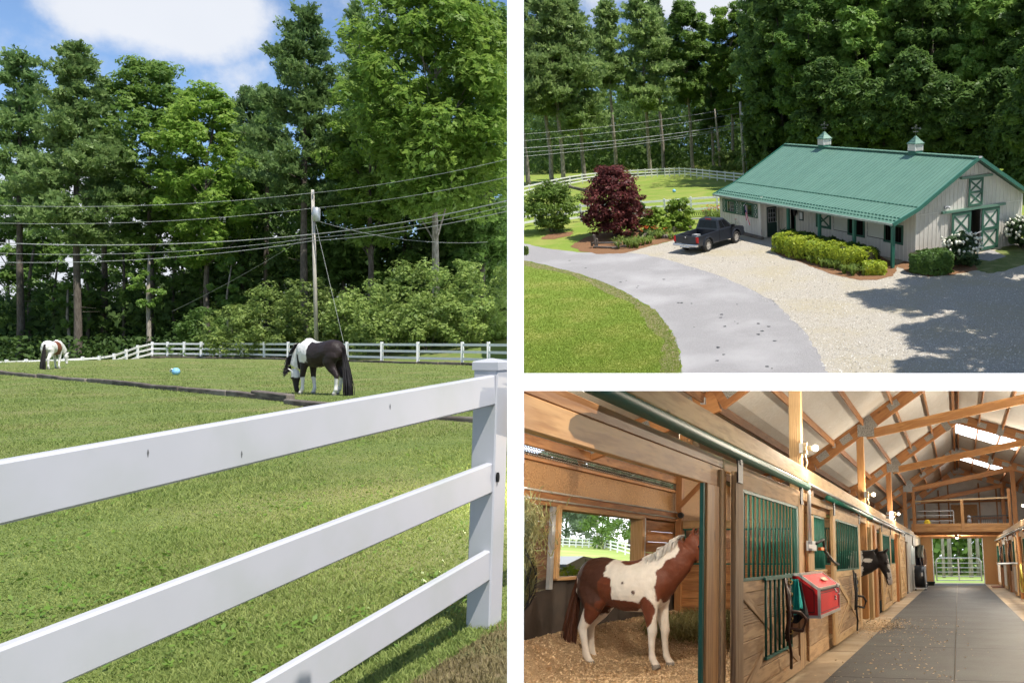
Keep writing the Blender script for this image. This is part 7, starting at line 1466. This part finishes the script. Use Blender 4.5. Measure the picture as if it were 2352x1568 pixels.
part('lid_seam', MB().bar((-1.605, ya+.03, 1.03), (-1.605, yb-.03, 1.03), .012, .02), IRON2, tk); part('label_plate', MB().prism([(-1.755+.008, 11.55, 1.148), (-1.755+.008, 11.95, 1.148), (-1.71+.008, 11.95, 1.116), (-1.71+.008, 11.55, 1.116)], (.006, 0, .008)), pbr('plate_tan', (.62, .55, .38), rough=.6), tk)
m = MB()
for (a, b) in zip([(-1.95, .78), (-1.68, .78), (-1.68, 1.02), (-1.88, 1.16), (-1.95, 1.16)], [(-1.68, .78), (-1.68, 1.02), (-1.88, 1.16), (-1.95, 1.16), (-1.95, .78)]): m.bar((a[0], ya-.002, a[1]), (b[0], ya-.002, b[1]), .006, .008)
for p, q in (((-1.618, ya+.1, .77), (-1.618, yb-.1, .77)), ((-1.618, yb-.1, .77), (-1.618, yb-.1, .99)), ((-1.618, yb-.1, .99), (-1.618, ya+.1, .99)), ((-1.618, ya+.1, .99), (-1.618, ya+.1, .77))): m.bar(p, q, .006, .008)
part('pinstripe', m, pbr('stripe_dark', (.05, .005, .006), rough=.5), tk); m = MB()
for k_ in range(7): m.sph((-1.595+.02*math.sin(k_*2), 12.0+.05*math.cos(k_*1.7), 1.06-.03*k_), .016, 6, 4)
part('chain', m, STEEL, tk)
cl = thing('folded_cloth', 'turquoise and black jacket draped over the near end of the red trunk', 'jacket', FB, (-1.95, 10.5, .7))
def drape(x0, x1, zt, zb, y, amp, seed, shape=lambda u, v: 0):
    nu_, nv_ = 16, 14; m = MB()
    for i in range(nu_):
        for j in range(nv_): u, v = i/(nu_-1), j/(nv_-1); wdt = .55+.45*v; xx = x0+(x1-x0)*(.5+(u-.5)*wdt)+shape(u, v); m.v.append((xx, y-amp*(.35+v)*(.5+.5*math.sin(u*13+seed+v*2.2)), zt+(zb-zt)*v+.04*math.sin(u*7+seed)*v))
    m.f = [(i*nv_+j, i*nv_+j+1, (i+1)*nv_+j+1, (i+1)*nv_+j) for i in range(nu_-1) for j in range(nv_-1)]; return m
TURQ = pbr('turquoise_fabric', (.02, .46, .44), (.016, .36, .35), 7, .75, .2); BLF = pbr('black_fabric', (.03, .032, .033), (.02, .02, .022), 9, .85)
for nm, mb_, mt in (('lining', drape(-2.06, -1.74, 1.12, .70, 10.57, .10, 1), BLF), ('left_panel', drape(-2.07, -1.92, 1.17, .92, 10.50, .09, 0, lambda u, v: -.03*v), TURQ), ('right_panel', drape(-1.95, -1.80, 1.16, .80, 10.47, .10, 2, lambda u, v: .02*v), TURQ)):
    o = part(nm.split('_')[-1] if nm != 'lining' else 'lining', mb_, mt, cl, True); md = o.modifiers.new('t', 'SOLIDIFY'); md.thickness = .012
def halter_set(lb, y, x, zt, zb, seed, mt, grp):
    h = thing('halter', lb, 'tack', FB, (x, y, zb), 0, grp); rr = random.Random(seed); m = MB()
    for k_ in range(6):
        yy = y+rr.uniform(-.12, .12); m.tube([(x, y, zt), (x+.03+rr.random()*.04, yy-.05, zt-.25*(zt-zb)), (x+.02+rr.random()*.05, yy, zb+.45*(zt-zb)), (x+.03, yy+rr.uniform(-.08, .08), zb+rr.uniform(0, .25)*(zt-zb))], .016, 6)
    part('straps', m, mt, h, True)
    m = MB(); m.tube([(x+.03, y-.08, zb+.32), (x+.16, y+.05, zb+.30), (x+.20, y+.2, zb+.22), (x+.16, y+.15, zb+.10), (x+.03, y-.05, zb+.14)], .02, 6); part('noseband', m, mt, h, True)
    m = MB()
    for k_ in range(5): m.tube([(x+.06+.022*math.cos(a*PI/4), y+rr.uniform(-.02, .02), zb+.1+k_*.13+.022*math.sin(a*PI/4)) for a in range(9)], .007, 5, False)
    q_ = part('buckles', m, pbr('brass', (.55, .38, .12), rough=.3, metal=.8), h); q_['kind'] = 'stuff'
    part('lead_rope', MB().tube([(x+.04, y+.02, zt-.05), (x+.07, y-.12, zt-.4), (x+.05, y-.14, zb+.1), (x+.05, y+.05, zb-.12), (x+.02, y+.2, zb-.30)], .017, 6), mt, h, True); return h
halter_set('brown leather halter and rope hanging on the green guard bars', 9.85, XW+.17, 1.18, .52, 1, pbr('brown_leather', (.085, .035, .022), (.05, .022, .015), 9, .5), 'halters on the stall doors')
halter_set('black halter hanging on the second stall door', 16.6, XW+.16, 1.18, .42, 2, IRON2, 'halters on the stall doors')
hn = thing('hay_net', 'round hay net bulging at the left edge of the first stall', 'hay net', FB, (-3.06, 5.9, 1.06)); rs = np.random.default_rng(12); n = 5200; d = rs.normal(size=(n, 3)); d /= np.linalg.norm(d, axis=1)[:, None]; rr_ = rs.uniform(.85, 1.06, n)[:, None]
HAY = leafy('hay_stalks', (.10, .105, .035), (.26, .24, .10)); P = d*rr_*np.array([.19, .22, .25])+np.array([-.10, 0, .18]); obj('hay', qmesh('hay', blades(FB, P, .05*np.ones(n), .006, rs, 1.3)), HAY, hn)
n = 2600; P = rs.normal(0, 1, (n, 3))*np.array([.12, .12, .11])+np.array([-.09, 0, .52]); obj('loose_hay', qmesh('loose_hay', blades(FB, P, .06*np.ones(n), .005, rs, 1.6)), HAY, hn); part('core', MB().sph((-.10, 0, .18), (.175, .2, .235), 14, 10).sph((-.09, 0, .5), (.12, .13, .12), 10, 8), pbr('hay_core', (.12, .105, .04), rough=.95), hn, True, False)
m = MB()
for s in (-1, 1):
    for k_ in range(12):
        a0 = k_*2*PI/12; m.tube([(-.10+.212*math.sin(PI*j/10)*math.cos(a0+s*j*.16), .242*math.sin(PI*j/10)*math.sin(a0+s*j*.16), .18+.272*math.cos(PI*j/10)) for j in range(11)], .005, 4, False)
part('netting', m, pbr('net_cord', (.05, .045, .04), rough=.8), hn, False, False)
fn = thing('drum_fan', 'black drum fan on a wheeled stand against the left wall', 'fan', FB, (XW+.25, 41, 0)); fcx, fcy, fcz = XW+.36, 41.6, .60
part('drum', MB().lathe([(.44, -.24), (.49, -.22), (.49, .22), (.44, .24)], 24, (fcx-.02, fcy, fcz), 'x'), pbr('fan_black', (.018, .018, .02), rough=.4), fn, True)
part('rim', MB().tube([(fcx+.22, fcy+.49*math.cos(a*PI/12), fcz+.49*math.sin(a*PI/12)) for a in range(25)], .03, 6, False), STEEL, fn); m = MB()
for r_ in (.12, .22, .32, .42): m.tube([(fcx+.23, fcy+r_*math.cos(a*PI/10), fcz+r_*math.sin(a*PI/10)) for a in range(21)], .006, 4, False)
q_ = part('guard', m, STEEL, fn); q_['kind'] = 'stuff'; part('stand', MB().bar((fcx-.22, fcy-.5, .09), (fcx-.22, fcy+.5, .09), .05, .04).bar((fcx+.22, fcy-.5, .09), (fcx+.22, fcy+.5, .09), .05, .04).bar((fcx-.24, fcy-.45, .10), (fcx+.24, fcy-.45, .10), .05, .04), STEEL, fn)
for dx in (-.22, .22): part('caster', MB().lathe([(.02, -.03), (.05, -.03), (.05, .03), (.02, .03)], 10, (fcx+dx, fcy-.45, .05), 'x'), IRON2, fn)
part('label', MB().box((fcx+.05, fcy-.495, .62), (fcx+.13, fcy-.485, .78)), WHITE, fn)
for nm, lb, y, x, zt, zb, mt, sd_ in (('blanket', 'dark blue horse blanket hanging on the left wall beyond the fan', 45.3, XW+.28, 2.0, .35, pbr('navy_fabric', (.015, .016, .035), (.01, .01, .02), 8, .85), 3), ('jacket', 'tan jacket hanging past the blue blanket on the left wall', 46.2, XW+.42, 1.9, .7, pbr('tan_fabric', (.48, .33, .24), (.4, .27, .2), 8, .85), 5), ('towel', 'grey green towel hanging above the blue blanket', 45.0, XW+.34, 2.05, 1.45, pbr('sage_fabric', (.28, .31, .27), rough=.85), 7)):
    m = MB()
    for i in range(14):
        for j in range(10): u, v = i/13, j/9; m.v.append((x-.26+.34*u+.03*math.sin(v*6+sd_), y-.10-.28*math.sin(u*PI)*(.6+.4*v)+.10*math.sin(u*12+sd_+v), zt+(zb-zt)*v-.08*abs(u-.5)))
    m.f = [(i*10+j, i*10+j+1, (i+1)*10+j+1, (i+1)*10+j) for i in range(13) for j in range(9)]; o = solo(nm, m, mt, lb, nm, FB, (x, y, zb), None, True); md = o.modifiers.new('t', 'SOLIDIFY'); md.thickness = .03
solo('feed_tub', MB().lathe([(.26, 0), (.33, .2), (.35, .2), (.30, .17), (.25, .03)], 18, (-1.55, 48.2, .02)), pbr('tub_green', (.035, .06, .05), rough=.6), 'shallow dark green feed tub by the far doorway', 'tub', FB, (-1.55, 48.2, 0), None, True)
solo('feed_bag', MB().sph((-1.72, 44.4, .17), (.26, .4, .17), 12, 8, .08, random.Random(2)), BLF, 'black bag slumped on the floor past the drum fan', 'bag', FB, (-1.72, 44.4, 0), None, True)
ck = thing('wall_clock', 'round pale clock on the left wall', 'clock', FB, (XW+.03, 42.4, 2.1)); part('case', MB().lathe([(.24, 0), (.25, .05), (.21, .06)], 20, (XW+.02, 42.4, 2.12), 'x'), pbr('clock_rim', (.25, .22, .16), rough=.5), ck); part('dial', MB().lathe([(.205, .061), (.205, .066)], 20, (XW+.02, 42.4, 2.12), 'x'), pbr('dial', (.7, .68, .6), rough=.5), ck)
wb = thing('whiteboard', 'pale green-white board on the left wall under the clock', 'whiteboard', FB, (XW+.03, 42, 1.3)); part('panel', MB().box((XW+.02, 40.6, 1.15), (XW+.05, 43.6, 1.95)), pbr('whiteboard_face', (.60, .68, .66), rough=.3), wb); part('frame', MB().box((XW+.02, 40.55, 1.12), (XW+.06, 43.65, 1.15)), STEEL, wb)
# conduit, outlet and cord at the first post
part('conduit', MB().tube([(XW+.045, 12.3, 2.40), (XW+.06, 12.3, 2.3), (XW+.06, 12.3, 1.62)], .028, 8), STEEL, st, True); part('conduit', MB().tube([(XW+.05, 12.4, 2.42), (XW+.05, 49, 2.42)], .02, 8), STEEL, st, True)
eb = thing('outlet_box', 'grey outlet box with black cord and orange plug on the first post', 'outlet', FB, (XW+.08, 12.4, 1.5)); part('box', MB().box((XW+.03, 12.2, 1.50), (XW+.11, 12.6, 1.63)), STEEL, eb); part('cord', MB().tube([(XW+.12, 12.5, 1.60), (XW+.16, 12.9, 1.66), (XW+.14, 13.2, 1.5), (XW+.16, 13.9, 1.35), (XW+.15, 14.6, 1.30)], .022, 6), IRON2, eb, True); part('plug', MB().box((XW+.11, 12.7, 1.51), (XW+.16, 13.0, 1.55)), pbr('orange_plastic', (.75, .18, .02), rough=.5), eb); part('tag', MB().box((XW+.11, 11.85, 1.53), (XW+.115, 12.3, 1.58)), WHITE, eb)
# ---- lamps
def lamp(lb, x, y, z, watts, dx=.17, dy=-.02, cable=True):
    l_ = thing('bare_bulb_lamp', lb, 'lamp', FB, (x, y, z), 0, 'bare bulbs on the posts'); part('holder', MB().lathe([(.085, 0), (.085, .05), (.04, .06), (.035, .11)], 14, (x, y, z), 'x'), pbr('bulb_holder', (.62, .50, .32), rough=.5), l_)
    part('box', MB().box((x-.05, y-.08, z-.07), (x, y+.08, z+.07)), STEEL, l_)
    if cable: part('cable', MB().tube([(x+.02, y-.03, z-.07), (x+.05, y-.02, z-.2), (x-.02, y+.02, z-.42)], .012, 6), pbr('cream_cable', (.55, .47, .35), rough=.6), l_)
    part('bulb', MB().sph((x+dx, y+dy, z), .045, 14, 10), glow('bulb_light', (1, .86, .62), 9), l_, True)
    pl = bpy.data.lights.new('bulb_light', 'POINT'); pl.energy = watts; pl.color = (1, .88, .70); pl.shadow_soft_size = .06; po = bpy.data.objects.new('bulb_light', pl); COL.objects.link(po); po.parent = l_; po.location = (dx+(.10 if dx > 0 else -.10), dy, 0)
LW_ = 60
lamp('lit bare bulb on the first post above the stall fronts', XW+.02, 12.16, 2.90, LW_); lamp('lit bare bulb on the second post', XW+.02, 21.1, 2.86, LW_); lamp('lit bare bulb facing the aisle on the third post', XW+.02, 30.3, 2.84, LW_)
for y, z in ((26.4, 2.68), (26.3, 2.56)):
    q = thing('bulb_pair_lamp', ['upper white floodlight bulb before the third post', 'lower white floodlight bulb before the third post'][z < 2.6], 'lamp', FB, (XW+.1, y, z), 0, 'white floodlight bulbs'); part('bulb', MB().sph((XW+.22, y, z), .06, 12, 8), glow('white_bulb', (1, .97, .92), 9), q, True); part('holder', MB().lathe([(.03, 0), (.05, .12)], 10, (XW+.06, y, z), 'x'), STEEL, q)
q = thing('ceiling_lamp', 'lit lamp under the loft above the far doorway', 'lamp', FB, (0, 47.4, 2.5)); part('bulb', MB().sph((0, 47.4, 2.42), .07, 12, 8), glow('bulb_light', (1, .86, .62), 14), q, True); part('shade', MB().lathe([(.04, .2), (.10, .12), (.17, .02)], 14, (0, 47.4, 2.42)), IRON2, q)
pl = bpy.data.lights.new('ceiling_light', 'POINT'); pl.energy = 220; pl.color = (1, .9, .75); po = bpy.data.objects.new('ceiling_light', pl); COL.objects.link(po); po.parent = q; po.location = (0, 0, -.2)
for i, (y, z) in enumerate(((13, 3.1), (22, 3.1), (31, 3.1))): lamp(['added fill bulb nearest the camera on the right, out of view', 'added fill bulb midway along the right side, out of view', 'added fill bulb at the far right post'][i], 2.38, y, z, 400, -.17)  # bulbs added on the right side to brighten the aisle
lamp('unseen bulb added inside the first stall to light it', -3.7, 7.6, 2.62, 240, .17, -.02, False)  # fill bulb added behind the header to brighten stall and horse
# ---- everything of the stable stays under the deck and right of the white post
bpy.context.view_layer.update()
for o in [o for o in bpy.data.objects if o not in _before and o.type == 'MESH']:
    Mw = o.matrix_world; bb = [Mw @ V(c) for c in o.bound_box]
    for pn in (V((0, .0563, 1)), V((-1, (1203.5-CX)/FOC, 0))):
        cst = 0.
        dist = [pn.dot(p)-cst for p in bb]
        if max(dist) <= 0: continue
        if pn.z == 0 and min(p.y for p in bb) > 30: continue
        if o.name.startswith(('sky', 'field')): continue
        if o.data.users > 1: o.data = o.data.copy()
        b = bmesh.new(); b.from_mesh(o.data); Mi = Mw.inverted(); nl = (Mw.to_3x3().transposed() @ pn); pt = Mi @ (pn*(cst/pn.length_squared))
        bmesh.ops.bisect_plane(b, geom=list(b.verts)+list(b.edges)+list(b.faces), plane_co=pt, plane_no=nl, clear_outer=True); nf_ = len(b.faces); b.to_mesh(o.data); b.free()
        if nf_ == 0: bpy.data.objects.remove(o); break
